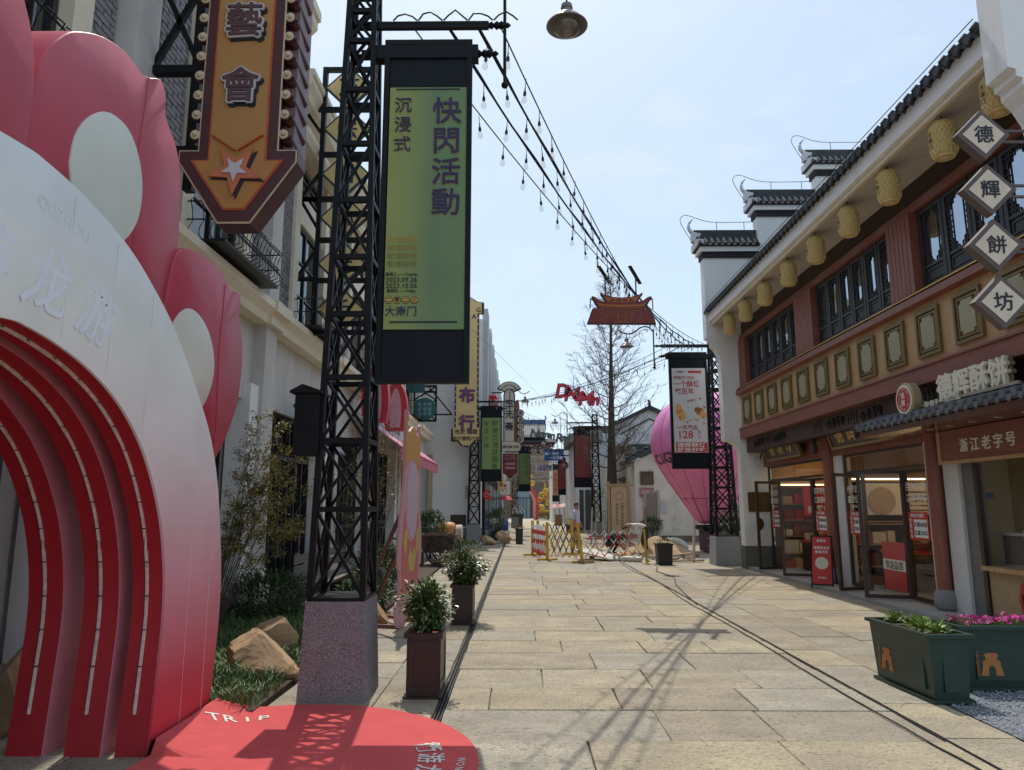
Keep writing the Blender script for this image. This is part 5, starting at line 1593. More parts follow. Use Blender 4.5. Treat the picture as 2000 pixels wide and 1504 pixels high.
RB_.p('sign_ring', MB().tube([(7.57 + .18 * cos(2 * pi * k / 20), 18.49, 1.86 + .18 * sin(2 * pi * k / 20)) for k in range(21)], .015, 5), WHITEP, ss)
RB_.p('lettering', text(MB(), '善蒸坊', .2, (7.57, 18.49, 1.5), 'S', depth=.004), WHITEP, ss)
# brass plate and camera on the far gable
RB_.p('brass_plate', MB().box(5.95, 6.5, 18.965, 18.984, 1.45, 1.95), M('brass_plate', (.2, .14, .06), .35, met=.7, var=.3, s=6))
cm = RB_.p('cctv_camera', MB().box(6.02, 6.2, 18.55, 18.62, 2.72, 2.79), M('cctv_white', (.5, .5, .5), .4))
RB_.p('cctv_arm', MB().bar((6.2, 18.6, 2.78), (6.35, 18.9, 2.95), .03), BLACK, cm)

# hanging name boards
def name_board(label, yc, L, s, size):
    t = T('name_board', label, 'sign', (6.2, yc, 2.8), 'carved name boards under the beam')
    th = R_(18)
    m = Matrix.Translation((6.22, yc, 2.98)) @ Matrix.Rotation(-th, 4, 'Y')
    t.p('board', MB().box(-.03, .03, -L / 2, L / 2, -.24, .24).xf(m), M('board_brown', (.05, .03, .022), .4, var=.15))
    t.p('border', MB().frame(-L / 2 - .04, L / 2 + .04, -.28, .28, .05, 'x', -.055, .02).xf(m), M('board_border', (.22, .16, .075), .4, met=.3))
    for i, ch in enumerate(s):
        y_ = L / 2 - L * (i + .9) / (len(s) + .8)
        c = MB(); text(c, ch, size, (-.036, y_, 0), 'W', depth=.012)
        t.p('character', c.xf(m), GOLD)
name_board('dark board with three gold characters over the far doors', 17.15, 2.1, '善蒸坊', .34)
name_board('dark board with gold characters partly behind the small tiled canopy', 13.2, 2.4, '德辉酥饼', .36)

# ---------------------------------------------------------------- tiled canopy, kiosk front and its signs
kc = T('kiosk_canopy', 'small grey tiled canopy over the kiosk counter', 'canopy', (6, 9.6, 2.7))
TG = M('grey_tile', (.12, .13, .15), .6, var=.25, s=8, rnd=.2)
kc.p('slope', MB().prism([(5.6, 2.80), (6.4, 3.08), (6.4, 3.14), (5.6, 2.86)], 'y', 7.3, 11.95), TG)
kc.p('soffit', MB().box(5.62, 6.5, 7.3, 11.93, 2.70, 2.79), M('gloss_brown_soffit', (.10, .04, .026), .15, var=.1))
rt = MB().tube([(0, 0, 0), (.82, 0, .287)], .04, 8).mesh('roll_tile', TG)
ed = MB().lathe([(.052, -.02), (.052, .01), (.03, .012)], 12, ax='x').mesh('end_disc', TG)
dp = MB().prism([(-.06, .015), (.06, .015), (.045, -.03), (0, -.075), (-.045, -.03)], 'x', -.008, .008).mesh('drip_tile', TG)
ko = V(*kc.loc)
y = 11.85
while y > 7.35:
    child('roll_tile', rt, kc.o, V(5.585, y, 2.88) - ko)
    child('end_disc', ed, kc.o, V(5.58, y, 2.875) - ko, (0, pi, 0))
    child('drip_tile', dp, kc.o, V(5.585, y - .1, 2.85) - ko)
    y -= .2
kc.p('end_board', MB().prism([(5.58, 2.72), (6.4, 2.72), (6.4, 3.16), (5.58, 2.88)], 'y', 11.951, 12.0), WOOD_DK)
for k in range(8):
    kc.p('downlight', MB().lathe([(.05, 0), (.05, .006)], 12, (6.0, 8.0 + .5 * k, 2.692)), M('downlight', (.5, .45, .4), .3))
# channel letters standing on the canopy
cl = T('channel_letters', 'ivory three dimensional characters standing on the tiled canopy', 'sign', (5.78, 9, 2.95))
for i, ch in enumerate('德辉酥饼'):
    yc = 9.62 - .365 * i
    cl.p('character', outline(MB(), ch, .36, (5.76, yc, 3.19), .011, 'W', depth=.05, n=8), IVORY)
    cl.p('return', outline(MB(), ch, .36, (5.82, yc, 3.19), .013, 'W', depth=.05, n=8), M('letter_return', (.28, .22, .12), .5))
for z in (3.0, 3.02):
    cl.p('rail', MB().box(5.74, 5.78, 8.2, 10.2, z - .01, z + .008), M('letter_rail', (.45, .4, .3), .5))
for i, ch in enumerate('始创于一九二五'):
    cl.p('character', text(MB(), ch, .085, (5.70, 10.0 - .12 * i, 3.0), 'W', depth=.02), IVORY)
# round lit logo
lg = T('round_logo_sign', 'round white disc sign with red seal emblem at the canopy edge', 'sign', (5.6, 10.42, 2.9))
lg.p('case', MB().lathe([(.235, 0), (.245, .01), (.245, .12), (.23, .13)], 40, (5.62, 10.42, 3.13), ax='x'), M('disc_rim', (.45, .36, .2), .4, met=.2))
lg.p('face', MB().lathe([(.215, 0), (.215, .004)], 40, (5.612, 10.42, 3.13), ax='x'), M('disc_face', (.78, .75, .68), .5))
for r_, w_ in ((.165, .013),):
    lg.p('ring', MB().tube([(5.608, 10.42 + r_ * cos(2 * pi * k / 40), 3.13 + r_ * sin(2 * pi * k / 40)) for k in range(41)], w_ / 1.2, 5, cap=False), RED)
lg.p('seal', MB().prism([(10.42 - .055, 2.995), (10.42 + .055, 2.995), (10.42 + .09, 3.05), (10.42 + .09, 3.21), (10.42 + .055, 3.265), (10.42 - .055, 3.265), (10.42 - .09, 3.21), (10.42 - .09, 3.05)], 'x', 5.604, 5.611), RED)
lg.p('character', text(MB(), '德', .1, (5.601, 10.42, 3.185), 'W', depth=.004), MATS['disc_face'])
lg.p('character', text(MB(), '辉', .1, (5.601, 10.42, 3.075), 'W', depth=.004), MATS['disc_face'])
for s in (-1, 1):
    lg.p('fret', MB().box(5.604, 5.611, 10.42 + s * .118 - .008, 10.42 + s * .118 + .008, 3.07, 3.19).box(5.604, 5.611, *sorted((10.42 + s * .118, 10.42 + s * .16)), 3.06, 3.072).box(5.604, 5.611, *sorted((10.42 + s * .118, 10.42 + s * .16)), 3.188, 3.2), RED)
lg.p('stay', MB().tube([(5.74, 10.3, 3.1), (5.9, 10.0, 2.98)], .014, 6), MATS['letter_rail'])
# kiosk front
kf = T('kiosk', 'brown kiosk front with ivory lettering board, steel machine and counter', 'kiosk', (6.6, 9.2, 0))
kf.p('name_panel', MB().box(6.3, 6.4, 7.3, 10.85, 2.22, 2.69), WOOD_RED)
kf.p('panel_trim', MB().box(6.285, 6.31, 7.3, 10.87, 2.20, 2.25).box(6.285, 6.31, 10.8, 10.87, 2.251, 2.69), WOOD_TAN)
for i, ch in enumerate('浙江老字号'):
    kf.p('character', text(MB(), ch, .2, (6.292, 10.22 - .245 * i, 2.45), 'W', depth=.012), IVORY)
kf.p('side_pier', MB().box(6.5, 6.62, 10.38, 10.7, .06, 2.2), M('grey_metal_pier', (.16, .155, .15), .6, var=.1))
kf.p('frame', MB().box(6.47, 6.53, 10.3, 10.378, .06, 2.2), BROWNFR)
kf.p('back_wall', MB().box(7.6, 7.7, 7.3, 11.3, 0, 2.9), M('kiosk_tan', (.58, .45, .27), .5, var=.1))
kf.p('side_wall', MB().box(6.64, 9.6, 11.3, 11.345, .05, 2.9), MATS['kiosk_tan'])
kf.p('counter', MB().box(6.5, 7.1, 7.3, 10.29, .06, .72), M('counter_tan', (.4, .28, .15), .5, var=.1))
kf.p('counter_top', MB().box(6.4, 7.15, 7.3, 10.295, .722, .78), WOOD_TAN)
kf.p('machine', MB().box(6.66, 7.1, 8.7, 10.2, .782, 1.24), M('brushed_steel', (.5, .49, .47), .35, met=.8, var=.1))
kf.p('machine_front', MB().box(6.65, 6.659, 9.75, 10.15, .82, 1.2), M('dark_steel', (.1, .1, .1), .3, met=.6))
kf.p('steel_post', MB().box(6.60, 6.64, 9.6, 9.66, .78, 1.28), MATS['brushed_steel'])
kf.p('wall_lamp', MB().box(7.0, 7.3, 11.24, 11.298, 1.72, 1.8), M('blue_lamp', (.2, .3, .5), .4))
sp = kf.p('shop_sticker', MB().prism([(9.5 + .22 * sin(q * pi / 4), .38 + .3 * cos(q * pi / 4) * (1.2 if q == 4 else 1)) for q in range(8)], 'x', 6.488, 6.498), RED)
kf.p('sticker_lettering', text(MB(), '酥饼', .16, (6.486, 9.5, .4), 'W', depth=.003), INK, sp)

# ---------------------------------------------------------------- bamboo lanterns under the eaves
LAN = M('bamboo_lantern', (.62, .45, .16), .6, var=.12, s=14)
lan = T('bamboo_lantern', 'x', 'lantern', (0, 0, 0), 'bamboo lanterns under the tiled eaves')
prof = [(.06, -.24), (.10, -.23), (.145, -.19), (.155, -.12), (.155, .12), (.145, .19), (.10, .23), (.05, .24)]
lan.p('shade', MB().lathe([(r - .006, h) for r, h in prof], 20, (0, 0, 0), cap=False), LAN)
wv = MB()
for k in range(18):
    for s in (-1, 1):
        pts = []
        for q in range(8):
            h = lerp(-.225, .225, q / 7)
            r = .158 if abs(h) < .14 else .158 - .05 * ((abs(h) - .14) / .09) ** 2
            a = 2 * pi * k / 18 + s * q * .2
            pts.append((r * cos(a), r * sin(a), h))
        wv.tube(pts, .0055, 3, cap=False)
lan.p('weave', wv, M('bamboo_strip', (.78, .6, .27), .55, var=.15, s=20), kind='stuff')
for h in (-.225, .225):
    lan.p('hoop', MB().tube([(.11 * cos(2 * pi * k / 18), .11 * sin(2 * pi * k / 18), h) for k in range(19)], .012, 5, cap=False), MATS['bamboo_strip'])
lan.p('base', MB().lathe([(.06, -.238), (.04, -.245), (.001, -.246)], 14), MATS['bamboo_strip'])  # pale disc: the glow at the lantern's bottom put into its colour
lan.p('cord', MB().tube([(0, 0, .22), (0, 0, .36)], .008, 5), CABLE)
for i, ch in enumerate('大南门'):
    lan.p('character', text(MB(), ch, .07, (-.168, -.0, .08 - .085 * i), 'W', depth=.003), M('lantern_ink', (.12, .07, .03), .7))
ords = ['farthest bamboo lantern under the tiled eaves, beside the far white gable', 'second bamboo lantern under the eaves counting from the far gable', 'third bamboo lantern under the eaves counting from the far gable', 'fourth bamboo lantern under the eaves counting from the far gable', 'fifth bamboo lantern under the eaves counting from the far gable', 'sixth bamboo lantern under the eaves counting from the far gable', 'seventh bamboo lantern under the eaves counting from the far gable', 'bamboo lantern just above and beside the top diamond sign plate', 'bamboo lantern half hidden by the near white gable corbel']
for k, (yl, lab) in enumerate(zip((17.87, 16.56, 15.19, 13.79, 12.45, 11.14, 9.85, 8.49, 7.45), ords)):
    if k == 0:
        o = lan.o; o.location = (5.37, yl, 6.16); o['label'] = lab
    else:
        o = dup(lan.o, (5.37, yl, 6.16), label=lab)

# ---------------------------------------------------------------- projecting diamond plates at the near gable
DE = M('plate_edge', (.11, .075, .07), .5, var=.1)
for i, (ch, zc) in enumerate(zip('德輝餅坊', (5.37, 4.77, 4.18, 3.59))):
    t = T('diamond_plate', ('topmost', 'second', 'third', 'lowest')[i] + ' of the four cream diamond sign plates at the gable', 'sign', (4.8, 6.9, zc), 'diamond sign plates in a column')
    xc = 4.78
    t.p('box', MB().prism([(xc - .275, zc), (xc, zc - .275), (xc + .275, zc), (xc, zc + .275)], 'y', 6.9, 7.0), DE)
    t.p('face', MB().prism([(xc - .215, zc), (xc, zc - .215), (xc + .215, zc), (xc, zc + .215)], 'y', 6.892, 6.899), M('plate_cream', (.68, .56, .43), .5))
    t.p('character', outline(MB(), ch, .2, (xc, 6.888, zc), .003, 'S', depth=.004, n=6), INK)
    for dz in (-.06, .06):
        t.p('bracket', MB().bar((xc + .2, 6.95, zc + dz), (5.44, 6.95, zc + dz), .025), DE)

# ---------------------------------------------------------------- pavement sign and green planter boxes
af = T('pavement_sign', 'red A frame pavement sign with cup picture before the shop doors', 'sign', (5.95, 14.5, 0))
m = Matrix.Translation((5.88, 14.45, 0)) @ Matrix.Rotation(R_(-32), 4, 'Z') @ Matrix.Rotation(R_(-14), 4, 'X')
af.p('board', MB().box(-.185, .185, -.015, .015, .1, 1.02).xf(m), RED)
af.p('frame', MB().frame(-.2, .2, .08, 1.04, .02, 'y', -.02, .02).xf(m), BLACK)
af.p('picture', MB().lathe([(.12, -.02), (.12, -.016)], 24, (0, 0, .5), ax='y').xf(m), M('cup_cream', (.65, .6, .5), .6))
for s, z in (('善蒸坊', .94), ('现磨鲜豆浆', .8), ('醇香浓郁', .72), ('欢迎品尝', .22)):
    af.p('lettering', text(MB(), s, .06 if z > .5 else .04, (0, -.018, z), 'S', depth=.003).xf(m), WHITEP)
m2 = Matrix.Translation((5.88, 14.45, 0)) @ Matrix.Rotation(R_(-32), 4, 'Z')
for s in (-1, 1):
    af.p('leg', MB().bar((s * .18, .24, 1.0), (s * .19, .0, 0), .022).xf(m2), BLACK)
    af.p('back_leg', MB().bar((s * .18, .25, 1.0), (s * .19, .5, 0), .022).xf(m2), BLACK)
GP = M('green_planter', (.016, .042, .03), .38, var=.12, s=4)
GPL = M('planter_print', (.42, .16, .04), .6)
def green_planter(label, c, ang, L, D, H, seed):
    t = T('green_planter', label, 'planter', (c[0], c[1], 0), 'green planter boxes on the gravel')
    m = Matrix.Translation((c[0], c[1], 0)) @ Matrix.Rotation(ang, 4, 'Z')
    t.p('foot', MB().box(-L / 2 - .03, L / 2 + .03, -D / 2 - .03, D / 2 + .03, .005, .03).xf(m), GP)
    ix = -.03
    def body(z0, z1): return MB().add([(-L / 2, -D / 2, z0), (L / 2, -D / 2, z0), (L / 2, D / 2, z0), (-L / 2, D / 2, z0), (-L / 2 + ix, -D / 2 + ix, z1), (L / 2 - ix, -D / 2 + ix, z1), (L / 2 - ix, D / 2 - ix, z1), (-L / 2 + ix, D / 2 - ix, z1)], [(0, 1, 5, 4), (1, 2, 6, 5), (2, 3, 7, 6), (3, 0, 4, 7), (0, 3, 2, 1)])
    t.p('body', body(.031, H - .03).xf(m), GP)
    for s in (-1, 1):
        t.p('panel', MB().box(-L / 2 + .09, L / 2 - .09, *sorted((s * (D / 2 + .004), s * (D / 2 + .022))), .09, H - .12).xf(m), GP)
        t.p('panel', MB().box(*sorted((s * (L / 2 + .004), s * (L / 2 + .022))), -D / 2 + .08, D / 2 - .08, .09, H - .12).xf(m), GP)
    L2, D2 = L / 2 + .06, D / 2 + .06
    t.p('rim', MB().box(-L2, L2, -D2, -D2 + .05, H - .03, H).box(-L2, L2, D2 - .05, D2, H - .03, H).box(-L2, -L2 + .05, -D2 + .05, D2 - .05, H - .03, H).box(L2 - .05, L2, -D2 + .05, D2 - .05, H - .03, H).xf(m), GP)
    t.p('soil', MB().quad((-L / 2, -D / 2, H - .05), (L / 2, -D / 2, H - .05), (L / 2, D / 2, H - .05), (-L / 2, D / 2, H - .05)).xf(m), SOIL)
    yf = -D / 2 - .024
    gx, gz = -L / 2 + .22, .13
    gate = [(-.1, 0), (-.03, 0), (-.03, .05), (-.02, .075), (0, .085), (.02, .075), (.03, .05), (.03, 0), (.1, 0), (.075, .1), (.085, .11), (.065, .13), (.055, .125), (.05, .16), (.07, .165), (.045, .19), (-.045, .19), (-.07, .165), (-.05, .16), (-.055, .125), (-.065, .13), (-.085, .11), (-.075, .1)]
    t.p('gate_print', MB().prism([(gx + u, gz + v) for u, v in gate], 'y', yf - .002, yf).xf(m), GPL)
    b = MB()
    vtext(b, '大南门历史街区', .028, (gx - .12, yf, gz + .2), 'S', depth=.002)
    t.p('lettering', b.xf(m), GPL, kind='stuff')
    return t, m
ta, m1 = green_planter('green planter box with leafy seedlings at the edge of the gravel', (3.53, 6.70), R_(-87), .86, .29, .55, 1)
tb, m2 = green_planter('green planter box filled with magenta flowers on the gravel', (4.42, 6.84), 0, .98, .29, .55, 2)
# seedlings and magenta flowers are living things of their own
rg = random.Random(71)
for k, u in enumerate((-.3, -.02, .12, .32)):
    c = m1 @ V(u, rg.uniform(-.03, .03), .56)
    t = T('seedling', ('bright green seedling at the far end of the first green planter', 'bright green seedling left of centre in the first green planter', 'bright green seedling right of centre in the first green planter', 'bright green seedling at the near end of the first green planter')[k], 'plant', (c.x, c.y, .5), 'seedlings in the green planter')
    b1, b2 = MB(), MB()
    for i in range(110):
        a = rg.uniform(0, 2 * pi); e = rg.uniform(.1, 1.3)
        d = V(cos(a) * cos(e), sin(a) * cos(e), sin(e))
        (b1 if i % 3 else b2).leaf(c + d * rg.uniform(.0, .09) + V(0, 0, -.03), d + V(0, 0, rg.uniform(-.3, .4)), V(0, 0, 1), rg.uniform(.035, .06), rg.uniform(.022, .036))
    t.p('foliage', b1, M('seedling_green', (.17, .27, .045), .5, var=.25, s=14))
    t.p('foliage', b2, M('seedling_pale', (.26, .33, .09), .5, var=.25, s=14))
    t.p('stem', MB().tube([(c.x, c.y, .49), (c.x, c.y, .56)], .006, 5), LEAF[0])
fl = T('flower_mass', 'dense magenta flowers with fine green leaves filling the planter', 'flowers', (4.42, 6.84, .5))
b = MB()
for i in range(2600):
    c = V(4.42 + rg.uniform(-.47, .47), 6.84 + rg.uniform(-.13, .13), .5 + rg.uniform(0, .05))
    b.leaf(c, V(rg.uniform(-.6, .6), rg.uniform(-.6, .6), 1), V(rg.uniform(-1, 1), rg.uniform(-1, 1), .2), rg.uniform(.03, .07), .007)
fl.p('leaves', b, M('fine_leaf', (.16, .23, .06), .55, var=.3, s=14))
MG = [M('magenta_petal', (.55, .02, .26), .55, var=.2, s=20), M('pink_petal', (.62, .07, .33), .55, var=.2, s=20)]
fm = []
for mt in MG:
    f = MB()
    for k in range(5):
        a = 2 * pi * k / 5
        f.add([(0, 0, 0), (.017 * cos(a - .42), .017 * sin(a - .42), .006), (.024 * cos(a), .024 * sin(a), .004), (.017 * cos(a + .42), .017 * sin(a + .42), .006)], [(0, 1, 2, 3)])
    fm.append(f.mesh('blossom', mt))
for i in range(170):
    u = rg.uniform(-.46, .46)
    c = V(4.42 + u, 6.84 + rg.uniform(-.14, .14), .575 + .03 * noise.noise(V(u * 6, 0, 3)) + rg.uniform(-.012, .03))
    child('blossom', rg.choice(fm), fl.o, c - V(4.42, 6.84, .5), (rg.uniform(-.9, .9), rg.uniform(-.9, .9), rg.uniform(0, 6)), (1.1,) * 3)
# ---------------------------------------------------------------- old lime-washed houses beyond the shop
OH = T('old_house', 'old lime washed house with plank door and tiled verge behind the pink balloon', 'house', (8, 34, 0))
OH.p('wall', MB().prism([(5.25, 0), (13, 0), (13, 6.0), (11.5, 6.5), (7.4, 4.62), (5.25, 3.6)], 'y', 33, 33.4), OLDWALL)
OH.p('side_wall', MB().box(5.25, 5.6, 33.41, 40, 0, 3.55), OLDWALL)
OH.p('roof_verge', MB().prism([(4.95, 3.55), (4.95, 3.72), (7.4, 4.92), (11.5, 6.85), (13.2, 6.2), (13.2, 6.0), (11.5, 6.6), (7.4, 4.68)], 'y', 32.75, 33.9), TILE)
x = 5.0
while x < 9.5:
    OH.p('verge_tile', MB().tube([(x, 32.7, 3.76 + (x - 4.95) * .485), (x, 33.9, 3.80 + (x - 4.95) * .485)], .07, 6), TILE)
    x += .3
OH.p('door', MB().box(5.75, 6.2, 32.95, 32.999, .1, 2.2), M('plank_door', (.24, .19, .15), .85, var=.3, s=4, stretch=(8, 8, .6), bump=.3))
OH.p('door_frame', MB().box(5.62, 5.74, 32.94, 32.998, .1, 2.3).box(6.21, 6.33, 32.94, 32.998, .1, 2.3), M('old_frame', (.4, .34, .28), .85, var=.2))
wi = OH.p('window', MB().frame(5.5, 6.1, 2.55, 3.15, .05, 'y', 32.93, 32.998), M('old_window', (.11, .075, .045), .8, var=.2))
for k in range(7):
    OH.p('slat', MB().box(5.56 + .075 * k, 5.61 + .075 * k, 32.95, 32.99, 2.6, 3.1), MATS['old_window'], wi)
ps = OH.p('couplet_banner', MB().box(5.45, 6.1, 32.96, 32.998, 2.0, 2.42), M('faded_red_paper', (.38, .16, .15), .8, var=.3, s=12))
OH.p('lettering', text(MB(), '大南门', .2, (5.78, 32.95, 2.21), 'S', depth=.003), M('faded_white', (.6, .5, .47), .8), ps)
OH.p('notice', MB().box(6.4, 6.65, 32.97, 32.998, 1.3, 1.85), M('pale_notice', (.5, .5, .48), .8))
OH.p('plinth', MB().box(6.4, 13, 32.9, 32.999, 0, .28), M('damp_plinth', (.16, .135, .1), .9, var=.3, s=3))

GP_ = T('gate_wall', 'white courtyard gate wall with curled tile ornaments beside the bare tree', 'wall', (6, 37, 0))
GP_.p('wall', MB().box(4.75, 5.24, 36.0, 40, 0, 4.2).box(5.241, 8, 36.6, 37, 0, 4.), OLDWALL)
for (xa, xb, z) in ((4.55, 5.75, 4.2), (5.1, 6.0, 3.55), (5.0, 5.5, 2.75)):
    GP_.p('cap', MB().prism([(xa, z), (xb, z), (xb - .12, z + .2), (xa + .1, z + .26), (xa - .15, z + .16)], 'y', 35.7, 36.5), M('weathered_tile', (.16, .14, .11), .9, var=.35, s=5))
GP_.p('ornament', MB().tube([(4.8, 36.1, 4.4), (4.95, 36.1, 4.5), (5.2, 36.1, 4.55), (5.45, 36.1, 4.85), (5.42, 36.1, 5.15)], .14, 7, .07), MATS['weathered_tile'])
GP_.p('ornament', MB().ball((4.65, 36.1, 4.45), .16, 8, 5).ball((5.7, 36.1, 4.35), .17, 8, 5), MATS['weathered_tile'])

BG = T('gabled_house', 'large pale white gabled house with tiled verge behind the old house', 'house', (9, 48, 0))
BG.p('wall', MB().prism([(5.2, 0), (14, 0), (14, 5.4), (8.55, 7.85), (6.2, 6.75), (6.2, 6.3), (5.2, 6.3)], 'y', 47, 56), WHITE2)
BG.p('roof_verge', MB().prism([(5.9, 6.62), (8.55, 7.86), (14.3, 5.28), (14.3, 5.5), (8.55, 8.12), (5.9, 6.85)], 'y', 46.7, 56.2), TILE)
BG.p('black_trim', MB().prism([(6.6, 6.28), (8.55, 7.3), (13.5, 5.02), (13.5, 4.92), (8.55, 7.2), (6.6, 6.18)], 'y', 46.96, 46.999), M('trim_black', (.03, .03, .03), .8))
BG.p('ridge_ornament', MB().tube([(8.55, 46.8, 8.05), (8.55, 46.8, 8.35), (8.45, 46.8, 8.5)], .12, 6, .05), TILE)
BG.p('low_roof', MB().prism([(5.6, 4.55), (9.5, 4.7), (9.5, 5.2), (6.4, 5.15)], 'y', 42, 46.9), TILE)

for nm, lab, x0, x1, y0, y1, z, steps in (('white_house', 'plain pale house with stepped tile capped gable at the far right of street', 3.95, 9, 58, 66, 6.4, ((3.95, 5.2, 6.4), (5.2, 7.5, 7.4))),
                                    ('white_house', 'farthest pale house with stepped gable near the gate', 3.3, 8, 72, 80, 6.6, ((3.2, 4.8, 6.6), (4.8, 7.5, 7.8)))):
    h = T(nm, lab, 'house', (6, y0, 0))
    h.p('wall', MB().box(x0, x1, y0, y1, 0, z), WHITE2)
    for a, b, zz in steps:
        h.p('gable_step', MB().box(a, b, y0 - .01, y0 + .5, z - .2, zz), WHITE2)
        h.p('cap', MB().prism([(y0 - .3, zz), (y0 + .8, zz), (y0 + .35, zz + .4), (y0 + .15, zz + .4)], 'x', a - .3, b), TILE)
        h.p('cap_ridge', MB().box(a - .4, b, y0 + .15, y0 + .35, zz + .4, zz + .62), TILE)
        h.p('cap_band', MB().box(a - .1, b, y0 - .1, y0 - .011, zz - .3, zz - .001), M('trim_black', (.03, .03, .03), .8))
mid = T('grey_shop', 'grey shopfront with dark doors and white sign behind the red bannered tower', 'shop', (5, 47, 0))
mid.p('wall', MB().box(3.6, 5.15, 46, 52, 0, 5.6), WHITE2)
mid.p('roof', MB().prism([(45.5, 5.6), (52.5, 5.6), (52, 6.2), (46, 6.2)], 'x', 3.2, 5.3), TILE)
for k in range(3):
    mid.p('door', MB().box(3.7 + .45 * k, 4.05 + .45 * k, 45.95, 45.999, .1, 2.6), M('dark_shutter', (.06, .055, .05), .6))
mid.p('column', MB().box(3.55, 3.75, 45.6, 45.8, 0, 3.0).box(4.75, 4.95, 45.6, 45.8, 0, 3.0), WHITE2)

# ---------------------------------------------------------------- city gate closing the street
CG = T('city_gate', 'brown brick city gate with maroon gate tower and blue ridged roof', 'gate', (2, 100, 0))
CG.p('brick_wall', MB().box(-14, 20, 98, 106, 0, 8.6), M('gate_brick', (.17, .12, .09), .95, var=.45, s=1.6, bump=.4, bs=8))
for k in range(16):
    CG.p('merlon', MB().box(-6 + k * 1.1, -5.4 + k * 1.1, 97.8, 98.6, 8.6, 9.3), M('gate_brick', (.14, .105, .08)))
CG.p('tower_wall', MB().box(-2.5, 4.4, 99, 105, 8.6, 10.4), M('gate_maroon', (.13, .05, .055), .7, var=.15))
for k in range(6):
    CG.p('column', MB().box(-2.4 + 1.32 * k, -2.2 + 1.32 * k, 98.7, 98.95, 8.6, 10.4), REDDK)
CG.p('lower_eave', MB().prism([(98, 10.2), (106, 10.2), (104.5, 10.8), (99.5, 10.8)], 'x', -3.2, 5.0), TILE)
CG.p('roof', MB().prism([(98.2, 10.9), (98.2, 11.1), (101.4, 13.0), (102.4, 13.0), (105.8, 11.1), (105.8, 10.9)], 'x', -3.0, 3.6), M('gate_roof', (.3, .3, .29), .8, var=.1))
for k in range(26):
    x = -2.9 + .25 * k
    CG.p('roof_roll', MB().tube([(x, 98.1, 11.15), (x, 101.4, 13.05)], .07, 5), M('gate_roll', (.17, .17, .17), .8))
CG.p('ridge', MB().box(-3.2, 3.7, 101.5, 102.3, 13.0, 13.7), M('blue_ridge', (.05, .09, .2), .5))
CG.p('ridge_horn', MB().tube([(3.5, 101.9, 13.5), (3.8, 101.9, 13.9), (3.7, 101.9, 14.3)], .18, 6, .05), MATS['blue_ridge'])
gd = CG.p('glass_door', MB().box(-.4, 1.35, 97.5, 97.9, 0, 3.6), M('pale_teal_glass', (.2, .28, .3), .15))
for x in (.05, .47, .9):
    CG.p('door_bar', MB().box(x - .03, x + .03, 97.44, 97.499, 0, 2.6), BLACK, gd)
CG.p('door_bar', MB().box(-.4, 1.35, 97.44, 97.499, 2.62, 2.7), BLACK, gd)
# strings of small pennants and lamps in front of the gate wall
rg = random.Random(15)
mb = MB()
for i in range(550):
    x, y = rg.uniform(-.5, 4.6), rg.uniform(66, 92)
    z = rg.uniform(4.2, 8.4) * y / 90 + .8
    s = rg.uniform(.025, .07)
    mb.add([(x - s, y, z), (x + s, y, z), (x + s * .8, y, z + s * 1.6), (x - s * .8, y, z + s * 1.6), (x, y + s, z + s * .8)], [(0, 1, 2, 3), (0, 4, 1), (2, 4, 3)])
S('pennants', mb, M('pennant_pale', (.36, .28, .22), .7, var=.5, s=2), 'countless small pale pennants and lamps strung before the brown gate', 'pennants', kind='stuff', loc=(0, 0, 0))
mb = MB()
for k in range(26):
    x0, x1, y, z = -1.5, 5, 66 + k, rg.uniform(4.4, 8) * (66 + k) / 85 + .6
    mb.tube([(lerp(x0, x1, q / 6), y, z - .5 * sin(pi * q / 6)) for q in range(7)], .018, 3)
S('pennant_lines', mb, CABLE, 'many thin sagging lines carrying pennants across the street end', 'cables', kind='stuff', loc=(0, 0, 0))

# festival ornament: red pillar, orange cloud curls, gold discs
fo = T('festival_ornament', 'red and gold festival ornament of curls and discs at the street end', 'ornament', (3, 84, 0))
FG = M('ornament_gold', (.6, .38, .04), .5, var=.2); FO = M('ornament_orange', (.55, .2, .03), .5, var=.2); FR = M('ornament_red', (.5, .04, .04), .5); FP = M('ornament_rose', (.6, .2, .22), .5)
fo.p('pillar', MB().tube([(1.75, 84, 0), (1.75, 84, 2.2), (1.4, 84, 3.0), (1.0, 84, 3.5)], .18, 10), FP)
fo.p('pillar', MB().tube([(2.0, 84, 0), (2.0, 84, 2.0), (1.8, 84, 2.8), (1.4, 84, 3.6)], .14, 10), FR)
for k in range(5):
    fo.p('step', MB().tube([(2.2, 84.2, .3 + .32 * k), (2.6, 84.1, .35 + .32 * k), (3.2 - .1 * k, 84, .3 + .3 * k)], .13, 8), FR if k % 2 else FG)
for (x, z, r) in ((1.4, 4.2, .36), (2.6, 1.35, .3)):
    d = fo.p('disc', MB().lathe([(r, 0), (r, .12)], 20, (x, 83.7, z), ax='y'), FG)
    fo.p('disc_centre', MB().lathe([(r * .35, -.02), (r * .35, 0)], 12, (x, 83.7, z), ax='y'), FO, d)
for k in range(9):
    cx_, cz_, r = ((2.6, 2.7, .5), (3.2, 2.6, .45), (3.0, 3.2, .35), (2.3, 2.2, .35), (3.3, 1.9, .4), (3.7, 1.2, .4), (3.0, .7, .4), (3.5, 4.2, .2), (1.2, 4.9, .25))[k]
    fo.p('curl', MB().tube([(cx_ + r * (1 - q / 20) * cos(q * .5), 83.9 + .02 * k, cz_ + r * (1 - q / 20) * sin(q * .5)) for q in range(18)], .11, 7), (FG, FO)[k % 2])
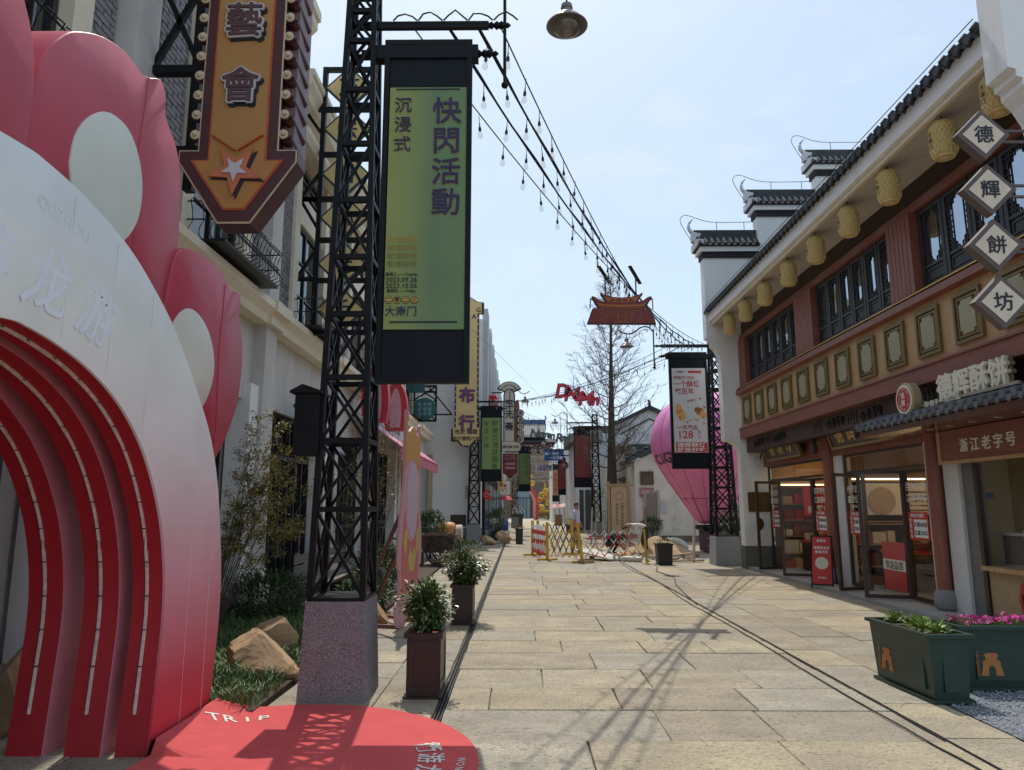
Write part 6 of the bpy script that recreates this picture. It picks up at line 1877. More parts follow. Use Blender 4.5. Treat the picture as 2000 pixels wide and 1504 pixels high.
for a, b in (((3.2, 3.4), (4.1, 5.0)), ((3.0, 3.6), (2.7, 4.6)), ((3.4, 2.6), (4.2, 2.2)), ((3.5, 3.3), (3.9, 4.0))):
    fo.p('antler', MB().tube([(a[0], 84, a[1]), ((a[0] + b[0]) / 2 + .1, 84, (a[1] + b[1]) / 2), (b[0], 84, b[1])], .08, 6, .03), FG)
fo.p('medallion', MB().lathe([(.5, 0), (.5, .2)], 18, (4.1, 83.6, .9), ax='y'), FR)
fo.p('medallion_face', MB().lathe([(.3, -.02), (.3, 0)], 18, (4.1, 83.6, .9), ax='y'), M('ornament_blue', (.05, .1, .3), .5))

# parasols and stalls far down the street
def parasol(label, x, y, z, r, mt):
    t = T('parasol', label, 'parasol', (x, y, 0), 'far parasols')
    t.p('canopy', MB().lathe([(r, z - .35), (r * .6, z - .12), (.02, z)], 10, (x, y, 0), cap=False), mt)
    t.p('pole', MB().tube([(x, y, 0), (x, y, z)], .03, 6), CHROME)
parasol('bright red parasol beside the dark shopfronts', -1.0, 50, 2.35, .55, M('parasol_red', (.55, .06, .05), .6))
parasol('pale pink parasol near the festival ornament', 3.0, 62, 1.75, .55, M('parasol_pink', (.58, .3, .28), .6))
parasol('second pale pink parasol by the far stall', 3.9, 64, 1.85, .7, M('parasol_pink2', (.6, .28, .26), .6))
stl = T('market_stall', 'red and white striped market stall by the far lattice tower', 'stall', (5.4, 66, 0))
for k in range(10):
    stl.p('stripe', MB().add([(4.2 + .25 * k, 65, 1.75), (4.45 + .25 * k, 65, 1.75), (4.45 + .25 * k, 66.5, 2.3), (4.2 + .25 * k, 66.5, 2.3)], [(0, 1, 2, 3)]), FR if k % 2 else WHITEP)
stl.p('counter', MB().box(4.3, 6.6, 65.4, 66.2, 0, .9), M('stall_wood', (.4, .25, .12), .7))
for x in (4.3, 6.6):
    stl.p('post', MB().tube([(x, 65.1, 0), (x, 65.1, 1.8)], .03, 6), CHROME)
for k, (x, y, lab) in enumerate(((-1.05, 48, 'blue stool crate under the red parasol'), (3.2, 60, 'wooden produce crate beside the pink parasol'))):
    t = T('crate', lab, 'crate', (x, y, 0))
    mt = (M('crate_blue', (.05, .1, .4), .5), M('crate_wood', (.3, .16, .08), .7))[k]
    for q in range(4):
        t.p('slat', MB().box(x - .3, x + .3, y - .3, y - .27, .1 + .2 * q, .24 + .2 * q), mt)
    t.p('body', MB().box(x - .28, x + .28, y - .268, y + .3, .02, .9), mt)

# ---------------------------------------------------------------- pot plants and planter boxes down the street
def pot(label, x, y, w, h, mt, foliage, fr, fz, n, seed, L=.09):
    t = T('street_planter', label, 'planter', (x, y, 0))
    t.p('box', MB().add([(x - w * .46, y - w * .46, 0), (x + w * .46, y - w * .46, 0), (x + w * .46, y + w * .46, 0), (x - w * .46, y + w * .46, 0), (x - w / 2, y - w / 2, h), (x + w / 2, y - w / 2, h), (x + w / 2, y + w / 2, h), (x - w / 2, y + w / 2, h)], [(0, 1, 5, 4), (1, 2, 6, 5), (2, 3, 7, 6), (3, 0, 4, 7), (0, 3, 2, 1)]), mt)
    t.p('rim', MB().box(x - w / 2 - .02, x + w / 2 + .02, y - w / 2 - .02, y - w / 2 + .03, h - .03, h + .02).box(x - w / 2 - .02, x + w / 2 + .02, y + w / 2 - .03, y + w / 2 + .02, h - .03, h + .02).box(x - w / 2 - .02, x - w / 2 + .03, y - w / 2 + .03, y + w / 2 - .03, h - .03, h + .02).box(x + w / 2 - .03, x + w / 2 + .02, y - w / 2 + .03, y + w / 2 - .03, h - .03, h + .02), mt)
    t.p('soil', MB().quad((x - w / 2, y - w / 2, h - .05), (x + w / 2, y - w / 2, h - .05), (x + w / 2, y + w / 2, h - .05), (x - w / 2, y + w / 2, h - .05)), SOIL)
    for k, (m_, q) in enumerate(foliage):
        t.p('foliage', leafball(MB(), (x, y, fz), fr, int(n * q), L, L * .4, seed + k), m_)
BOXB = M('black_box_planter', (.013, .013, .014), .35, var=.1)
pot('black box planter with small shoots beside the sand heap', 3.98, 20.35, .42, .56, BOXB, [(LEAF[1], .6), (M('red_shoot', (.3, .1, .06), .6), .4)], (.14, .14, .06), .6, 90, 81)
pot('black box planter with reddish plants in the middle of the street', -.02, 31.2, .32, .62, BOXB, [(M('red_shoot', (.3, .1, .06), .6), .7), (LEAF[0], .3)], (.16, .16, .08), .66, 140, 82)
pot('dark slate planter with white flowers down the street', -.15, 56, .8, .95, M('slate_planter', (.05, .06, .065), .6, var=.1), [(WHITEP, .55), (LEAF[2], .45)], (.42, .42, .38), 1.2, 420, 83, .14)
pot('small pot with yellow green ball shrub near the standing man', 2.95, 44, .32, .45, M('pot_brown', (.08, .05, .03), .7), [(M('lime_leaf', (.3, .36, .04), .5, var=.2), 1)], (.22, .22, .2), .68, 420, 84, .08)
for k, (x, y, s, lab) in enumerate(((-1.2, 34.2, .5, 'dark leafy potted plant against the teal shop glass'), (-1.05, 36.3, .55, 'bushy dark potted plant past the teal shop glass'), (-1.1, 39.5, .5, 'dark potted shrub along the black shopfront'))):
    pot(lab, x, y, .35, .4, M('pot_dark', (.03, .03, .03), .7), [(LEAF[2], .7), (LEAF[0], .3)], (s * .8, s * .8, s), .95, 800, 90 + k, .1)
bush('roadside_shrub', 'light green sapling behind the white shirted workers', (5.0, 43, 1.7), (.8, .7, .9), 900, .11, .045, 95, [(LEAF[1], 2), (LEAF[0], 1)], stems=8)
bush('roadside_shrub', 'dark green plant between the balloon basket and white gable', (6.55, 22.2, .9), (.45, .45, .75), 700, .22, .035, 96, [(LEAF[2], 2), (LEAF[0], 2)], stems=8)
bush('potted_plants', 'dark leafy plants before the old plank door', (5.75, 31.8, .8), (.5, .3, .32), 700, .11, .05, 97, [(LEAF[2], 2), (LEAF[0], 1)], stems=8)
bush('hedge', 'low green hedge at the foot of the festival ornament', (3.2, 82.5, .4), (1.6, .6, .45), 900, .18, .07, 98, [(LEAF[0], 2), (LEAF[2], 2)], stems=4)

# ---------------------------------------------------------------- bare tree
def bare_tree(label, base, H, seed):
    t = T('bare_tree', label, 'tree', base)
    g = random.Random(seed)
    bx, by = base[:2]
    t.p('trunk', MB().tube([(bx, by, -.05), (bx, by, .4), (bx + .02, by, 2.5), (bx + .06, by, 5), (bx + .1, by, 8), (bx + .16, by, 11), (bx + .2, by, H)], [.36, .28, .25, .17, .095, .045, .01], 12), BARK)
    tw = MB()
    nb = 74
    for i in range(nb):
        q = i / (nb - 1)
        z = lerp(3.2, H - .4, q ** .9)
        a = i * 2.4 + g.uniform(-.4, .4)
        R = lerp(2.7, .25, q) * g.uniform(.75, 1.15) * (.85 if z < 4 else 1)
        rise = lerp(.75, 1.5, q) * R
        p0 = V(bx + .1 * z / 10, by, z)
        d = V(cos(a), sin(a), 0)
        pts = [p0]
        for k in range(1, 7):
            u = k / 6
            pts.append(p0 + d * (R * u) + V(0, 0, rise * (u ** 1.5) - .25 * R * sin(pi * u) * .3) + V(g.uniform(-1, 1), g.uniform(-1, 1), g.uniform(-1, 1)) * .05)
        r0 = lerp(.036, .013, q)
        t.p('branch', MB().tube(pts, r0, 5, .006, cap=False), BARK)
        for k in range(int(lerp(26, 9, q))):
            u = g.uniform(.2, 1.)
            i_ = min(int(u * 6), 5)
            p = pts[i_].lerp(pts[i_ + 1], u * 6 - i_)
            e = (d * g.uniform(.2, 1) + V(g.uniform(-1, 1), g.uniform(-1, 1), g.uniform(.1, 1.1))).normalized() * g.uniform(.25, .75) * (1.1 - .5 * q)
            m_ = p + e * .55 + V(0, 0, .03)
            tw.tube([p, m_, p + e], .009, 3, .003, cap=False)
            for j in range(4):
                e2 = (e * .6 + V(g.uniform(-1, 1), g.uniform(-1, 1), g.uniform(-.4, .8)) * .3) * g.uniform(.4, .8)
                s_ = p.lerp(p + e, g.uniform(.3, .9))
                tw.tube([s_, s_ + e2], .005, 3, .002, cap=False)
    t.p('twigs', tw, TWIG, kind='stuff')
bare_tree('tall bare conical tree with fine branches beside the white houses', (4.35, 34.3, 0), 12.9, 7)

# ---------------------------------------------------------------- pink balloon with basket
bl = T('pink_balloon', 'large pink hot air balloon model tethered behind the lattice tower', 'balloon', (6.85, 26.2, 0))
BP = gradient('balloon_fabric', [(0, (.8, .24, .44)), (.5, (.78, .22, .46)), (1, (.72, .26, .56))], 2, 1, 5.8, r=.45, bump=.15, bs=4)
bc = (6.85, 26.2)
prof = [(.2, .98), (.45, 1.02), (.8, 1.5), (1.2, 2.1), (1.62, 2.75), (1.9, 3.3), (2.0, 3.8), (1.96, 4.3), (1.75, 4.85), (1.4, 5.25), (.95, 5.52), (.45, 5.68), (.02, 5.72)]
prof = fine(prof, 3)
def rad(z):
    for (r0, z0), (r1, z1) in zip(prof, prof[1:]):
        if z0 <= z <= z1: return lerp(r0, r1, (z - z0) / max(z1 - z0, 1e-6))
    return 0
n, ng = 96, 16
vs, fs = [], []
for r, z in prof:
    for k in range(n):
        a = 2 * pi * k / n
        rr = r * (1 + .028 * abs(sin(a * ng / 2)) - .01)
        vs.append((bc[0] + rr * cos(a), bc[1] + rr * sin(a), z))
for i in range(len(prof) - 1):
    for k in range(n):
        fs.append((i * n + k, i * n + (k + 1) % n, (i + 1) * n + (k + 1) % n, (i + 1) * n + k))
bl.p('envelope', MB().add(vs, fs, True), BP)
SEAM = M('balloon_seam', (.3, .03, .12), .6)
for k in range(ng):
    a = 2 * pi * k / ng
    bl.p('seam', MB().tube([(bc[0] + r * .992 * cos(a), bc[1] + r * .992 * sin(a), z) for r, z in prof], .008, 4), SEAM)
bl.p('belt', MB().tube([(bc[0] + (rad(1.85) * 1.02) * cos(2 * pi * k / 48), bc[1] + (rad(1.85) * 1.02) * sin(2 * pi * k / 48), 1.85) for k in range(49)], .012, 4), SEAM)
mb = MB()
for i, ch in enumerate('.CIGYO'):
    a = pi + .05 + i * .16
    z = 3.2 + .02 * i
    rr = rad(z) * 1.035
    nx, ny = cos(a), sin(a)
    nz = -.55
    Z = V(nx, ny, nz).normalized(); X = V(-ny, nx, 0); Y = Z.cross(X)
    text(mb, ch, .56, (bc[0] + rr * nx, bc[1] + rr * ny, z), axes=(X, Y, Z), depth=.006, bold=.012)
bl.p('lettering', mb, INK)
bsk = bl.p('basket', MB().box(6.45, 7.55, 25.3, 26.4, .03, .8), M('basket_plum', (.09, .045, .06), .8, var=.2, s=9))
for z in (.25, .5):
    bl.p('basket_strap', MB().box(6.44, 7.56, 25.28, 25.299, z - .015, z + .015), M('strap_pink', (.5, .2, .3), .7), bsk)
for s, z in (('MEET', .62), ('LOVE', .37), ('HERE', .14)):
    bl.p('lettering', text(MB(), s, .2, (6.95, 25.27, z), 'S', depth=.004), MATS['strap_pink'], bsk)
bl.p('padding', MB().tube([(6.4, 25.25, .84), (7.6, 25.25, .84), (7.6, 26.45, .84), (6.4, 26.45, .84), (6.4, 25.25, .84)], .09, 8), BLACK, bsk)
for x, y, a in ((6.45, 25.3, 3.9), (7.55, 25.3, 5.4), (6.45, 26.4, 2.4), (7.55, 26.4, .8)):
    bl.p('rope', MB().tube([(x, y, .85), (bc[0] + 1.2 * cos(a), bc[1] + 1.2 * sin(a), 2.0)], .01, 4), CABLE)
# ---------------------------------------------------------------- signs hanging along the street
def bulbs_along(t, pts, step, r, y, par=None):
    for (x0, z0), (x1, z1) in zip(pts, pts[1:]):
        L = math.hypot(x1 - x0, z1 - z0)
        k = max(1, int(L / step))
        for i in range(k):
            q = (i + .5) / k
            t.p('bulb', MB().ball((lerp(x0, x1, q), y, lerp(z0, z1, q)), r, 6, 4), MATS['frosted_bulb'], par)
DARKBR = M('sign_dark_brown', (.04, .02, .02), .5)
cs_ = T('cloth_shop_sign', 'tall cream vertical sign with purple characters and bulb lit brown edge', 'sign', (-2.3, 31.5, 4.2))
outl = [(-2.88, 4.95), (-2.88, 10.2), (-3.1, 10.2), (-3.1, 10.7), (-2.8, 10.75), (-2.35, 11.05), (-1.9, 10.75), (-1.6, 10.7), (-1.6, 10.2), (-1.82, 10.2), (-1.82, 4.95), (-1.68, 4.95), (-1.68, 4.4), (-1.95, 4.38), (-2.1, 4.22), (-2.35, 4.14), (-2.6, 4.22), (-2.75, 4.38), (-3.02, 4.4), (-3.02, 4.95)]
cs_.p('case', MB().prism(outl, 'y', 31.45, 31.7), DARKBR)
cxs = -2.35
inn = [(cxs + (x - cxs) * .86, 4.2 + (z - 4.2) * .988 + .06) for x, z in outl]
cs_.p('face', MB().prism(inn, 'y', 31.43, 31.449), YELLOWS)
bulbs_along(cs_, [(-2.84, 5.05), (-2.84, 10.1)], .27, .035, 31.43)
bulbs_along(cs_, [(-1.86, 5.05), (-1.86, 10.1)], .27, .035, 31.43)
bulbs_along(cs_, [(-2.97, 4.45), (-2.62, 4.26), (-2.35, 4.18), (-2.08, 4.26), (-1.73, 4.45)], .22, .035, 31.43)
PUR = M('sign_purple', (.13, .045, .13), .5)
for ch, z in (('布', 6.45), ('行', 5.22)):
    cs_.p('character', outline(MB(), ch, .72, (-2.33, 31.41, z), .03, 'S', depth=.03), PUR)
cs_.p('lettering', text(MB(), '布疋 綢緞', .24, (-2.35, 31.42, 4.82), 'S', depth=.01), INK)
cs_.p('lettering', text(MB(), '始于清同六年', .2, (-2.35, 31.42, 4.52), 'S', depth=.01), INK)
cs_.p('lettering', text(MB(), 'G', .3, (-1.85, 31.42, 10.35), 'S', depth=.01), INK)
cs_.p('lettering', text(MB(), 'A', .3, (-2.05, 31.42, 10.05), 'S', depth=.01), INK)
for z in (6, 8.5):
    cs_.p('bracket', MB().bar((-2.35, 31.7, z), (-2.35, 32.84, z), .08), BLACK)
cs_.p('strut', MB().bar((-3.0, 31.6, 5.6), (-4.1, 31.6, 5.6), .06).bar((-3.0, 31.6, 5.6), (-4.1, 31.6, 6.9), .06), BLACK)

TL = M('teal_sign', (.02, .11, .11), .5); TLL = M('teal_tablet', (.16, .32, .33), .5)
tsn = T('teal_round_sign', 'round teal sign with three pale tablets in a black frame', 'sign', (-3.6, 27, 4.7))
tsn.p('frame', MB().frame(-4.05, -3.15, 4.75, 6.15, .07, 'y', 27.0, 27.08), BLACK)
for a, b in (((-4.0, 4.8), (-3.2, 5.6)), ((-3.2, 4.8), (-4.0, 5.6)), ((-4.0, 5.6), (-3.2, 6.1)), ((-3.2, 5.6), (-4.0, 6.1))):
    tsn.p('frame_brace', MB().bar((a[0], 27.05, a[1]), (b[0], 27.05, b[1]), .05), BLACK)
tsn.p('disc', MB().lathe([(.43, 0), (.43, .08)], 28, (-3.6, 26.9, 5.22), ax='y'), TL)
for k in range(3):
    tb_ = tsn.p('tablet', MB().box(-3.85 + .19 * k, -3.72 + .19 * k, 26.88, 26.899, 4.98, 5.46), TLL)
    tsn.p('lettering', vtext(MB(), ('伯益', '茂行', '鹾坊')[k], .12, (-3.785 + .19 * k, 26.875, 5.32), 'S', pitch=.2, depth=.004), TL, tb_)
tsn.p('top_plate', MB().box(-4.75, -3.6, 26.85, 26.95, 5.85, 6.15), TL)
tsn.p('bracket', MB().bar((FX, 27.05, 5.9), (-3.15, 27.05, 5.9), .07), BLACK)

fs_ = T('fan_sign', 'cream vertical sign with fan shaped green edged top', 'sign', (-.55, 38, 4.3))
GEd = M('sign_green_edge', (.02, .085, .085), .5); FC = M('sign_cream', (.6, .52, .4), .5)
fan = [(-.55 + .62 * cos(a), 7.55 + .62 * sin(a)) for a in [R_(25 + 130 * k / 16) for k in range(17)]] + [(-.55 + .26 * cos(a), 7.55 + .26 * sin(a)) for a in [R_(155 - 130 * k / 10) for k in range(11)]]
def grow(P, c, k): return [(c[0] + (x - c[0]) * k, c[1] + (z - c[1]) * k) for x, z in P]
fs_.p('column_edge', MB().prism([(-.87, 4.9), (-.87, 7.5), (-.75, 7.75), (-.55, 7.85), (-.35, 7.75), (-.23, 7.5), (-.23, 4.9)], 'y', 38, 38.2), GEd)
fs_.p('column_face', MB().prism([(-.8, 4.9), (-.8, 7.48), (-.7, 7.68), (-.55, 7.77), (-.4, 7.68), (-.3, 7.48), (-.3, 4.9)], 'y', 37.98, 37.999), FC)
fs_.p('fan_edge', MB().prism(grow(fan, (-.55, 7.98), 1.16), 'y', 37.96, 38.1), GEd)
fs_.p('fan_face', MB().prism(fan, 'y', 37.94, 37.959), FC)
for i, ch in enumerate('SANYUAN'):
    a = R_(145 - 110 * i / 6)
    fs_.p('lettering', text(MB(), ch, .17, (-.55 + .44 * cos(a), 37.93, 7.55 + .44 * sin(a)), 'S', depth=.006, roll=a - pi / 2), INK)
for ch, z in (('三', 7.0), ('元', 6.4), ('斋', 5.78)):
    fs_.p('character', outline(MB(), ch, .46, (-.55, 37.965, z), .012, 'S', depth=.01), INK)
pl_ = [(-1.08, 4.45), (-.1, 4.45), (.02, 4.52), (.06, 4.68), (.02, 4.84), (-.1, 4.91), (-.25, 4.95), (-.85, 4.95), (-1.08, 4.91), (-1.16, 4.68)]
fs_.p('plaque_edge', MB().prism(grow(pl_, (-.55, 4.68), 1.08), 'y', 37.96, 38.1), GEd)
fs_.p('plaque_face', MB().prism(pl_, 'y', 37.94, 37.959), FC)
fs_.p('lettering', text(MB(), '元斋对联书馆', .17, (-.55, 37.93, 4.68), 'S', depth=.006), INK)
fs_.p('bracket', MB().bar((-1.75, 38.1, 7.6), (-.9, 38.1, 7.6), .06).bar((-1.75, 38.1, 6.3), (-.9, 38.1, 6.3), .06), BLACK)
fb = T('flower_balcony', 'black iron balcony with red flowers on the white building', 'balcony', (-1.3, 35, 6))
fb.p('floor', MB().box(-1.5, -.9, 34.2, 36.2, 6.0, 6.06), BLACK)
for z in (6.3, 6.55):
    fb.p('rail', MB().tube([(-1.5, 34.2, z), (-.9, 34.2, z), (-.9, 36.2, z), (-1.5, 36.2, z)], .02, 5), BLACK)
fb.p('flowers', leafball(MB(), (-1.3, 34.6, 6.6), (.3, .4, .28), 260, .12, .08, 5), M('red_flower', (.5, .03, .05), .6))
fb.p('foliage', leafball(MB(), (-1.3, 34.6, 6.45), (.28, .35, .2), 160, .1, .05, 6), LEAF[0])

rc = T('roundel_sign', 'red vertical sign with five cream roundels', 'sign', (.05, 42, 5))
rc.p('board', MB().prism(fine([(-.42, 5.1), (-.42, 7.2), (-.3, 7.6), (-.12, 7.8), (.0, 7.4), (.0, 5.1)], 3), 'y', 42.05, 42.2), M('roundel_red', (.33, .06, .03), .5))
for i, ch in enumerate('茶香云外飘'):
    z = 7.0 - .395 * i
    d = rc.p('roundel', MB().lathe([(.215, 0), (.215, .1)], 20, (.06, 41.95, z), ax='y'), DARKBR)
    rc.p('roundel_face', MB().lathe([(.175, -.012), (.175, 0)], 20, (.06, 41.95, z), ax='y'), FC, d)
    rc.p('character', text(MB(), ch, .25, (.06, 41.93, z), 'S', depth=.006), INK, d)
rc.p('bracket', MB().bar((-1.75, 42.1, 6.8), (-.4, 42.1, 6.8), .06), BLACK)

ms = T('maroon_sign', 'maroon scalloped plaque sign with cream outline', 'sign', (-.6, 46, 3.3))
mp_ = fine([(-1.08, 4.9), (-1.08, 3.75), (-1.0, 3.62), (-.85, 3.55), (-.75, 3.42), (-.6, 3.3), (-.45, 3.42), (-.35, 3.55), (-.2, 3.62), (-.12, 3.75), (-.12, 4.9)], 2)
ms.p('edge', MB().prism(grow(mp_, (-.6, 4.1), 1.06), 'y', 46.02, 46.2), FC)
ms.p('face', MB().prism(mp_, 'y', 46.0, 46.019), REDDK)
ms.p('lettering', text(MB(), '三元', .36, (-.6, 45.99, 4.65), 'S', depth=.006), M('dull_gold', (.35, .22, .15), .5))
for z in (4.25, 3.98):
    ms.p('bar', MB().box(-.92, -.28, 45.985, 45.999, z - .07, z + .07), M('dusty_pink', (.4, .22, .22), .5))
for lab, x, y, z, w, h, mt, s, sz in (('small white shop sign board on the teal shopfront', -1.3, 36.5, 3.05, .8, .4, WHITEP, '茶 坊', .22), ('small yellow vertical shop sign on the dark shopfront', -1.15, 44, 2.9, .35, .9, YELLOWS, '酒', .26), ('small white lettered shop sign past the yellow one', -1.0, 49, 2.8, .7, .9, WHITEP, '南门', .26)):
    t = T('shop_sign', lab, 'sign', (x, y, z - h / 2))
    t.p('board', MB().box(x - w / 2, x + w / 2, y, y + .08, z - h / 2, z + h / 2), mt)
    t.p('lettering', vtext(MB(), s, sz, (x, y - .01, z + (len(s) - 1) * sz * .5), 'S', depth=.006) if h > w else text(MB(), s, sz, (x, y - .01, z), 'S', depth=.006), RED)
    t.p('bracket', MB().bar((-1.75, y + .04, z), (x - w / 2, y + .04, z), .04), BLACK)

bs_ = T('blue_street_sign', 'dark blue hanging street sign with two lines of white writing', 'sign', (2.7, 58, 5))
bs_.p('panel', MB().prism([(2.0, 5.2), (2.0, 6.0), (2.25, 6.25), (2.3, 6.05), (3.3, 5.95), (3.45, 6.1), (3.55, 5.9), (3.6, 5.2)], 'y', 58, 58.1), M('street_blue', (.02, .07, .22), .5))
bs_.p('lettering', text(MB(), '解一 花竹', .26, (2.6, 57.99, 5.75), 'S', depth=.006), WHITEP)
bs_.p('lettering', text(MB(), '一城风雅', .26, (2.95, 57.99, 5.42), 'S', depth=.006), WHITEP)
bs_.p('hanger', MB().bar((2.3, 58.05, 6.1), (2.3, 58.05, 7.1), .03).bar((3.4, 58.05, 6.0), (3.4, 58.05, 7.0), .03), BLACK)
hx = T('octagon_sign', 'hanging row of three red octagon plates with characters', 'sign', (3.85, 52, 4))
hx.p('bar', MB().box(3.0, 5.2, 52.1, 52.2, 5.15, 5.22), BLACK)
for i, ch in enumerate('大酒百'):
    x = 3.2 + .65 * i
    d = hx.p('plate', MB().prism([(x + .32 * cos(R_(22.5 + 45 * k)), 4.48 + .36 * sin(R_(22.5 + 45 * k))) for k in range(8)], 'y', 52.05, 52.15), M('octagon_red', (.2, .03, .04), .5))
    hx.p('character', outline(MB(), ch, .36, (x, 52.03, 4.48), .01, 'S', depth=.01), M('octagon_pale', (.5, .38, .4), .5) if i != 1 else M('octagon_blue', (.12, .2, .35), .5), d)
    hx.p('hanger', MB().bar((x, 52.12, 4.8), (x, 52.12, 5.15), .03), BLACK)
wp = T('word_panel', 'long pale pink hanging panel with two rows of dark characters', 'sign', (2.2, 66, 4.7))
wp.p('panel', MB().box(1.45, 3.05, 66, 66.1, 4.75, 5.3), M('panel_lilac', (.5, .42, .48), .5))
for s, z in (('丁财贵寿福', 5.15), ('花果满江城', 4.9)):
    wp.p('lettering', text(MB(), s, .27, (2.25, 65.99, z), 'S', depth=.006), INK)
wp.p('hanger', MB().bar((1.7, 66.05, 5.3), (1.7, 66.05, 6.3), .03).bar((2.9, 66.05, 5.3), (2.9, 66.05, 6.3), .03), BLACK)
yv = T('yellow_side_sign', 'tall narrow yellow sign behind the red bannered tower', 'sign', (3.65, 44, 3.3))
yv.p('board', MB().prism([(3.55, 3.6), (3.55, 5.9), (3.95, 6.0), (3.95, 3.4), (3.75, 3.5)], 'y', 44, 44.15), YELLOWS)
yv.p('edge', MB().prism([(3.48, 3.5), (3.48, 6.0), (4.0, 6.1), (4.0, 3.3), (3.75, 3.42)], 'y', 44.16, 44.3), DARKBR)
yv.p('lettering', vtext(MB(), '百年老店', .3, (3.75, 43.99, 5.5), 'S', pitch=.48, depth=.006), DARKBR)

# orange flag sign seen at the right of the gate
of = T('orange_flag', 'narrow orange vertical flag with dark bands near the gate', 'flag', (3.45, 70, 2))
of.p('cloth', MB().box(3.2, 3.75, 70, 70.05, 2.6, 5.0), M('flag_orange', (.42, .17, .09), .6))
of.p('cap', MB().box(3.15, 3.8, 69.99, 70.06, 5.0, 5.6).box(3.15, 3.8, 69.99, 70.06, 2.0, 2.6), NAVY)
of.p('lettering', vtext(MB(), '龙游石窟', .34, (3.48, 69.98, 4.6), 'S', pitch=.5, depth=.006), M('flag_ink', (.3, .06, .04), .6))
of.p('pole', MB().tube([(3.85, 70, 0), (3.85, 70, 5.6)], .04, 6), BLACK)

# script signs hung on the light strings
def script_sign(name, label, s, x0, x1, y, z0, z1, size, mt, edge):
    t = T(name, label, 'sign', ((x0 + x1) / 2, y, min(z0, z1) - .4))
    n = len(s)
    for i, ch in enumerate(s):
        if ch == ' ': continue
        q = i / (n - 1)
        p = (lerp(x0, x1, q), y, lerp(z0, z1, q))
        t.p('letter', outline(MB(), ch, size * (1.25 if ch.isupper() else 1.), p, size * .055, 'S', depth=.12, n=7, shear=.2, bold=0), mt)
        t.p('letter_face', outline(MB(), ch, size * (1.25 if ch.isupper() else 1.), (p[0], p[1] - .085, p[2]), size * .02, 'S', depth=.02, n=4, shear=.2, bold=0), edge)
    return t
t = script_sign('red_script_sign', 'bright red cursive lettering hung below the light strings', 'DaNanMen', 1.85, 3.22, 30, 6.4, 5.95, .66, M('neon_red', (.35, .012, .03), .45), M('neon_red_face', (.55, .03, .06), .4))
for x in (2.3, 2.9):
    t.p('hanger', MB().bar((x, 30, 6.5), (x, 30, 7.05), .02), BLACK)
t = script_sign('black_script_sign', 'black cursive lettering hung high across the far street', 'Nanmen Road', 1.2, 4.0, 56, 7.2, 6.7, .75, M('neon_black', (.02, .024, .024), .5), M('neon_grey', (.14, .16, .15), .5))
for x in (2.0, 3.2):
    t.p('hanger', MB().bar((x, 56, 7.2), (x, 56, 8.6), .03), BLACK)

# pagoda shaped sign
pg = T('pagoda_sign', 'red pagoda shaped hanging sign with gold outlined characters', 'sign', (1.78, 12.2, 4.7))
m = Matrix.Translation((1.785, 12.2, 4.74)) @ Matrix.Rotation(R_(1.5), 4, 'Y') @ Matrix.Rotation(R_(-4), 4, 'Z')
sil = [(-.60, 0), (-.52, .24), (-.50, .28), (-.40, .28), (-.47, .38), (-.50, .44), (-.53, .46), (-.52, .50), (-.47, .49), (-.38, .42), (-.28, .40), (-.34, .50), (-.37, .54), (-.36, .57), (-.31, .53), (-.18, .49), (0, .475)]
sil = sil + [(-x, z) for x, z in reversed(sil[:-1])]
PR = M('pagoda_red', (.22, .03, .025), .5); PD = M('pagoda_edge', (.03, .012, .012), .5); PO = M('pagoda_orange', (.5, .15, .03), .5); PGd = M('pagoda_gold', (.5, .22, .04), .5)
pg.p('case', MB().prism(sil, 'y', 0, .09).xf(m), PD)
inn = [(x * .955, z * .95 + .012) for x, z in sil]
pg.p('face', MB().prism(inn, 'y', -.008, -.001).xf(m), PR)
pg.p('roof_band', MB().prism([(-.38, .315), (-.43, .38), (-.32, .345), (0, .335), (.32, .345), (.43, .38), (.38, .315), (0, .30)], 'y', -.016, -.009).xf(m), PO)
pg.p('roof_band', MB().prism([(-.24, .40), (-.3, .49), (-.2, .465), (0, .45), (.2, .465), (.3, .49), (.24, .40), (0, .385)], 'y', -.016, -.009).xf(m), PO)
for k in range(4):
    pg.p('window_slot', MB().box(-.2 + .11 * k, -.12 + .11 * k, -.02, -.0165, .41, .435).xf(m), PD)
for k in range(9):
    pg.p('dentil', MB().box(-.34 + .08 * k, -.3 + .08 * k, -.014, -.009, .285, .297).xf(m), PGd)
for i, ch in enumerate('大南门'):
    c = MB(); outline(c, ch, .2, (-.24 + .25 * i, -.012, .15), .006, 'S', depth=.004)
    pg.p('character_rim', c.xf(m), PGd)
    c = MB(); text(c, ch, .2, (-.24 + .25 * i, -.02, .15), 'S', depth=.004, bold=0)
    pg.p('character', c.xf(m), PR)
pg.p('lettering', text(MB(), 'DA NAN MEN', .04, (0, -.012, .025), 'S', depth=.004).xf(m), PGd, kind='stuff')
for x in (-.27, .27):
    pg.p('hanger', MB().tube([(1.785 + x, 12.2, 5.26), (1.785 + x, 12.2, 5.62)], .013, 6), BLACK)
    pg.p('hanger_plate', MB().bar((1.785 + x - .13, 12.0, 5.72), (1.785 + x + .13, 12.5, 5.56), .06, .02), BLACK)
for s in (-1, 1):
    pg.p('side_stay', MB().tube([m @ V(s * .55, .04, .27), m @ V(s * .54, .04, .47)], .01, 5), BLACK)

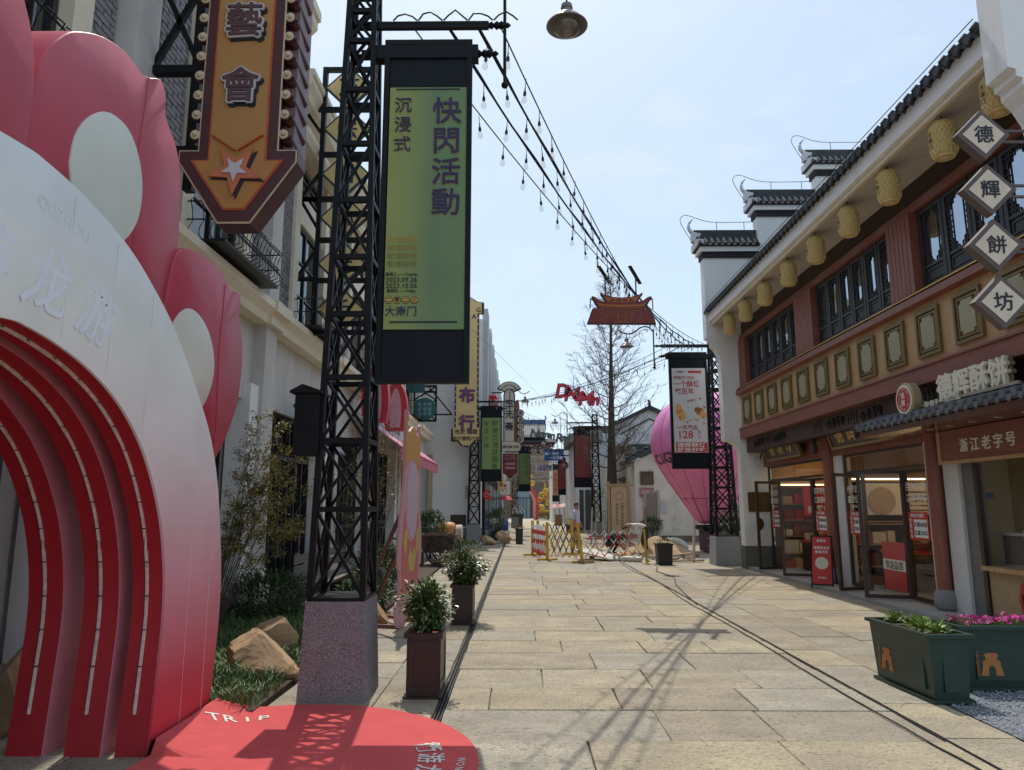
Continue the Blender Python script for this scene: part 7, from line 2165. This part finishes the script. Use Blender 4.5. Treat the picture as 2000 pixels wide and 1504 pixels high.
# ---------------------------------------------------------------- strings of lamps between the towers
bulb_g = MB().lathe([(.012, 0), (.02, -.02), (.03, -.055), (.028, -.085), (.012, -.105), (.001, -.108)], 8, cap=False).mesh('bulb', BULB)
sock = MB().lathe([(.006, .10), (.008, .05), (.016, .04), (.018, 0), (.014, -.008)], 8).tube([(0, 0, .1), (0, 0, .2)], .004, 4).mesh('socket', SOCKET)
STRN = 0
def light_string(label, a, b, sag, nb, r=.008, s=1., heavy=False):
    a, b = V(*a), V(*b)
    t = T('light_string', label, 'string lights', tuple(a), 'strings of lamps across the street')
    P = lambda q: a.lerp(b, q) - V(0, 0, sag * 4 * q * (1 - q))
    n = 36
    rg = random.Random(int(a.x * 100 + b.y * 7))
    pts = [P(k / n) for k in range(n + 1)]
    t.p('cable', MB().tube(pts, r, 5), CABLE)
    if heavy:
        t.p('feeder', MB().tube([p + V(.02, .0, -.012 + .02 * sin(k * 1.3)) for k, p in enumerate(pts)], r * 1.6, 5), CABLE)
    for k in range(nb):
        p = P((k + .5) / nb)
        o = child('socket', sock, t.o, p - a - V(0, 0, .20 * s), (rg.uniform(-.1, .1), rg.uniform(-.1, .1), 0), (s,) * 3)
        child('bulb', bulb_g, o, (0, 0, 0))
y0 = 6.46
light_string('light string nearest the pagoda sign side of the street', (-.2, y0, 6.36), (4.35, 20.2, 6.2), .42, 26)
light_string('heavy light string second from the pagoda sign side', (-.45, y0, 6.38), (4.7, 20.2, 6.2), .5, 24, heavy=True)
light_string('heavy light string third from the pagoda sign side', (-.75, y0, 6.38), (5.0, 20.2, 6.2), .55, 24, heavy=True)
light_string('light string nearest the green banner', (-1.1, y0, 6.38), (5.3, 20.2, 6.2), .55, 25)
for k, (xa, xb) in enumerate(((4.35, -.55), (4.75, -.9), (5.1, -1.25))):
    light_string(('upper', 'middle', 'lower')[k] + ' light string from the pastry tower to the green bannered tower', (xa, 20.25, 6.18), (xb, 32.2, 6.25), .3 + .08 * k, 14, s=1.1, heavy=k == 1)
for k, (xa, xb) in enumerate(((-.6, 2.9), (-.95, 3.2), (-1.3, 3.5))):
    light_string(('upper', 'middle', 'lower')[k] + ' light string from the green bannered tower to the red bannered tower', (xa, 32.3, 6.28), (xb, 38.5, 6.05), .35 + .1 * k, 12, s=1.2)
for k, (xa, xb) in enumerate(((3.1, .9), (3.4, .6), (3.6, .3))):
    light_string(('upper', 'middle', 'lower')[k] + ' light string across the far street before the gate', (xa, 38.5, 6.1), (xb, 54, 6.2), .5 + .12 * k, 12, s=1.4)
# loose loops of feeder cable on the near tower arm
mb = MB()
for k in range(5):
    x = -1.25 + .25 * k
    mb = MB().tube([(x, 6.42, 6.36), (x + .05, 6.40, 6.40 + .02 * (k % 2)), (x + .12, 6.4, 6.42 + .02 * (k % 3)), (x + .19, 6.41, 6.40), (x + .24, 6.42, 6.36)], .009, 5)
    S('cable_loop', mb, CABLE, ('first', 'second', 'third', 'fourth', 'fifth')[k] + ' slack cable loop on the big green banner arm, counting from the tower', 'cable', 'slack cable loops')
S('overhead_wire', MB().tube([(-3.9, 12, 7.6), (0, 30, 7.1), (2.6, 44, 6.9)], .006, 4), CABLE, 'single thin overhead wire crossing the open sky', 'wire')
# ---------------------------------------------------------------- street works: barriers, rubble, workers
YB_, RB2, WB_, BB_ = M('barrier_yellow', (.6, .36, .02), .5, var=.15), M('barrier_red', (.5, .035, .03), .5, var=.15), M('barrier_white', (.62, .6, .57), .5, var=.1), M('barrier_black', (.02, .02, .02), .5)
def post(t, x, y, h, lean=(0, 0)):
    p = t.p('post', MB().bar((x, y, .02), (x + lean[0], y + lean[1], h), .09), YB_)
    t.p('foot', MB().bar((x - .3, y - .08, .03), (x + .3, y + .08, .03), .07, .05), YB_, p)
    t.p('foot', MB().bar((x - .08, y + .26, .03), (x + .08, y - .26, .03), .07, .04), YB_, p)
def trellis(label, a, b, h, n, cA, cB, ends=(True, True), lean=(0, 0), bar=.028):
    a, b = V(a[0], a[1], 0), V(b[0], b[1], 0)
    t = T('folding_barrier', label, 'barrier', tuple(a), 'folding trellis barriers round the street works')
    if ends[0]: post(t, a.x, a.y, h + .12, lean)
    if ends[1]: post(t, b.x, b.y, h + .12, lean)
    st = (b - a) / n
    nrm = V(-st.y, st.x, 0).normalized() * .016
    for i in range(-1, n):
        for s in (1, -1):
            # a slat crosses two cells from bottom to top, in six coloured pieces
            q0, q1 = (i, i + 2) if s > 0 else (i + 2, i)
            off_ = nrm * s
            mb = [MB(), MB()]
            for k in range(6):
                u0, u1 = k / 6, (k + 1) / 6
                c0, c1 = lerp(q0, q1, u0), lerp(q0, q1, u1)
                if min(c0, c1) < -.01 or max(c0, c1) > n + .01: continue
                mb[k % 2].bar(a + st * c0 + off_ + V(0, 0, lerp(.12, h, u0)), a + st * c1 + off_ + V(0, 0, lerp(.12, h, u1)), bar, .012, (0, 1, 0))
            if mb[0].f or mb[1].f:
                sl = t.p('slat', mb[0] if mb[0].f else mb[1], cA if mb[0].f else cB)
                if mb[0].f and mb[1].f: t.p('slat_band', mb[1], cB, sl)
    return t
trellis('red and white folding barrier between two yellow posts', (.42, 24.0), (.82, 21.9), 1.0, 7, RB2, WB_, bar=.045)
trellis('yellow and black folding barrier in the middle of the street works', (.92, 21.8), (1.78, 20.95), 1.0, 5, YB_, BB_, (False, True), (-.12, .1))
trellis('second yellow and black folding barrier behind the first one', (.6, 24.2), (1.75, 24.6), 1.0, 6, YB_, BB_, (True, True))
trellis('long red and white folding barrier before the crouching workers', (1.9, 21.3), (3.72, 22.6), .86, 6, RB2, WB_, (False, False))
S('yellow_post', MB().bar((3.55, 20.62, 0), (3.5, 20.62, .95), .05).box(3.45, 3.65, 20.55, 20.7, 0, .02), YB_, 'single yellow post beside the black box planter', 'post')

# rubble, boards, pipes
rg = random.Random(18)
sh = T('sand_heap', 'heap of yellow sand and rubble beside the black box planter', 'sand heap', (4.6, 24.2, 0))
vs, fs, N = [], [], 22
for i in range(N + 1):
    for j in range(N + 1):
        u, v = i / N * 2 - 1, j / N * 2 - 1
        r = math.hypot(u, v)
        z = max(0, (1 - r)) ** .9 * .62 * (1 + .35 * noise.noise(V(u * 2.2, v * 2.2, 1))) + .03 * noise.noise(V(u * 8, v * 8, 2)) * (r < 1) - .01
        vs.append((4.6 + u * 1.35, 24.4 + v * 1.0, z))
fs = [(i * (N + 1) + j, (i + 1) * (N + 1) + j, (i + 1) * (N + 1) + j + 1, i * (N + 1) + j + 1) for i in range(N) for j in range(N)]
sh.p('sand', MB().add(vs, fs, True), M('sand_yellow', (.4, .28, .15), .95, var=.25, s=6, bump=.8, bs=40))
rub = MB()
for i in range(90):
    x, y, s = rg.gauss(3.9, .8), rg.gauss(22.7, .5), rg.uniform(.03, .12)
    b = rock_mb((x, y, s * .5), (s, s * .8, s * .6), 100 + i, 5)
    rub.add(b.v, b.f)
S('rubble', rub, M('rubble', (.36, .31, .24), .95, var=.3, s=8, bump=.5), 'scattered broken stone rubble around the street works', 'rubble', kind='stuff', loc=(0, 0, 0))
def plank(label, a, b, w, th, mt, cat='board', up=(0, 0, 1)):
    S('loose_board', MB().bar(a, b, w, th, up), mt, label, cat, 'loose boards about the street works')
PW = M('pale_board', (.5, .46, .4), .85, var=.2, s=4, bump=.3); RW = M('raw_plank', (.34, .25, .17), .85, var=.25, s=4, bump=.3)
plank('large pale broken board lying tilted before the crouching worker', (1.9, 22.6, .28), (2.9, 21.7, .05), .8, .04, PW)
plank('long thin plank lying flat beside the black box planter', (4.1, 20.9, .05), (5.3, 21.3, .05), .12, .04, RW)
plank('second thin plank lying across the sand heap edge', (4.3, 22.1, .1), (5.4, 23.1, .14), .12, .04, RW)
plank('short timber offcut beside the yellow barrier foot', (1.65, 20.75, .05), (2.1, 20.85, .05), .1, .08, RW)
plank('tall plank leaning up beside the balloon basket', (5.02, 21.3, 0), (5.22, 21.9, 1.15), .24, .04, RW, up=(1, 0, 0))
for k, (x, y, h, mt) in enumerate(((3.05, 31.4, 1.5, M('grey_slab', (.3, .3, .29), .8, var=.2)), (3.25, 31.5, 1.6, RW), (3.6, 31.4, 1.2, MATS['grey_slab']), (5.05, 29.5, 1.55, M('painted_slab', (.3, .14, .12), .8, var=.4, s=10)))):
    plank(('grey stone slab leaning left of the wooden notice board', 'raw plank leaning beside the grey stone slab', 'short grey slab leaning at the foot of the notice board', 'painted reddish board leaning by the old house')[k], (x, y, 0), (x + .12, y + .45, h), .3, .05, mt, up=(1, 0, 0))
pp = T('plastic_pipe', 'short pale plastic pipe lying on the street', 'pipe', (3.2, 21.4, .06))
pp.p('tube', MB().lathe([(.075, 0), (.075, .55), (.06, .55), (.06, 0), (.075, 0)], 16, (3.0, 21.4, .08), ax='x', cap=False).xf(Matrix.Translation((3.2, 21.4, 0)) @ Matrix.Rotation(R_(-25), 4, 'Z') @ Matrix.Translation((-3.2, -21.4, 0))), M('pipe_pale', (.6, .55, .45), .5))
pp.p('collar', MB().lathe([(.082, 0), (.082, .05)], 16, (3.0, 21.4, .08), ax='x').xf(Matrix.Translation((3.2, 21.4, 0)) @ Matrix.Rotation(R_(-25), 4, 'Z') @ Matrix.Translation((-3.2, -21.4, 0))), MATS['pipe_pale'])
rl = T('tape_roll', 'pale roll of tape standing on the street before the barrier', 'roll', (2.85, 21.6, 0))
rl.p('roll', MB().lathe([(.11, 0), (.11, .07), (.05, .07), (.05, 0), (.11, 0)], 18, (2.85, 21.6, .11), ax='y', cap=False), M('roll_pale', (.5, .46, .4), .7))
rl.p('core', MB().lathe([(.052, .002), (.052, .068)], 14, (2.85, 21.6, .11), ax='y', cap=False), RW)
sk = T('cement_sack', 'pale woven sack slumped on top of the sand heap', 'sack', (5.35, 24.6, .2))
sb = MB().ball((0, 0, 0), 1, 16, 10)
sb.v = [(5.35 + x * .3 * (1 + .1 * noise.noise(V(x * 2, y * 2, z * 2))), 24.6 + y * .22, .36 + (z * .16 - x * .12) * (1 + .2 * noise.noise(V(x * 3, y * 3, 5)))) for x, y, z in sb.v]
sk.p('bag', sb, M('sack_white', (.55, .52, .47), .8, var=.12, s=5, bump=.4, bs=20))
sk.p('tied_end', MB().tube([(5.07, 24.58, .46), (4.98, 24.55, .53), (4.93, 24.52, .52)], .04, 7, .03), MATS['sack_white'])

# wooden notice board
nb = T('wooden_notice_board', 'tall wooden notice board with carved characters before the tree', 'sign board', (4.2, 31, 0))
WN = M('notice_wood', (.36, .24, .13), .7, var=.2, s=3, stretch=(6, 6, .6), bump=.2)
nb.p('panel', MB().box(3.9, 4.62, 31, 31.06, .45, 2.42), M('notice_face', (.46, .34, .2), .7, var=.15, s=3, stretch=(6, 6, .6)))
for x in (3.8, 4.66):
    nb.p('post', MB().box(x - .06, x + .06, 30.97, 31.09, 0, 2.62), WN)
nb.p('top_rail', MB().box(3.68, 4.84, 30.96, 31.1, 2.43, 2.53), WN)
nb.p('bottom_rail', MB().box(3.87, 4.6, 30.97, 31.09, .35, .44), WN)
nb.p('ring', MB().tube([(4.26 + .17 * cos(2 * pi * k / 20), 30.99, 2.02 + .17 * sin(2 * pi * k / 20)) for k in range(21)], .012, 4), WN)
NI = M('notice_ink', (.16, .1, .05), .7)
nb.p('lettering', vtext(MB(), '大南门历史文化街区', .13, (4.36, 30.99, 1.7), 'S', pitch=.15, depth=.004), NI)
nb.p('lettering', vtext(MB(), '龙游县城南门', .11, (4.14, 30.99, 1.65), 'S', pitch=.16, depth=.004), NI)

# ---------------------------------------------------------------- people: one skinned body each
def skin_body(joints, edges):
    me = bpy.data.meshes.new('b')
    names = list(joints)
    idx = {k: i for i, k in enumerate(names)}
    me.from_pydata([joints[k][0] for k in names], [(idx[a], idx[b]) for a, b in edges], [])
    ob = bpy.data.objects.new('b', me)
    COL.objects.link(ob)
    sk_ = ob.modifiers.new('s', 'SKIN')
    sk_.use_smooth_shade = True
    for i, k in enumerate(names):
        r = joints[k][1]
        me.skin_vertices[0].data[i].radius = r if isinstance(r, tuple) else (r, r)
        me.skin_vertices[0].data[i].use_root = (k == 'pelvis')
    sd = ob.modifiers.new('u', 'SUBSURF'); sd.levels = 2; sd.render_levels = 2
    dg = bpy.context.evaluated_depsgraph_get()
    out = bpy.data.meshes.new_from_object(ob.evaluated_get(dg))
    bpy.data.objects.remove(ob)
    return out
SKIN_, HAIR, SHOE = M('skin', (.36, .19, .12), .55, var=.08), M('hair', (.012, .01, .009), .6), M('shoe', (.03, .028, .027), .6)
def person(label, loc, rz, J, shirt, trousers):
    """J: local joints, facing -Y"""
    E_ = [('pelvis', 'waist'), ('waist', 'chest'), ('chest', 'neck'), ('neck', 'head'), ('head', 'crown')]
    for s in 'lr':
        E_ += [('chest', 'sh' + s), ('sh' + s, 'el' + s), ('el' + s, 'wr' + s), ('wr' + s, 'ha' + s), ('pelvis', 'hip' + s), ('hip' + s, 'kn' + s), ('kn' + s, 'an' + s), ('an' + s, 'to' + s)]
        for k in range(4):
            E_.append(('ha' + s, 'f%d%s' % (k, s)))
        E_.append(('wr' + s, 'th' + s))
    RD = dict(pelvis=(.135, .115), waist=(.13, .105), chest=(.15, .115), neck=.055, head=(.085, .095), crown=(.07, .08), sh=.068, el=.05, wr=.036, ha=(.034, .02), hip=.088, kn=.064, an=.046, to=.042)
    full = {}
    for k, p in J.items():
        if k == 'face': continue
        base = k if k in RD else k[:-1]
        full[k] = (p, RD[base])
    for s in 'lr':
        w, e = V(*J['wr' + s]), V(*J['el' + s])
        d = (w - e).normalized()
        side = d.cross(V(0, 1, .2)).normalized()
        h = w + d * .075
        full['ha' + s] = (tuple(h), RD['ha'])
        for k in range(4):
            full['f%d%s' % (k, s)] = (tuple(h + d * (.075, .085, .08, .062)[k] + side * (-.03 + .02 * k) + V(0, -.012, 0)), .009)
        full['th' + s] = (tuple(w + d * .075 + side * -.055), .011)
    me = skin_body(full, E_)
    for m_ in (shirt, trousers, SKIN_, SHOE): me.materials.append(m_)
    segs = []
    for a, b in E_:
        mt = 0
        if a in ('neck', 'head'): mt = 2
        if a[:2] in ('wr', 'ha'): mt = 2
        if a[:2] == 'el': mt = 2
        if a[:2] in ('hi', 'kn') or b[:2] == 'hi': mt = 1
        if a[:2] == 'an': mt = 3
        segs.append((V(*full[a][0]), V(*full[b][0]), mt))
    for p in me.polygons:
        c = p.center
        best, bm = 1e9, 0
        for a, b, mt in segs:
            ab = b - a
            q = max(0, min(1, (c - a).dot(ab) / max(ab.length_squared, 1e-9)))
            d = (c - (a + ab * q)).length
            if d < best: best, bm = d, mt
        p.material_index = bm
        p.use_smooth = True
    o = bpy.data.objects.new('person', me)
    COL.objects.link(o)
    o.location = loc
    o.rotation_euler = (0, 0, rz)
    tag(o, label, 'person')
    hd, cr = V(*J['head']), V(*J['crown'])
    up = (cr - hd).normalized()
    # hair cap, nose and ears as children
    h = MB().ball((0, 0, 0), .104, 14, 8)
    fw = V(0, -1, 0)
    fw = (fw - up * fw.dot(up)).normalized()
    if 'face' in J: fw = V(*J['face']).normalized()
    sd_ = up.cross(fw).normalized()
    c0 = hd + up * .075
    keep = MB()
    vs = []
    for p in h.v:
        q = V(*p)
        f_, u_, s_ = -q.y, q.z, q.x
        if f_ > .0 and u_ < .05: q = q * .6
        elif u_ < -.05: q = q * .8
        vs.append(c0 + fw * -q.y + up * q.z + sd_ * q.x * .9)
    hm = MB(); hm.add(vs, h.f, True)
    ho = bpy.data.objects.new('hair', hm.mesh('hair', HAIR)); COL.objects.link(ho); ho.parent = o
    fc = MB().ball(c0 + fw * .098 - up * .03, .017, 8, 5).ball(c0 + sd_ * .092 - up * .02, .022, 8, 5).ball(c0 - sd_ * .092 - up * .02, .022, 8, 5)
    fo_ = bpy.data.objects.new('face_features', fc.mesh('face_features', SKIN_)); COL.objects.link(fo_); fo_.parent = o
    for q in (-1, 1):
        ey = MB().ball(c0 + fw * .09 + sd_ * .034 * q, .006, 8, 5)
        eo = bpy.data.objects.new('eye', ey.mesh('eye', HAIR)); COL.objects.link(eo); eo.parent = o
    mo = MB().tube([c0 + fw * .09 - up * .068 - sd_ * .022, c0 + fw * .098 - up * .07, c0 + fw * .09 - up * .068 + sd_ * .022], .006, 5)
    mm = bpy.data.objects.new('mouth', mo.mesh('mouth', M('lip', (.25, .09, .07), .6))); COL.objects.link(mm); mm.parent = o
    return o
stand = dict(pelvis=(0, 0, .93), waist=(0, -.01, 1.1), chest=(0, 0, 1.32), neck=(0, -.01, 1.47), head=(0, -.03, 1.56), crown=(0, -.03, 1.66),
             shl=(.17, 0, 1.38), ell=(.23, .02, 1.12), wrl=(.22, -.1, .9), shr=(-.17, 0, 1.38), elr=(-.24, .03, 1.12), wrr=(-.24, -.06, .88),
             hipl=(.09, 0, .88), knl=(.1, -.03, .48), anl=(.1, .02, .09), tol=(.12, -.14, .04), hipr=(-.09, 0, .88), knr=(-.1, .02, .48), anr=(-.11, .06, .09), tor=(-.13, -.1, .04))
bend = dict(pelvis=(0, .1, .86), waist=(0, -.04, .95), chest=(0, -.26, 1.0), neck=(0, -.42, .98), head=(0, -.51, .95), crown=(0, -.6, .92), face=(0, -.45, -.9),
            shl=(.17, -.28, .98), ell=(.2, -.34, .72), wrl=(.14, -.42, .5), shr=(-.17, -.28, .98), elr=(-.2, -.36, .72), wrr=(-.1, -.46, .5),
            hipl=(.1, .1, .82), knl=(.13, .02, .46), anl=(.13, .08, .09), tol=(.15, -.08, .04), hipr=(-.1, .1, .82), knr=(-.13, .0, .46), anr=(-.13, .1, .09), tor=(-.15, -.06, .04))
crouch = dict(pelvis=(0, .12, .36), waist=(0, .04, .52), chest=(0, -.16, .66), neck=(0, -.3, .7), head=(0, -.38, .68), crown=(0, -.46, .66), face=(0, -.5, -.85),
              shl=(.18, -.18, .66), ell=(.22, -.34, .46), wrl=(.12, -.46, .28), shr=(-.18, -.18, .66), elr=(-.22, -.36, .46), wrr=(-.1, -.5, .26),
              hipl=(.1, .1, .34), knl=(.18, -.26, .44), anl=(.16, .0, .09), tol=(.18, -.14, .04), hipr=(-.1, .1, .34), knr=(-.18, -.24, .42), anr=(-.16, .02, .09), tor=(-.18, -.12, .04))
person('man in pale lilac shirt and tan trousers standing behind the barrier', (2.0, 25.9, 0), R_(62), stand, M('lilac_shirt', (.5, .48, .6), .8, var=.08), M('tan_trousers', (.33, .25, .17), .85, var=.1))
person('worker in dark navy clothes crouching behind the red barrier', (3.0, 24.3, 0), R_(55), crouch, M('navy_jacket', (.02, .028, .055), .8, var=.15), M('navy_trousers', (.018, .02, .032), .85))
person('worker in white shirt and dark trousers bending over the rubble', (4.05, 24.0, 0), R_(-80), bend, M('white_shirt', (.62, .58, .53), .8, var=.08), M('dark_trousers', (.035, .038, .045), .85))
